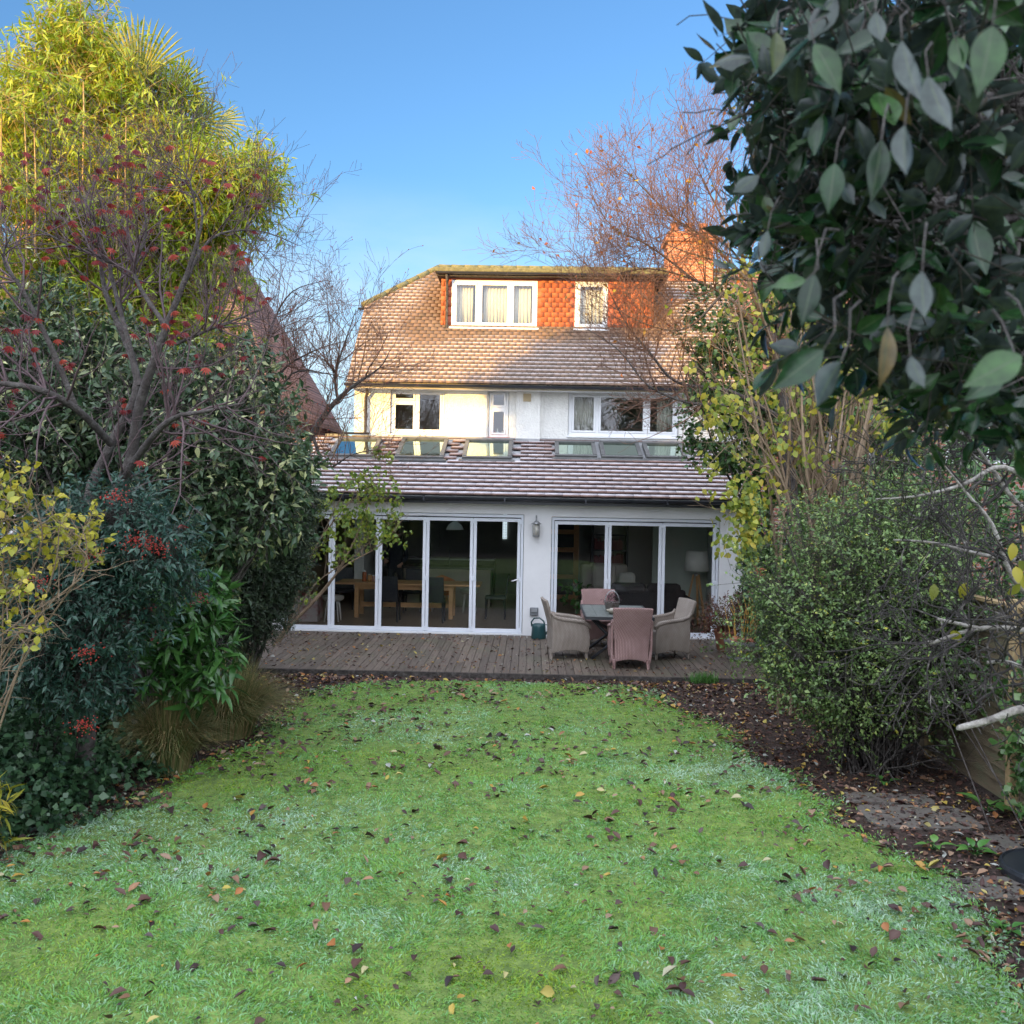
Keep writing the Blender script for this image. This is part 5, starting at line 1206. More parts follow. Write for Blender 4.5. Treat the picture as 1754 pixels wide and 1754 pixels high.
def crown_from(name, parent, rng, ells, n, k, twig, L, W, mat, seg=2, wmul=1, tw=True, twmat=None, twr=0.002, Lv=0.34, **kw):
    fk = {a: kw.pop(a) for a in list(kw) if a in ('jit', 'up', 'lo', 'hi', 'lump', 'gather', 'zmin')}
    C, D, Nn, T, (P, A) = foliage(rng, ells, n, k, twig, **fk)
    Ls = L*(1+rng.normal(0, Lv, len(C))).clip(0.4, 1.8)
    tt = kw.pop('tintfn', None)
    if tt: T = tt(C, T)
    o = leaves(name, mat, C, D, Nn, Ls, W*Ls/L, T, parent, seg=seg, **kw)
    if tw:
        V, Fs = tubes_np([(np.array([p-a*twig*1.2, p, p+a*twig*0.9]), np.array([twr*1.6, twr*1.2, twr*0.5])) for p, a in zip(P, A)], 3)
        link_mesh('twigs', V, Fs, twmat or M['bark'], parent)
    return P

# --- bamboo, left
rng = np.random.default_rng(101)
M['bamboo'] = leafmat('bamboo_leaf', [(0.11,0.18,0.015),(0.24,0.34,0.02),(0.38,0.45,0.025),(0.50,0.49,0.04)], 0.5, 0.35, pos=[0, 0.4, 0.75, 1])
bb = plant('bamboo', 'tall yellow-green bamboo clump towering over the left border', 'bamboo', (-5.4, 12.6, 0))
YB = 12.6
ells = [E(130, 60, YB, 55, 65), E(100, 160, YB, 90, 80), E(215, 160, YB, 85, 80), E(60, 270, YB, 110, 90), E(190, 280, YB, 130, 90), E(290, 215, YB+0.4, 62, 70), E(310, 310, YB, 95, 75), E(400, 310, YB-0.3, 75, 50),
        E(110, 380, YB, 150, 90), E(250, 390, YB, 140, 80), E(380, 360, YB, 60, 45), E(30, 200, YB, 50, 60), E(150, 520, YB+0.3, 170, 110), E(300, 500, YB+0.3, 90, 100), E(60, 660, YB+0.3, 120, 120), E(250, 640, YB+0.3, 130, 110), E(440, 300, YB, 32, 45)]
ells = [(c, np.minimum(r, 1.15)*np.array([1, 1, 1])) for c, r in ells]
P = crown_from('foliage', bb, rng, ells, 15500, 7, 0.22, 0.105, 0.022, M['bamboo'], lo=0.35, hi=1.18, lump=0.34, up=-0.15, droop=0.5, twmat=M['culm'], twr=0.0018, gather=0.35)
out = []
for i in range(46):
    b = np.array([-5.4+rng.normal(0, 0.55), 12.7+rng.normal(0, 0.35), 0]); tgt = P[rng.integers(len(P))]
    if tgt[2] < 4.5: tgt = tgt+np.array([0, 0, 2.5])
    m1 = b+(tgt-b)*np.array([0.12, 0.12, 0.42]); m2 = b+(tgt-b)*np.array([0.42, 0.42, 0.78])
    out.append((np.array([b, m1, m2, tgt]), np.array([0.019, 0.017, 0.012, 0.004])))
for u, v0, v1 in ((0, 170, 300), (45, 170, 320), (60, 220, 320), (213, 200, 290), (142, 140, 190), (200, 260, 310)):
    out.append((np.array([at(u, v1+120, YB-0.9), at(u+2, v1, YB-1.0), at(u+rng.normal(0, 3), v0, YB-1.0)]), np.array([0.014, 0.012, 0.006])))
V, Fs = tubes_np(out, 6); link_mesh('canes', V, Fs, M['culm'], bb, smooth=True)

# --- fan palm among the bamboo
M['palm'] = leafmat('palm_leaf', [(0.12,0.16,0.03),(0.22,0.25,0.04),(0.32,0.31,0.06)], 0.4, 0.25)
pm = plant('fan_palm', 'tall fan palm with stiff pleated fronds rising out of the bamboo', 'palm', (-4.9, 12.4, 0))
crown = at(265, 235, 12.4)
MB().tube([(-4.9, 12.4, 0), (crown[0]-0.1, 12.4, 3), tuple(crown+np.array([0, 0, -0.1]))], [0.12, 0.11, 0.09], 10).build('trunk', pmat('palm_fibre', [(0.07,0.045,0.03),(0.14,0.10,0.06)], 20, 0.95, 0.8, 50), pm, smooth=True)
def frond(u, v, dirx, tilt, size, spread=2.5, n=24):
    q = at(u, v, 12.15 if size > 0.7 else 12.9); F = MB()
    ax = np.array([math.sin(dirx), -0.25, math.cos(dirx)]); ax /= np.linalg.norm(ax); sx = np.cross(ax, (0, -1, 0)); sx /= np.linalg.norm(sx)
    nn = np.cross(sx, ax)
    Vv = []; Ff = []; mm = 0
    for i in range(n):
        a = -spread/2+spread*i/(n-1); d = ax*math.cos(a)+sx*math.sin(a)-nn*0.12*abs(a)*tilt
        d /= np.linalg.norm(d); s_ = np.cross(d, nn); s_ /= np.linalg.norm(s_); L = size*(0.85+0.2*math.cos(a)+rng.normal(0, 0.03))
        w_ = L*spread/(n-1)*0.21
        V4 = []
        for t_, ww in ((0.04, 0.08), (0.55, 1.0), (0.85, 0.6), (1.0, 0.06)):
            c = q+d*L*t_-np.array([0, 0, 1])*0.10*L*t_**3; V4 += [c-s_*w_*ww, c+nn*w_*0.5*ww, c+s_*w_*ww]
        Ff += [(mm+3*j+a_, mm+3*j+a_+1, mm+3*j+a_+4, mm+3*j+a_+3) for j in range(3) for a_ in (0, 1)]; Vv += V4; mm += 12
    link_mesh('frond', np.array(Vv), Ff, M['palm'], pm, faceattr={'tint': rng.random(len(Ff))})
    MB().tube([tuple(crown), tuple((crown+q)/2-np.array([0, 0, 0.03])), tuple(q)], [0.016, 0.012, 0.009], 6).build('frond_stalk', M['palm'], pm)
frond(238, 140, 0.12, 1, 0.80, 1.7, 18); frond(292, 165, 0.85, 1, 0.60, 1.7, 15); frond(330, 215, 1.5, 1, 0.5, 2.4, 18); frond(60, 128, -0.9, 1, 0.45, 2.2, 16); frond(370, 210, 1.9, 1, 0.42, 2.4, 16); frond(180, 210, -0.9, 1, 0.5, 2.4, 18); frond(265, 290, 2.9, 1, 0.5, 2.4, 18)

# --- Japanese maple with red leaves
rng = np.random.default_rng(102)
mp_ = plant('maple_tree', 'nearly bare maple with spreading dark limbs and a few red leaves', 'tree', (-3.9, 8.6, 0))
YM = 8.6
L1 = [limb_px([(148, 1397, YM, 0.09), (150, 1160, YM, 0.07), (165, 990, YM, 0.065), (195, 870, YM, 0.055), (225, 780, YM, 0.05), (240, 690, YM-0.1, 0.042), (285, 560, YM-0.3, 0.03), (330, 440, YM-0.4, 0.017), (345, 350, YM-0.4, 0.008), (290, 290, YM-0.5, 0.004)]),
      limb_px([(165, 990, YM, 0.055), (150, 860, YM+0.1, 0.045), (190, 760, YM+0.2, 0.04), (235, 650, YM+0.3, 0.034), (180, 500, YM+0.4, 0.022), (165, 390, YM+0.4, 0.012), (120, 310, YM+0.4, 0.006), (40, 260, YM+0.4, 0.003)]),
      limb_px([(210, 820, YM, 0.035), (260, 750, YM-0.4, 0.028), (300, 715, YM-0.6, 0.022), (350, 705, YM-0.8, 0.015), (420, 690, YM-0.9, 0.007)]),
      limb_px([(190, 760, YM, 0.034), (130, 700, YM-0.5, 0.03), (60, 665, YM-0.8, 0.026), (-30, 655, YM-1.0, 0.02)]),
      limb_px([(130, 700, YM-0.5, 0.026), (90, 600, YM-0.6, 0.022), (40, 500, YM-0.7, 0.017), (5, 440, YM-0.8, 0.01), (35, 380, YM-0.8, 0.004)]),
      limb_px([(240, 660, YM, 0.026), (190, 470, YM+0.1, 0.018), (190, 450, YM+0.1, 0.016), (120, 420, YM, 0.012), (60, 390, YM, 0.006)]),
      limb_px([(285, 560, YM-0.3, 0.022), (230, 470, YM-0.2, 0.016), (250, 400, YM-0.2, 0.01), (240, 300, YM-0.2, 0.004)]),
      limb_px([(310, 500, YM-0.3, 0.016), (360, 410, YM-0.2, 0.012), (440, 395, YM-0.1, 0.006), (510, 420, YM, 0.003)]),
      limb_px([(300, 590, YM-0.3, 0.016), (370, 560, YM-0.3, 0.012), (450, 530, YM-0.2, 0.005)]),
      limb_px([(340, 440, YM-0.4, 0.012), (325, 310, YM-0.4, 0.007), (270, 270, YM-0.4, 0.003)])]
V, Fs = tubes_np(L1, 9); link_mesh('trunk', V, Fs, M['bark'], mp_, smooth=True)
out, tips = [], []
for l_i in L1: sprout(rng, l_i, 17, 0.72, 2, out, tips, t0=0.35, up=0.16, nch=(4, 4), wob=0.14, fac=0.6, tipr=0.0016)
V, Fs = tubes_np(out, 4); link_mesh('twigs', V, Fs, pmat('maple_twig', [(0.07,0.045,0.045),(0.13,0.08,0.085)], 10, 0.7), mp_)
tp = np.array([t[0] for t in tips]); tp = tp[(tp[:, 2] < 5.6) & (tp[:, 0] < -2.3)]; k = rng.choice(len(tp), 620)
C = tp[k]+rng.normal(0, 0.015, (620, 3)); sel = rng.choice(620, 260, replace=False); C = C[sel]
n = len(C); rep = 5; Cc = np.repeat(C, rep, 0); fan = np.tile(np.linspace(-1.0, 1.0, rep), n); ba = np.repeat(rng.uniform(-0.5, 0.5, n), rep)
D = np.stack([np.sin(fan+ba), np.repeat(rng.normal(0, 0.3, n), rep), -np.cos(fan+ba)], 1)
Nn = np.repeat(unit(np.stack([rng.normal(0, 0.5, n), -np.ones(n), rng.normal(0, 0.3, n)], 1)), rep, 0)
leaves('red_leaves', leafmat('maple_leaf', [(0.10,0.012,0.02),(0.26,0.03,0.03),(0.42,0.07,0.04)], 0.6, 0.35), Cc, D, Nn, 0.055, 0.018, np.repeat(rng.random(n), rep), mp_, seg=2)

# --- variegated elaeagnus, left middle
rng = np.random.default_rng(103)
M['elae'] = leafmat('variegated_leaf', [(0.022,0.055,0.022),(0.045,0.09,0.035),(0.10,0.15,0.07),(0.46,0.48,0.22)], 0.35, 0.2, pos=[0, 0.4, 0.7, 0.86])
el = plant('variegated_shrub', 'large dark evergreen shrub with cream-edged leaves in the left border', 'shrub', (-3.7, 10.3, 0))
YE = 10.4
ells = [E(380, 760, YE, 130, 105), E(430, 850, YE-0.2, 90, 80), E(290, 720, YE+0.2, 120, 120), E(180, 680, YE+0.4, 120, 130), E(60, 640, YE+0.5, 110, 130), E(330, 880, YE-0.1, 110, 90), E(470, 800, YE-0.1, 55, 60), E(110, 780, YE+0.4, 120, 110), E(400, 650, YE+0.3, 60, 60), E(250, 950, YE+0.3, 150, 110)]
P = crown_from('foliage', el, rng, ells, 7600, 7, 0.20, 0.082, 0.034, M['elae'], lo=0.45, hi=1.08, up=0.05, droop=0.35, seg=2)
stems_to(rng, (-3.9, 10.4, 0), P, 40, 0.025, M['bark'], el)
# --- clipped dark yew-like evergreen beside the deck
rng = np.random.default_rng(104)
M['yew'] = leafmat('yew_needle', [(0.018,0.035,0.018),(0.035,0.06,0.028),(0.075,0.095,0.045)], 0.55, 0.1, pos=[0, 0.6, 1])
yw = plant('evergreen_bush', 'rounded dense dark evergreen bush overhanging the left of the deck', 'bush', (-3.75, 13.6, 0))
YY = 13.6
ells = [E(440, 900, YY, 95, 105), E(400, 1010, YY, 105, 110), E(475, 870, YY-0.2, 65, 75), E(350, 930, YY, 80, 110), E(460, 960, YY, 70, 90)]
P = crown_from('foliage', yw, rng, ells, 9500, 9, 0.12, 0.040, 0.010, M['yew'], lo=0.72, hi=1.04, lump=0.07, gather=1.1, jit=0.4, seg=1, droop=0.1, tw=True, twmat=M['barkdark'], twr=0.0012)
crown_from('inner_foliage', yw, rng, [(c, r*0.85) for c, r in ells], 4500, 6, 0.12, 0.09, 0.04, M['yew'], lo=0.5, hi=1.0, lump=0.05, seg=1, tw=False)
stems_to(rng, (-4.0, 13.7, 0), P, 26, 0.03, M['bark'], yw)
# --- nandina with red berries
rng = np.random.default_rng(105)
M['nand'] = leafmat('blue_green_leaf', [(0.014,0.042,0.030),(0.028,0.075,0.050),(0.08,0.15,0.11)], 0.4, 0.2)
nd = plant('nandina_shrub', 'blue-green feathery shrub with red berry clusters in the left border', 'shrub', (-3.5, 8.0, 0))
YN = 7.9
ells = [E(200, 890, YN, 75, 50), E(270, 940, YN-0.2, 60, 50), E(120, 960, YN, 90, 80), E(180, 1040, YN, 80, 70), E(50, 1090, YN-0.2, 70, 80), E(140, 1150, YN, 60, 55), E(310, 1000, YN, 25, 22)]
P = crown_from('foliage', nd, rng, ells, 2300, 12, 0.20, 0.052, 0.018, M['nand'], lo=0.45, hi=1.08, up=-0.1, droop=0.4, gather=0.8, twr=0.0014)
stems_to(rng, (-4.3, 8.8, 0), P, 18, 0.008, M['barkdark'], nd)
def berries(name, parent, ctrs, n, rr, r, mat):
    if n > 1:
        for c in ctrs: berries1(name, parent, [c], n, rr, r, mat)
        return
    return berries1(name, parent, ctrs, n, rr, r, mat)
def berries1(name, parent, ctrs, n, rr, r, mat):
    VV = []; FF = []; off = 0
    for c in ctrs:
        for _ in range(n):
            p = c+rng.normal(0, 1, 3)*rr
            V = [p+np.array(q)*r for q in ((1,0,0),(-1,0,0),(0,1,0),(0,-1,0),(0,0,1),(0,0,-1))]
            VV += V; FF += [(off+a, off+b, off+c_) for a, b, c_ in ((0,2,4),(2,1,4),(1,3,4),(3,0,4),(2,0,5),(1,2,5),(3,1,5),(0,3,5))]; off += 6
    return link_mesh(name, np.array(VV), FF, mat, parent, smooth=True)
M['berry'] = pmat('red_berry', [(0.40,0.035,0.02),(0.30,0.02,0.015)], 30, 0.35)
berries('berry_cluster', nd, [at(198, 850, YN-0.45), at(250, 930, YN-0.5), at(272, 938, YN-0.5), at(158, 950, YN-0.6), at(232, 925, YN-0.5), at(150, 1118, YN-0.6), at(145, 1245, YN-0.7), at(60, 1000, YN-0.7)], 75, np.array([0.055, 0.05, 0.035]), 0.0065, M['berry'])
# --- glossy green shrub
rng = np.random.default_rng(106)
M['skim'] = leafmat('glossy_green_leaf', [(0.02,0.07,0.015),(0.045,0.13,0.025),(0.09,0.20,0.05)], 0.28, 0.2)
sk = plant('glossy_shrub', 'bright glossy green shrub with long leaves above the ornamental grasses', 'shrub', (-3.3, 9.5, 0))
YS = 9.4
P = crown_from('foliage', sk, rng, [E(320, 1060, YS, 75, 65), E(280, 1110, YS, 60, 60), E(350, 1020, YS+0.1, 40, 50), E(270, 1040, YS, 45, 40), E(370, 1110, YS, 30, 45), E(340, 1160, YS, 55, 50)], 330, 7, 0.07, 0.135, 0.034, M['skim'], lo=0.35, droop=0.45, seg=4, gather=0.8, up=0.3, twr=0.003)
stems_to(rng, (-3.6, 10.0, 0), P, 16, 0.008, M['barkdark'], sk)
rb = []
for (u, v) in ((250, 1045), (262, 1090), (222, 1045), (225, 1060), (330, 1030), (345, 1025)): rb.append(at(u, v, YS-0.5))
berries('red_bud_cluster', sk, rb, 34, np.array([0.04, 0.03, 0.035]), 0.009, pmat('dark_red_bud', [(0.22,0.02,0.03)], rough=0.5))
# --- yellow-leaved shrub at left edge
rng = np.random.default_rng(107)
M['yell'] = leafmat('yellowing_leaf', [(0.16,0.19,0.03),(0.30,0.31,0.03),(0.48,0.42,0.04),(0.52,0.38,0.06)], 0.5, 0.35)
ye = plant('yellow_shrub', 'straggly shrub with bright yellow leaves at the left edge', 'shrub', (-3.3, 6.6, 0))
YL = 6.5
ells = [E(40, 880, YL, 60, 60), E(100, 900, YL+0.2, 70, 40), E(10, 960, YL-0.1, 40, 80), E(30, 1050, YL-0.3, 45, 60), E(10, 830, YL, 40, 40), E(120, 930, YL+0.3, 55, 40)]
P = crown_from('foliage', ye, rng, ells, 210, 3, 0.09, 0.050, 0.036, M['yell'], lo=0.3, droop=0.3, seg=3, twr=0.002, twmat=M['barktan'])
out, tips = [], []
for (u, v) in ((20, 880), (60, 860), (100, 900), (130, 930), (90, 1000), (70, 1040), (10, 940), (140, 900)):
    lb = limb_px([(-70+rng.normal(0, 14), 1545, YL+0.3, 0.012), (-60+rng.normal(0, 14), 1400, YL+0.3, 0.011), (-10+rng.normal(0, 25), 1150, YL+0.2, 0.007), (u+rng.normal(0, 14)+10, (v+1050)/2, YL, 0.006), (u, v, YL-0.1, 0.003)]); out.append(lb); sprout(rng, lb, 8, 0.3, 1, out, tips, t0=0.35, nch=(3,), tipr=0.001)
V, Fs = tubes_np(out, 5); link_mesh('stems', V, Fs, M['barktan'], ye)
# --- low dark ground cover and ivy, left
rng = np.random.default_rng(108)
M['ivy'] = leafmat('ivy_leaf', [(0.016,0.045,0.02),(0.035,0.085,0.035),(0.075,0.14,0.06)], 0.35, 0.12)
M['ivyl'] = leafmat('lighter_ivy_leaf', [(0.03,0.08,0.025),(0.07,0.16,0.04),(0.16,0.24,0.08)], 0.35, 0.15)
gc = plant('ivy_ground_cover', 'low dark ivy ground cover under the left shrubs', 'ground cover', (-4.3, 8.0, 0)); gc['kind'] = 'stuff'
P = crown_from('foliage', gc, rng, [((-4.3, 8.0, 0.4), (0.6, 0.8, 0.62)), ((-4.5, 7.3, 0.1), (0.62, 0.9, 0.42)), ((-4.1, 8.3, 0.1), (0.55, 0.8, 0.42)), ((-3.85, 9.1, 0.05), (0.45, 0.6, 0.28)), ((-4.5, 8.6, 0.1), (0.95, 0.9, 0.45)), ((-4.3, 9.9, 0.1), (0.85, 0.9, 0.5)), ((-5.2, 8, 0.3), (0.8, 1.5, 0.9)), ((-5.3, 10.5, 0.3), (1.0, 1.5, 1.0)), ((-4.6, 12, 0.2), (1.0, 1.2, 0.6)), ((-5.0, 6.0, 0.1), (0.8, 1.2, 0.4))], 11500, 4, 0.08, 0.050, 0.045, M['ivy'], lo=0.6, seg=1, gather=0.9, tw=False)
# dark backing hedge behind left border
bh = plant('backing_hedge', 'dark mixed evergreen hedge at the back of the left border', 'hedge', (-6.3, 11, 0))
ells = [((-6.1, y, z), (0.75, 1.1, 0.9)) for y in np.arange(3.5, 17, 1.3) for z in (0.7, 1.9, 2.9)]
P = crown_from('foliage', bh, rng, ells, 9000, 5, 0.15, 0.085, 0.045, M['ivy'], lo=0.5, seg=1, tw=False)
stems_to(rng, (-6.1, 11, 0), P, 40, 0.03, M['barkdark'], bh, spread=2.5)
# --- ornamental grasses
def grass_clump(x, y, h, r, n, label, seed):
    rng = np.random.default_rng(seed); out = []
    a = rng.uniform(0, 2*PI, n); lean = rng.random(n)**0.6; b = np.stack([x+r*0.35*np.cos(a)*rng.random(n), y+r*0.35*np.sin(a)*rng.random(n), np.zeros(n)], 1)
    hh = h*(0.65+0.5*rng.random(n)); dirx = np.stack([np.cos(a), np.sin(a), np.zeros(n)], 1)
    rows = []; sd = unit(np.cross(dirx, (0, 0, 1.0)))*0.0055
    for t in (0, 0.3, 0.6, 0.85, 1.0):
        c = b+dirx*(r*lean*t**1.7)[:, None]+np.array([0, 0, 1.0])*(hh*(t-0.62*lean*t**2.6))[:, None]
        wdt = (1-t*0.85); rows += [c-sd*wdt, c+sd*wdt]
    V = np.stack(rows, 1).reshape(-1, 3); V[:, 2] = np.maximum(V[:, 2], 0.01)
    Fs = (np.array([[0,1,3,2],[2,3,5,4],[4,5,7,6],[6,7,9,8]])[None]+(np.arange(n)*10)[:, None, None]).reshape(-1, 4)
    o = link_mesh('ornamental_grass', V, Fs, M['ograss'], loc=(x, y, 0), faceattr={'tint': np.repeat(rng.random(n), 4)})
    tag(o, label, 'ornamental grass', 'arching ornamental grass clumps')
M['ograss'] = leafmat('tawny_grass', [(0.07,0.10,0.03),(0.15,0.19,0.06),(0.30,0.25,0.11),(0.44,0.31,0.15)], 0.6, 0.25)
grass_clump(-3.48, 9.55, 0.95, 0.55, 2300, 'upright tawny grass clump nearest the camera in the left border', 1)
grass_clump(-3.35, 11.0, 0.98, 0.78, 3200, 'broad arching brown-green grass clump beside the deck', 2)
grass_clump(-3.95, 10.6, 0.8, 0.55, 1700, 'smaller dark grass clump behind the other two', 3)
rng = np.random.default_rng(109)
sp_ = plant('bamboo_sprig', 'small pale bamboo shoots poking in low at the left edge', 'plant', (-3.95, 7.35, 0))
P = crown_from('foliage', sp_, rng, [((-3.92, 7.25, 0.35), (0.09, 0.1, 0.30))], 26, 4, 0.05, 0.12, 0.018, M['yell'], lo=0.1, droop=0.6, seg=3, up=0.4)
stems_to(rng, (-3.95, 7.25, 0), P, 8, 0.004, M['barktan'], sp_)

# --- crab apple behind, left of the house
rng = np.random.default_rng(110)
ca = plant('crab_apple_tree', 'bare crab apple tree with tiny red fruit against the sky left of the house', 'tree', (-4.05, 15.4, 0))
YC = 15.4
LC = [limb_px([(395, 1140, YC, 0.07), (440, 930, YC, 0.065), (485, 825, YC, 0.06), (525, 760, YC, 0.055), (560, 705, YC-0.1, 0.045), (600, 665, YC-0.2, 0.03), (650, 630, YC-0.3, 0.012), (668, 600, YC-0.3, 0.005)]),
      limb_px([(500, 800, YC, 0.04), (470, 720, YC+0.1, 0.032), (480, 640, YC+0.2, 0.02), (540, 600, YC+0.2, 0.01), (590, 585, YC+0.2, 0.005)]),
      limb_px([(440, 930, YC, 0.05), (438, 720, YC+0.3, 0.045), (448, 640, YC+0.3, 0.04), (465, 560, YC+0.3, 0.02), (500, 500, YC+0.3, 0.01), (560, 480, YC+0.3, 0.004)]),
      limb_px([(448, 640, YC+0.3, 0.03), (420, 520, YC+0.3, 0.018), (430, 430, YC+0.3, 0.010), (470, 380, YC+0.3, 0.005), (530, 370, YC+0.3, 0.003)]),
      limb_px([(535, 745, YC, 0.03), (560, 800, YC-0.3, 0.018), (600, 780, YC-0.5, 0.008), (640, 770, YC-0.5, 0.004)]),
      limb_px([(580, 690, YC, 0.026), (575, 640, YC, 0.02), (600, 560, YC, 0.008), (610, 530, YC, 0.003)]),
      limb_px([(470, 700, YC+0.2, 0.022), (500, 640, YC+0.2, 0.016), (560, 640, YC, 0.008), (630, 660, YC, 0.003)])]
V, Fs = tubes_np(LC, 8); link_mesh('trunk', V, Fs, M['bark'], ca, smooth=True)
out, tips = [], []
for l_i in LC: sprout(rng, l_i, 24, 0.85, 2, out, tips, t0=0.32, up=0.2, nch=(4, 4), wob=0.16, fac=0.55, tipr=0.0028)
V, Fs = tubes_np(out, 3); link_mesh('twigs', V, Fs, M['barkred'], ca)
tp = np.array([t[0] for t in tips]); berries('fruit', ca, tp[rng.choice(len(tp), 420)], 1, np.zeros(3), 0.010, M['berry'])

# --- leaning shrub on the left of the deck
rng = np.random.default_rng(111)
ls = plant('leaning_shrub', 'young shrub leaning right over the deck with fresh yellow-green leaves', 'shrub', tuple(at(475, 1095, 17.2)*np.array([1, 1, 0])+np.array([0, 0, 0.08])))
YH = 17.2
b0 = (482, 1094)
LS = [limb_px([(474, 1112, YH, 0.055), (478, 1096, YH, 0.05), (500, 1068, YH, 0.034), (560, 1005, YH, 0.022), (600, 940, YH, 0.016), (625, 880, YH, 0.010), (640, 815, YH, 0.004)]),
      limb_px([(500, 1068, YH, 0.03), (545, 1020, YH, 0.02), (590, 970, YH-0.1, 0.015), (650, 935, YH-0.1, 0.010), (690, 890, YH-0.1, 0.004)]),
      limb_px([(490, 1080, YH, 0.024), (515, 1000, YH, 0.015), (545, 930, YH, 0.012), (600, 860, YH, 0.009), (660, 820, YH, 0.003)]),
      limb_px([(486, 1080, YH, 0.02), (500, 1010, YH+0.1, 0.014), (540, 940, YH+0.1, 0.011), (570, 880, YH+0.1, 0.008), (600, 820, YH+0.1, 0.003)]),
      limb_px([(500, 1060, YH, 0.018), (540, 1000, YH+0.1, 0.012), (610, 950, YH, 0.009), (665, 900, YH, 0.005), (700, 880, YH, 0.003)]),
      limb_px([(486, 1085, YH, 0.016), (495, 1020, YH, 0.01), (510, 960, YH, 0.006), (540, 900, YH, 0.003)])]
V, Fs = tubes_np(LS, 7); link_mesh('stems', V, Fs, M['barktan'], ls, smooth=True)
out, tips = [], []
for l_i in LS: sprout(rng, l_i, 9, 0.42, 1, out, tips, t0=0.35, up=0.35, nch=(4,), tipr=0.002)
V, Fs = tubes_np(out, 4); link_mesh('twigs', V, Fs, M['barktan'], ls)
M['fresh'] = leafmat('fresh_leaf', [(0.07,0.13,0.02),(0.16,0.24,0.035),(0.32,0.36,0.04)], 0.45, 0.35)
tp = np.array([t[0] for t in tips]); vis = np.concatenate([tp[rng.choice(len(tp), 150)], shell_points(rng, [E(635, 850, YH, 58, 45), E(600, 900, YH, 50, 50), E(660, 905, YH, 45, 40), E(630, 830, YH, 40, 28)], 150, 0.2)[0]])
k = 5; C = np.repeat(vis, k, 0)+rng.normal(0, 0.035, (len(vis)*k, 3)); n = len(C)
leaves('foliage', M['fresh'], C, unit(rng.normal(0, 1, (n, 3))+np.array([0, 0, -0.7])), unit(rng.normal(0, 0.7, (n, 3))+np.array([0, -0.8, 0.7])), 0.085*rng.uniform(0.6, 1.2, n), 0.065*rng.uniform(0.7, 1.1, n), rng.random(n), ls, seg=3, peak=0.35)

# ---------------------------------------------------------------- right side
# --- ivy mass on the boundary beside the house, and ivy on the fence
rng = np.random.default_rng(120)
iv = plant('ivy_column', 'tall column of dark ivy covering the right corner of the house', 'ivy', (4.6, 16.2, 0))
YI = 15.8
ells = [E(1250, 560, YI, 75, 75), E(1270, 640, YI, 90, 80), E(1240, 730, YI, 75, 70), E(1310, 760, YI-0.3, 75, 90), E(1340, 880, YI-0.5, 60, 90), E(1360, 650, YI, 90, 120), E(1330, 540, YI, 60, 60), E(1440, 780, YI-0.5, 110, 130), E(1500, 640, YI, 110, 110)]
P = crown_from('foliage', iv, rng, ells, 6200, 5, 0.12, 0.065, 0.058, M['ivyl'], lo=0.6, hi=1.05, lump=0.12, seg=1, gather=1.0, twr=0.0015)
stems_to(rng, (4.6, 16.2, 0), P, 25, 0.035, M['bark'], iv)
ih = plant('ivy_on_fence', 'glossy ivy clothing the boundary fence beside the barrel planter', 'ivy', (4.2, 15.4, 0))
ells = [((4.15, y, z), (0.34, 0.55, 0.45)) for y in (14.75, 15.4, 16.1, 16.9, 17.7) for z in (0.35, 0.95, 1.55)]
P = crown_from('foliage', ih, rng, ells, 3300, 5, 0.10, 0.070, 0.062, M['ivy'], lo=0.65, hi=1.05, lump=0.1, seg=1, gather=1.0, zmin=0.1, twr=0.0015)
stems_to(rng, (4.3, 15.6, 0), P, 16, 0.012, M['bark'], ih, spread=0.5)
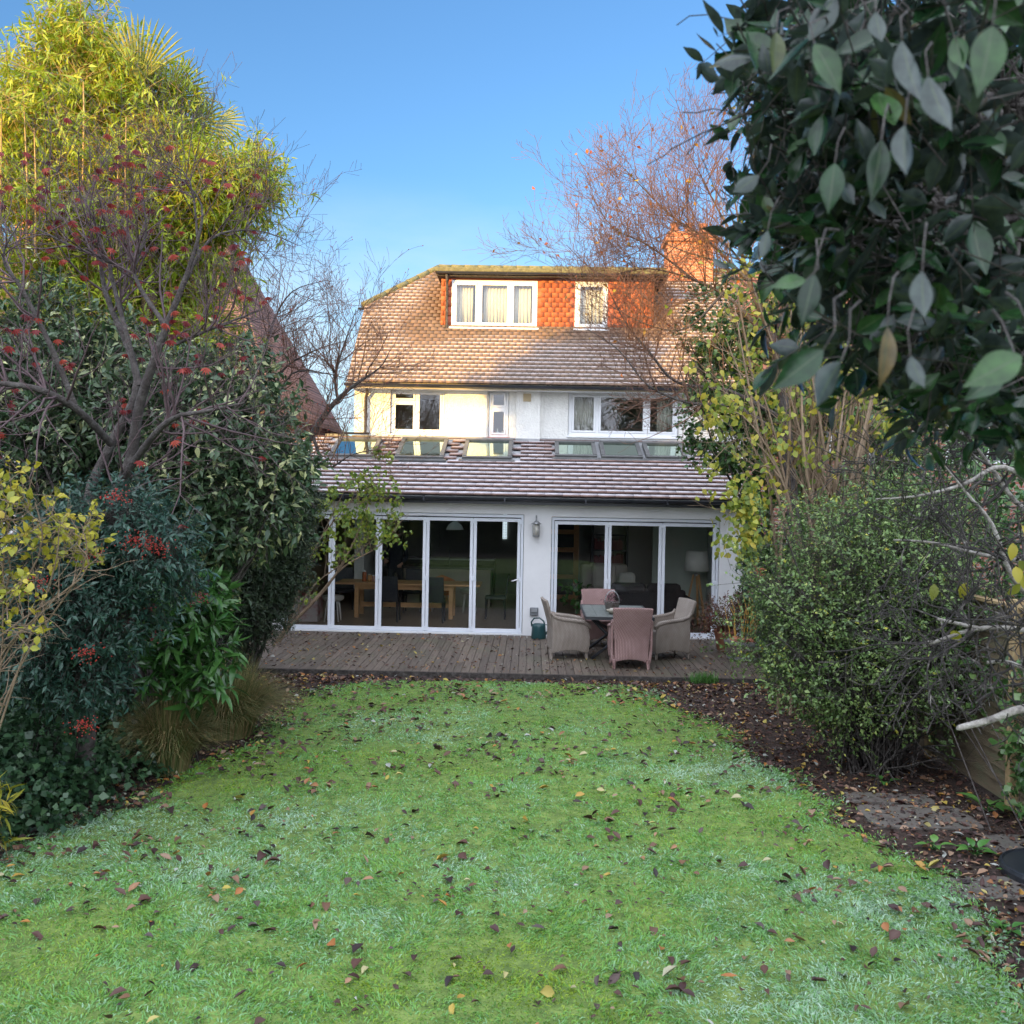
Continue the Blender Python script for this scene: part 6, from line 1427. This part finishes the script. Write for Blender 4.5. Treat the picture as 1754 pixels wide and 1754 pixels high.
# --- red-twigged tree reaching over the house
rng = np.random.default_rng(121)
rt = plant('bare_tree', 'bare spreading tree with fine reddish twigs in front of the house roof', 'tree', (4.1, 14.2, 0))
YR = 14.2
LR = [limb_px([(1372, 1180, YR, 0.12), (1370, 1150, YR, 0.10), (1360, 900, YR, 0.09), (1345, 720, YR, 0.08), (1330, 600, YR, 0.065), (1290, 500, YR, 0.04), (1270, 430, YR, 0.025), (1262, 360, YR, 0.012), (1245, 290, YR, 0.005)]),
      limb_px([(1350, 760, YR, 0.04), (1270, 700, YR-0.1, 0.03), (1180, 690, YR-0.2, 0.022), (1110, 660, YR-0.3, 0.014), (1060, 600, YR-0.3, 0.008), (1000, 560, YR-0.3, 0.004)]),
      limb_px([(1345, 720, YR, 0.04), (1250, 670, YR+0.1, 0.03), (1160, 655, YR+0.1, 0.022), (1110, 600, YR, 0.016), (1070, 550, YR, 0.009), (1030, 470, YR, 0.004)]),
      limb_px([(1335, 610, YR, 0.035), (1260, 520, YR, 0.024), (1190, 480, YR, 0.016), (1110, 460, YR, 0.010), (1030, 470, YR, 0.006), (970, 420, YR, 0.003)]),
      limb_px([(1280, 480, YR, 0.03), (1210, 410, YR, 0.018), (1150, 370, YR, 0.012), (1090, 310, YR, 0.008), (1060, 280, YR, 0.004)]), limb_px([(1190, 480, YR, 0.016), (1110, 420, YR-0.1, 0.011), (1050, 390, YR-0.1, 0.007), (1010, 330, YR-0.1, 0.004)]),
      limb_px([(1240, 500, YR, 0.02), (1180, 560, YR-0.2, 0.014), (1120, 560, YR-0.2, 0.01), (1040, 520, YR-0.2, 0.005), (1000, 480, YR-0.2, 0.003)]),
      limb_px([(1330, 560, YR, 0.04), (1380, 440, YR, 0.025), (1400, 330, YR, 0.014), (1380, 240, YR, 0.006)]),
      limb_px([(1270, 430, YR, 0.02), (1225, 350, YR, 0.012), (1195, 290, YR, 0.007), (1170, 250, YR, 0.003)]), limb_px([(1290, 500, YR, 0.02), (1230, 450, YR-0.1, 0.013), (1170, 430, YR-0.1, 0.008), (1100, 400, YR-0.1, 0.003)]), limb_px([(1280, 460, YR, 0.018), (1220, 400, YR+0.2, 0.012), (1160, 420, YR+0.2, 0.007), (1110, 480, YR+0.2, 0.003)])]
V, Fs = tubes_np(LR, 8); link_mesh('trunk', V, Fs, M['bark'], rt, smooth=True)
out, tips = [], []
for l_i in LR: sprout(rng, l_i, 38, 0.85, 2, out, tips, t0=0.28, up=0.16, nch=(5, 4), wob=0.12, fac=0.55, tipr=0.0028)
V, Fs = tubes_np(out, 3); link_mesh('twigs', V, Fs, M['barkred'], rt)
tp = np.array([t[0] for t in tips if t[0][2] > 4.2]); sel = tp[rng.choice(len(tp), 170)]; n = 170
leaves('last_leaves', leafmat('orange_leaf', [(0.35,0.30,0.04),(0.50,0.16,0.03),(0.42,0.08,0.03)], 0.6, 0.3), sel, unit(rng.normal(0, 1, (n, 3))), unit(rng.normal(0, 1, (n, 3))), 0.07, 0.05, rng.random(n), rt, seg=2)
# --- tan-stemmed shrub with yellow-green leaves
rng = np.random.default_rng(122)
ph = plant('yellow_leaved_climber', 'tall many-stemmed shrub with round yellow-green leaves right of the house', 'shrub', (3.9, 12.6, 0))
YP = 12.6
LP_ = []
for i in range(26):
    u1 = rng.uniform(1230, 1560); v1 = rng.uniform(330, 640); ub = 1400+rng.normal(0, 30)
    LP_.append(limb_px([(ub, 1225, YP+rng.normal(0, 0.1), 0.026), (ub+(u1-ub)*0.15+rng.normal(0, 8), 950, YP+rng.normal(0, 0.2), 0.022), (ub+(u1-ub)*0.5+rng.normal(0, 12), 750, YP+rng.normal(0, 0.3), 0.016), (u1, v1, YP+rng.normal(0, 0.4), 0.005)]))
for ue, ve in ((1190, 720), (1210, 800), (1240, 900), (1260, 640)): LP_.append(limb_px([(1390, 1100, YP, 0.02), (1350, 850, YP-0.2, 0.014), ((1350+ue)/2, (ve+820)/2-60, YP-0.3, 0.008), (ue, ve, YP-0.4, 0.003)]))
V, Fs = tubes_np(LP_, 6); link_mesh('stems', V, Fs, M['barktan'], ph, smooth=True)
out, tips = [], []
for l_i in LP_: sprout(rng, l_i, 7, 0.7, 1, out, tips, t0=0.4, up=0.3, nch=(4,), tipr=0.002)
V, Fs = tubes_np(out, 3); link_mesh('twigs', V, Fs, M['barktan'], ph)
M['ygl'] = leafmat('round_yellow_green_leaf', [(0.12,0.18,0.03),(0.24,0.30,0.04),(0.40,0.40,0.06),(0.50,0.40,0.05)], 0.5, 0.4)
ells = [E(1300, 450, YP, 60, 120), E(1240, 690, YP-0.3, 45, 60), E(1230, 800, YP-0.3, 40, 50), E(1280, 860, YP-0.4, 50, 60), E(1275, 930, YP-0.4, 45, 45), E(1350, 640, YP, 110, 130), E(1460, 560, YP, 110, 130), E(1320, 770, YP-0.3, 60, 80), E(1520, 720, YP, 100, 90)]
pp, oo = shell_points(rng, ells, 520, 0.1, 1.05); tp = np.array([t[0] for t in tips]); pp = np.concatenate([pp, tp[rng.choice(len(tp), 260)], shell_points(rng, [E(1275, 900, YP-0.4, 45, 70), E(1270, 850, YP-0.4, 45, 40), E(1235, 700, YP-0.4, 40, 40)], 190, 0.1)[0]])
k = 2; C = np.repeat(pp, k, 0)+rng.normal(0, 0.04, (len(pp)*k, 3)); n = len(C)
leaves('foliage', M['ygl'], C, unit(rng.normal(0, 0.7, (n, 3))+np.array([0, 0, -0.8])), unit(rng.normal(0, 0.7, (n, 3))+np.array([0, -1, 0.4])), 0.09*rng.uniform(0.6, 1.2, n), 0.075*rng.uniform(0.7, 1.1, n), rng.random(n), ph, seg=3, peak=0.4)
# --- big small-leaved shrub, right middle
rng = np.random.default_rng(123)
M['priv'] = leafmat('small_grey_green_leaf', [(0.05,0.10,0.03),(0.11,0.19,0.05),(0.22,0.30,0.09),(0.55,0.50,0.04)], 0.45, 0.2, pos=[0, 0.45, 0.85, 0.997])
pv = plant('twiggy_shrub', 'big round twiggy shrub with small grey-green leaves beside the right bed', 'shrub', (3.5, 10.2, 0))
YV = 10.2
ells = [E(1480, 980, YV, 130, 110), E(1400, 1040, YV, 110, 100), E(1530, 1080, YV, 120, 90), E(1390, 1130, YV, 90, 75), E(1350, 1060, YV+0.5, 50, 70), E(1560, 960, YV+0.2, 85, 85), E(1590, 890, YV+0.5, 60, 50), E(1470, 1160, YV-0.2, 100, 60), E(1580, 1060, YV, 60, 70), E(1500, 900, YV+0.5, 90, 60), E(1450, 1225, YV, 60, 50), E(1570, 1180, YV, 75, 80), E(1620, 1120, YV+0.2, 50, 80)]
P = crown_from('foliage', pv, rng, ells, 7000, 9, 0.20, 0.034, 0.021, M['priv'], lo=0.35, hi=1.25, lump=0.30, seg=1, gather=0.8, zmin=0.12, twr=0.0016, twmat=M['barkdark'])
stems_to(rng, (3.55, 10.2, 0), P, 80, 0.012, M['barkdark'], pv, bend=0.1, spread=0.22)
out, tips = [], []
for (u, v) in ((1340, 900), (1300, 1010), (1320, 1080), (1620, 880), (1700, 830), (1580, 1250), (1610, 1290), (1500, 1330), (1540, 1350), (1660, 1230), (1710, 1210), (1700, 960), (1630, 1150)):
    lb = limb_px([(1530, 1330, YV, 0.02), ((1530+u)/2+rng.normal(0, 15), (1330+v)/2-30, YV-0.3, 0.014), (u, v, YV-0.7, 0.005)]); out.append(lb); sprout(rng, lb, 6, 0.4, 1, out, tips, nch=(3,), tipr=0.0015)
V, Fs = tubes_np(out, 4); link_mesh('branches', V, Fs, M['barkdark'], pv)
# ivy on the fence near the right edge
rng = np.random.default_rng(124)
ir = plant('ivy_by_post', 'dark ivy trailing over the fence right of the pale post', 'ivy', (4.3, 7.6, 0))
P = crown_from('foliage', ir, rng, [((4.30, 8.1, 1.0), (0.2, 0.75, 0.55)), ((4.32, 8.25, 0.45), (0.16, 0.5, 0.35)), ((4.25, 7.0, 1.2), (0.25, 0.9, 0.7)), ((4.3, 10.6, 1.3), (0.25, 1.4, 0.6)), ((4.3, 12.8, 1.3), (0.3, 1.4, 0.7)), ((4.35, 5.4, 1.3), (0.3, 1.2, 0.8))], 2600, 4, 0.10, 0.062, 0.055, M['ivyl'], lo=0.5, seg=2, gather=0.7, twr=0.0015)
stems_to(rng, (4.35, 7.9, 0), P, 20, 0.008, M['bark'], ir, spread=0.5)
# hedge beyond the right fence
rh = plant('far_hedge', 'shadowy hedge rising beyond the right fence', 'hedge', (5.6, 9, 0))
ells = [((5.6, y, z), (0.8, 1.1, 0.9)) for y in np.arange(3.0, 17.5, 1.4) for z in (0.8, 2.0, 3.2)]
P = crown_from('foliage', rh, rng, ells, 9000, 5, 0.15, 0.075, 0.045, M['ivyl'], lo=0.45, seg=1, tw=False)
stems_to(rng, (5.6, 10, 0), P, 40, 0.03, M['barkdark'], rh, spread=2.5)
# --- apple tree with dark knobbly bare branches, right
rng = np.random.default_rng(125)
ap = plant('apple_tree', 'old apple tree with dark knobbly bare branches reaching in from the right', 'tree', (3.3, 4.9, 0))
YA = 5.0
LA = [limb_px([(2030, 1815, 4.9, 0.12), (2000, 1450, 4.9, 0.09), (1960, 1100, 4.9, 0.08), (1900, 950, 4.9, 0.06), (1830, 820, 4.9, 0.04), (1760, 740, 4.8, 0.022), (1690, 700, 4.8, 0.014), (1600, 690, 4.8, 0.008), (1520, 680, 4.8, 0.004)]),
      limb_px([(1900, 950, 4.9, 0.03), (1800, 860, 4.8, 0.018), (1720, 800, 4.7, 0.012), (1650, 830, 4.7, 0.009), (1570, 850, 4.7, 0.006), (1500, 855, 4.7, 0.004)]),
      limb_px([(1930, 1050, 4.9, 0.03), (1800, 990, 4.5, 0.016), (1740, 960, 4.5, 0.012), (1680, 950, 4.5, 0.009), (1600, 930, 4.5, 0.006), (1530, 925, 4.5, 0.004)]),
      limb_px([(1950, 1130, 4.5, 0.03), (1800, 1090, 4.2, 0.012), (1720, 1075, 4.2, 0.0105), (1660, 1080, 4.2, 0.009), (1600, 1100, 4.2, 0.008), (1588, 1098, 4.2, 0.006)]),
      limb_px([(1680, 1077, 4.2, 0.009), (1640, 1068, 4.2, 0.008), (1605, 1060, 4.2, 0.006)]),
      limb_px([(1930, 1060, 4.6, 0.02), (1760, 1020, 4.4, 0.012), (1700, 900, 4.4, 0.009), (1660, 850, 4.4, 0.006), (1620, 800, 4.4, 0.003)]),
      limb_px([(1860, 1200, 4.3, 0.02), (1780, 1160, 4.2, 0.012), (1730, 1135, 4.2, 0.009), (1690, 1135, 4.2, 0.007)]),
      limb_px([(1830, 820, 4.9, 0.025), (1780, 700, 4.9, 0.014), (1700, 620, 4.9, 0.009), (1600, 600, 4.9, 0.005)]),
      limb_px([(1800, 900, 4.9, 0.02), (1740, 860, 4.9, 0.012), (1690, 790, 4.9, 0.009), (1640, 740, 4.9, 0.007), (1550, 740, 4.9, 0.004)])]
V, Fs = tubes_np(LA, 9); link_mesh('trunk', V, Fs, M['barkpale'], ap, smooth=True)
LX = [limb_px([(1930, 1190, 4.2, 0.03), (1760, 1212, 4.0, 0.017), (1700, 1232, 4.0, 0.015), (1645, 1246, 4.0, 0.012), (1640, 1247, 4.0, 0.004)])]
V, Fs = tubes_np(LX, 10); link_mesh('cut_branch', V, Fs, M['barkpale'], ap, smooth=True)
out, tips = [], []
for l_i in LA: sprout(rng, l_i, 12, 0.40, 2, out, tips, t0=0.10, up=0.05, nch=(4, 3), wob=0.28, fac=0.55, tipr=0.0026, nseg=5)
V, Fs = tubes_np(out, 5); link_mesh('twigs', V, Fs, pmat('lichened_twig', [(0.02,0.017,0.015),(0.06,0.05,0.045),(0.30,0.28,0.24)], 16, 0.8, pos=[0.38,0.58,0.72]), ap, smooth=True)
Cl = np.array([at(*q) for q in ((1600, 1000, 4.2), (1655, 998, 4.3), (1645, 1008, 4.3), (1740, 970, 4.0), (1752, 985, 4.0), (1748, 1000, 4.0), (1735, 930, 4.0), (1628, 1080, 4.2), (1750, 900, 4.0), (1540, 700, 4.7), (1745, 960, 4.0))]); n = len(Cl)
leaves('yellow_leaves', M['yell'], Cl, unit(np.stack([rng.normal(0, 0.5, n), rng.normal(0, 0.3, n), -np.ones(n)], 1)), unit(np.stack([rng.normal(0, 0.4, n), -np.ones(n), rng.normal(0, 0.4, n)], 1)), 0.07, 0.042, rng.random(n), ap, seg=5, droop=0.2)

# --- foreground evergreen overhanging top right, close to the camera
rng = np.random.default_rng(126)
M['big'] = leafmat('large_dark_leaf', [(0.007,0.026,0.010),(0.014,0.050,0.016),(0.035,0.09,0.025),(0.12,0.08,0.03)], 0.27, 0.16, spec=0.4, under=(0.045, 0.065, 0.06), pos=[0, 0.45, 0.85, 0.98], vein=(0.07, 0.10, 0.05))
fg = plant('overhanging_evergreen', 'large-leaved evergreen overhanging the top right corner close to the camera', 'tree', (2.7, 2.9, 0))
MB().tube([(2.7, 2.9, 0), (2.65, 2.9, 1.5), (2.45, 2.85, 2.8), (2.3, 2.8, 3.8), (1.9, 2.7, 4.6)], [0.13, 0.11, 0.09, 0.07, 0.03], 12).build('trunk', M['bark'], fg, smooth=True)
near = [E(1500, 90, 2.0, 190, 120), E(1330, 120, 2.3, 60, 120), E(1400, 250, 2.3, 120, 120), E(1620, 200, 1.9, 150, 130), E(1360, 380, 2.4, 60, 80), E(1470, 420, 2.3, 130, 110), E(1640, 420, 2.2, 150, 130), E(1560, 570, 2.2, 140, 90), E(1700, 640, 2.2, 110, 90), E(1740, 740, 2.3, 45, 60), E(1300, 40, 2.3, 60, 45)]
crown_from('near_foliage', fg, rng, [(c, np.array([r[0], 0.38, r[2]])) for c, r in near], 380, 5, 0.09, 0.060, 0.032, M['big'], lo=0.1, hi=1.05, lump=0.15, seg=6, gather=0.3, up=-0.35, droop=rng.uniform(-0.3, 0.8), twr=0.0013, fold=0.45, twmat=M['barkdark'], edge=True)
far_ = [E(1640, 120, 3.4, 280, 190), E(1500, 300, 3.3, 200, 170), E(1680, 380, 3.4, 230, 180), E(1560, 520, 3.4, 180, 120), E(1720, 640, 3.4, 150, 130), E(1420, 120, 3.3, 130, 130), E(1390, 330, 3.3, 90, 130)]
crown_from('foliage', fg, rng, [(c, np.array([r[0], 0.55, r[2]])) for c, r in far_], 1750, 6, 0.12, 0.066, 0.030, M['big'], lo=0.1, hi=1.0, lump=0.1, seg=4, edge=True, gather=0.4, up=-0.2, droop=0.3, Lv=0.45, twr=0.0018, twmat=M['barkdark'])
out, tips = [], []
for (u, v) in ((1300, 60), (1340, 200), (1330, 330), (1420, 480), (1300, 400), (1500, 560), (1600, 640), (1450, 120), (1560, 300), (1650, 500), (1500, 380)):
    lb = limb_px([(1950, 300+rng.normal(0, 120), 2.9, 0.03), (1780, (300+v)/2+rng.normal(0, 40), 2.8, 0.016), ((1780+u)/2, (300+2*v)/3+rng.normal(0, 20), 2.5, 0.009), (u, v, 2.3, 0.003)]); out.append(lb); sprout(rng, lb, 12, 0.35, 1, out, tips, nch=(4,), tipr=0.0015)
V, Fs = tubes_np(out, 5); link_mesh('branches', V, Fs, M['barkdark'], fg, smooth=True)
# the few largest leaves, seen closest
hl = [(1700, 45, 1.25, -0.2, 120, 1), (1545, 70, 1.45, 0.15, 120, 0), (1590, 130, 1.4, 0.25, 110, 0), (1550, 215, 1.4, -0.1, 95, 0), (1395, 75, 1.6, 0.5, 95, 1), (1330, 55, 1.7, 0.0, 70, 1), (1580, 465, 1.4, -0.05, 85, 0), (1395, 470, 1.5, -0.25, 90, 1), (1520, 560, 1.5, -0.05, 105, 1), (1315, 395, 1.9, -0.2, 55, 0), (1410, 600, 1.5, -0.9, 110, 1), (1440, 620, 1.5, -0.6, 95, 0), (1380, 480, 1.7, -1.4, 60, 1), (1560, 610, 1.5, 0.3, 60, 0), (1430, 280, 1.6, -0.15, 85, 1), (1510, 240, 1.5, -0.15, 105, 1), (1300, 300, 1.9, -0.9, 60, 0), (1720, 640, 1.5, -1.0, 80, 1), (1750, 610, 1.4, -1.1, 110, 1), (1500, 20, 1.6, 0.1, 60, 0)]
C = np.array([at(u, v, Y_) for u, v, Y_, a, l, s in hl]); n = len(hl)
Ls = np.array([l*Y_/F_PX for u, v, Y_, a, l, s in hl])
D = np.array([(math.sin(a), -0.15, -math.cos(a)) for u, v, Y_, a, l, s in hl]); Nn = np.array([((rng.normal(0, 0.35), -1.0, 0.35) if s else (rng.normal(0, 0.3), 1.0, 0.25)) for *_, s in hl])
leaves('closest_leaves', M['big'], C, D, Nn, Ls, Ls*rng.uniform(0.36, 0.54, n), rng.random(n), fg, seg=12, droop=0.15, fold=0.3, edge=True)
MBs = [(np.array([c-d*0.0, c-d*0.02+np.array([0.005, 0.01, 0.02]), c+np.array([0.05, 0.12, 0.10]), c+np.array([0.14, 0.35, 0.16])]), np.array([0.0011, 0.0013, 0.002, 0.003])) for c, d in zip(C, D)]
V, Fs = tubes_np(MBs, 5); link_mesh('leaf_stalks', V, Fs, M['barkdark'], fg, smooth=True)

# --- low plants by the slabs
rng = np.random.default_rng(127)
M['dock'] = leafmat('broad_green_leaf', [(0.05,0.16,0.03),(0.09,0.24,0.05),(0.15,0.30,0.07)], 0.35, 0.25)
def dock(u, v, n, L, label, seed):
    r = np.random.default_rng(seed); lo, hi = 2, 20
    for _ in range(40):
        m_ = (lo+hi)/2
        if at(u, v, m_)[2] > 0: lo = m_
        else: hi = m_
    b = at(u, v, lo); b[2] = 0.0
    a = np.linspace(0, 2*PI, n, endpoint=False)+r.normal(0, 0.3, n); el_ = r.uniform(0.35, 0.9, n)
    D = np.stack([np.cos(a)*np.cos(el_), np.sin(a)*np.cos(el_), np.sin(el_)], 1); Nn = np.stack([-np.cos(a)*0.4, -np.sin(a)*0.4, np.ones(n)], 1)
    t = thing('broad_leaved_weed', label, 'plant', tuple(b), 'low broad-leaved weeds by the paving')
    st = L*0.45
    leaves('leaves', M['dock'], b+D*st+np.array([0, 0, 0.01]), D, Nn, L*r.uniform(0.7, 1.15, n), L*0.55*r.uniform(0.8, 1.1, n), r.random(n), t, seg=6, droop=0.55, fold=0.25)
    V, Fs = tubes_np([(np.array([b, b+d*st*0.6, b+d*st*1.1]), np.array([0.006, 0.005, 0.003])) for d in D], 5); link_mesh('stalks', V, Fs, M['dock'], t, smooth=True)
dock(1515, 1345, 4, 0.13, 'two-leaved weed under the twiggy shrub behind the narrow slab', 1)
dock(1690, 1390, 6, 0.19, 'largest bright green weed at the foot of the pale fence post', 2)
dock(1745, 1385, 5, 0.15, 'green weed at the picture edge under the ivy', 3)
dock(1600, 1455, 5, 0.11, 'small pale green weed at the lawn edge left of the black cover', 4)
dock(1670, 1465, 8, 0.13, 'leafy weed touching the left of the black round cover', 5)
dock(1725, 1500, 6, 0.07, 'tiny weed just in front of the black round cover', 6)
dock(1725, 1600, 5, 0.10, 'grey-green weed in the bare soil at the lower right edge', 7)
tf = np.array([-0.0])
for (u, v, lab, s) in ((1215, 1160, 'tuft of long grass at the front edge of the deck', 31), (1195, 1166, 'smaller grass tuft just left of the long one by the deck', 32)):
    b = at(u, v, 14.66); n = 160; r = np.random.default_rng(s); a = r.uniform(0, 2*PI, n)
    C = np.stack([b[0]+r.normal(0, 0.07, n), 14.66+r.normal(0, 0.03, n), np.zeros(n)+0.005], 1)
    tag(leaves('grass_tuft', M['dock'], C, np.stack([np.cos(a)*0.35, np.sin(a)*0.35, np.ones(n)], 1), unit(r.normal(0, 1, (n, 3))), 0.20*r.uniform(0.5, 1.1, n), 0.007, r.random(n), loc=(b[0], 14.66, 0), seg=3, droop=0.3), lab, 'grass tuft', 'grass tufts by the deck')
# clover-like ground weeds, right front
rng = np.random.default_rng(128); n = 420
Y = rng.uniform(5.0, 7.2, n); X = 2.9+rng.normal(0, 0.28, n)-0.1*(Y-5); C = np.stack([X, Y, 0.03+0.03*rng.random(n)], 1)
a = rng.uniform(0, 2*PI, n)
tag(leaves('ground_weeds', leafmat('frosted_weed', [(0.08,0.16,0.07),(0.15,0.26,0.15),(0.24,0.34,0.25)], 0.6, 0.2), C, np.stack([np.cos(a), np.sin(a), 0.2*np.ones(n)], 1), np.tile([[0, 0, 1.0]], (n, 1))+rng.normal(0, 0.3, (n, 3)), 0.032, 0.026, rng.random(n), seg=2), 'small frosted round-leaved weeds along the right lawn edge', 'weeds', kind='stuff')

# --- evergreens behind the camera: they shade the garden and show in the glass
M['cyp'] = leafmat('cypress_spray', [(0.015,0.03,0.014),(0.035,0.06,0.025),(0.06,0.09,0.04)], 0.6, 0.1)
rng = np.random.default_rng(130)
def cypress(x, y, h, r, lab):
    t = plant('lime_tree' if r > 3 else 'cypress_tree', lab, 'tree', (x, y, 0), 'trees far behind the viewpoint')
    MB().tube([(x, y, 0), (x, y, h*0.5), (x, y, h*0.93)], [0.03*h, 0.02*h, 0.03], 8).build('trunk', M['barkdark'], t)
    ells = [((x, y, h*f), (r*g, r*g, h*0.16)) for f, g in ((0.14, 1), (0.32, 1.02), (0.5, 0.95), (0.68, 0.8), (0.84, 0.55))]
    crown_from('crown', t, rng, ells, 2600, 3, r*0.15, r*0.2, r*0.14, M['cyp'], lo=0.55, hi=1.0, lump=0.12, seg=1, tw=False)
CY = [(-57, 15.0, 'far left'), (-52, 15.1, 'second from the left'), (-47.5, 14.6, 'third from the left'), (-43.5, 14.8, 'fourth from the left'), (-39.5, 15.0, 'fifth from the left'), (-35, 15.4, 'broad'), (-30.5, 15.8, 'fourth from the right'), (-26, 16.0, 'third from the right'), (-21.5, 15.0, 'second from the right'), (-17, 14.0, 'lowest')]
for i, (x, h, q) in enumerate(CY): cypress(x, -35+(i % 3)*0.8, h, 3.4, q+' of the tall dark trees far behind the viewpoint')
bk = plant('back_hedge', 'clipped evergreen hedge closing the garden behind the viewpoint', 'hedge', (0, -7, 0))
ells = [((x, -7, z), (1.3, 0.8, 0.8)) for x in np.arange(-9, 10, 1.7) for z in (0.6, 1.6, 2.3)]
crown_from('foliage', bk, rng, ells, 9000, 4, 0.15, 0.14, 0.09, M['cyp'], lo=0.5, hi=1.0, lump=0.12, seg=1, tw=False)
MB().box((-9, -7.3, 0), (9, -6.9, 1.8)).build('inner_stems', M['barkdark'], bk)
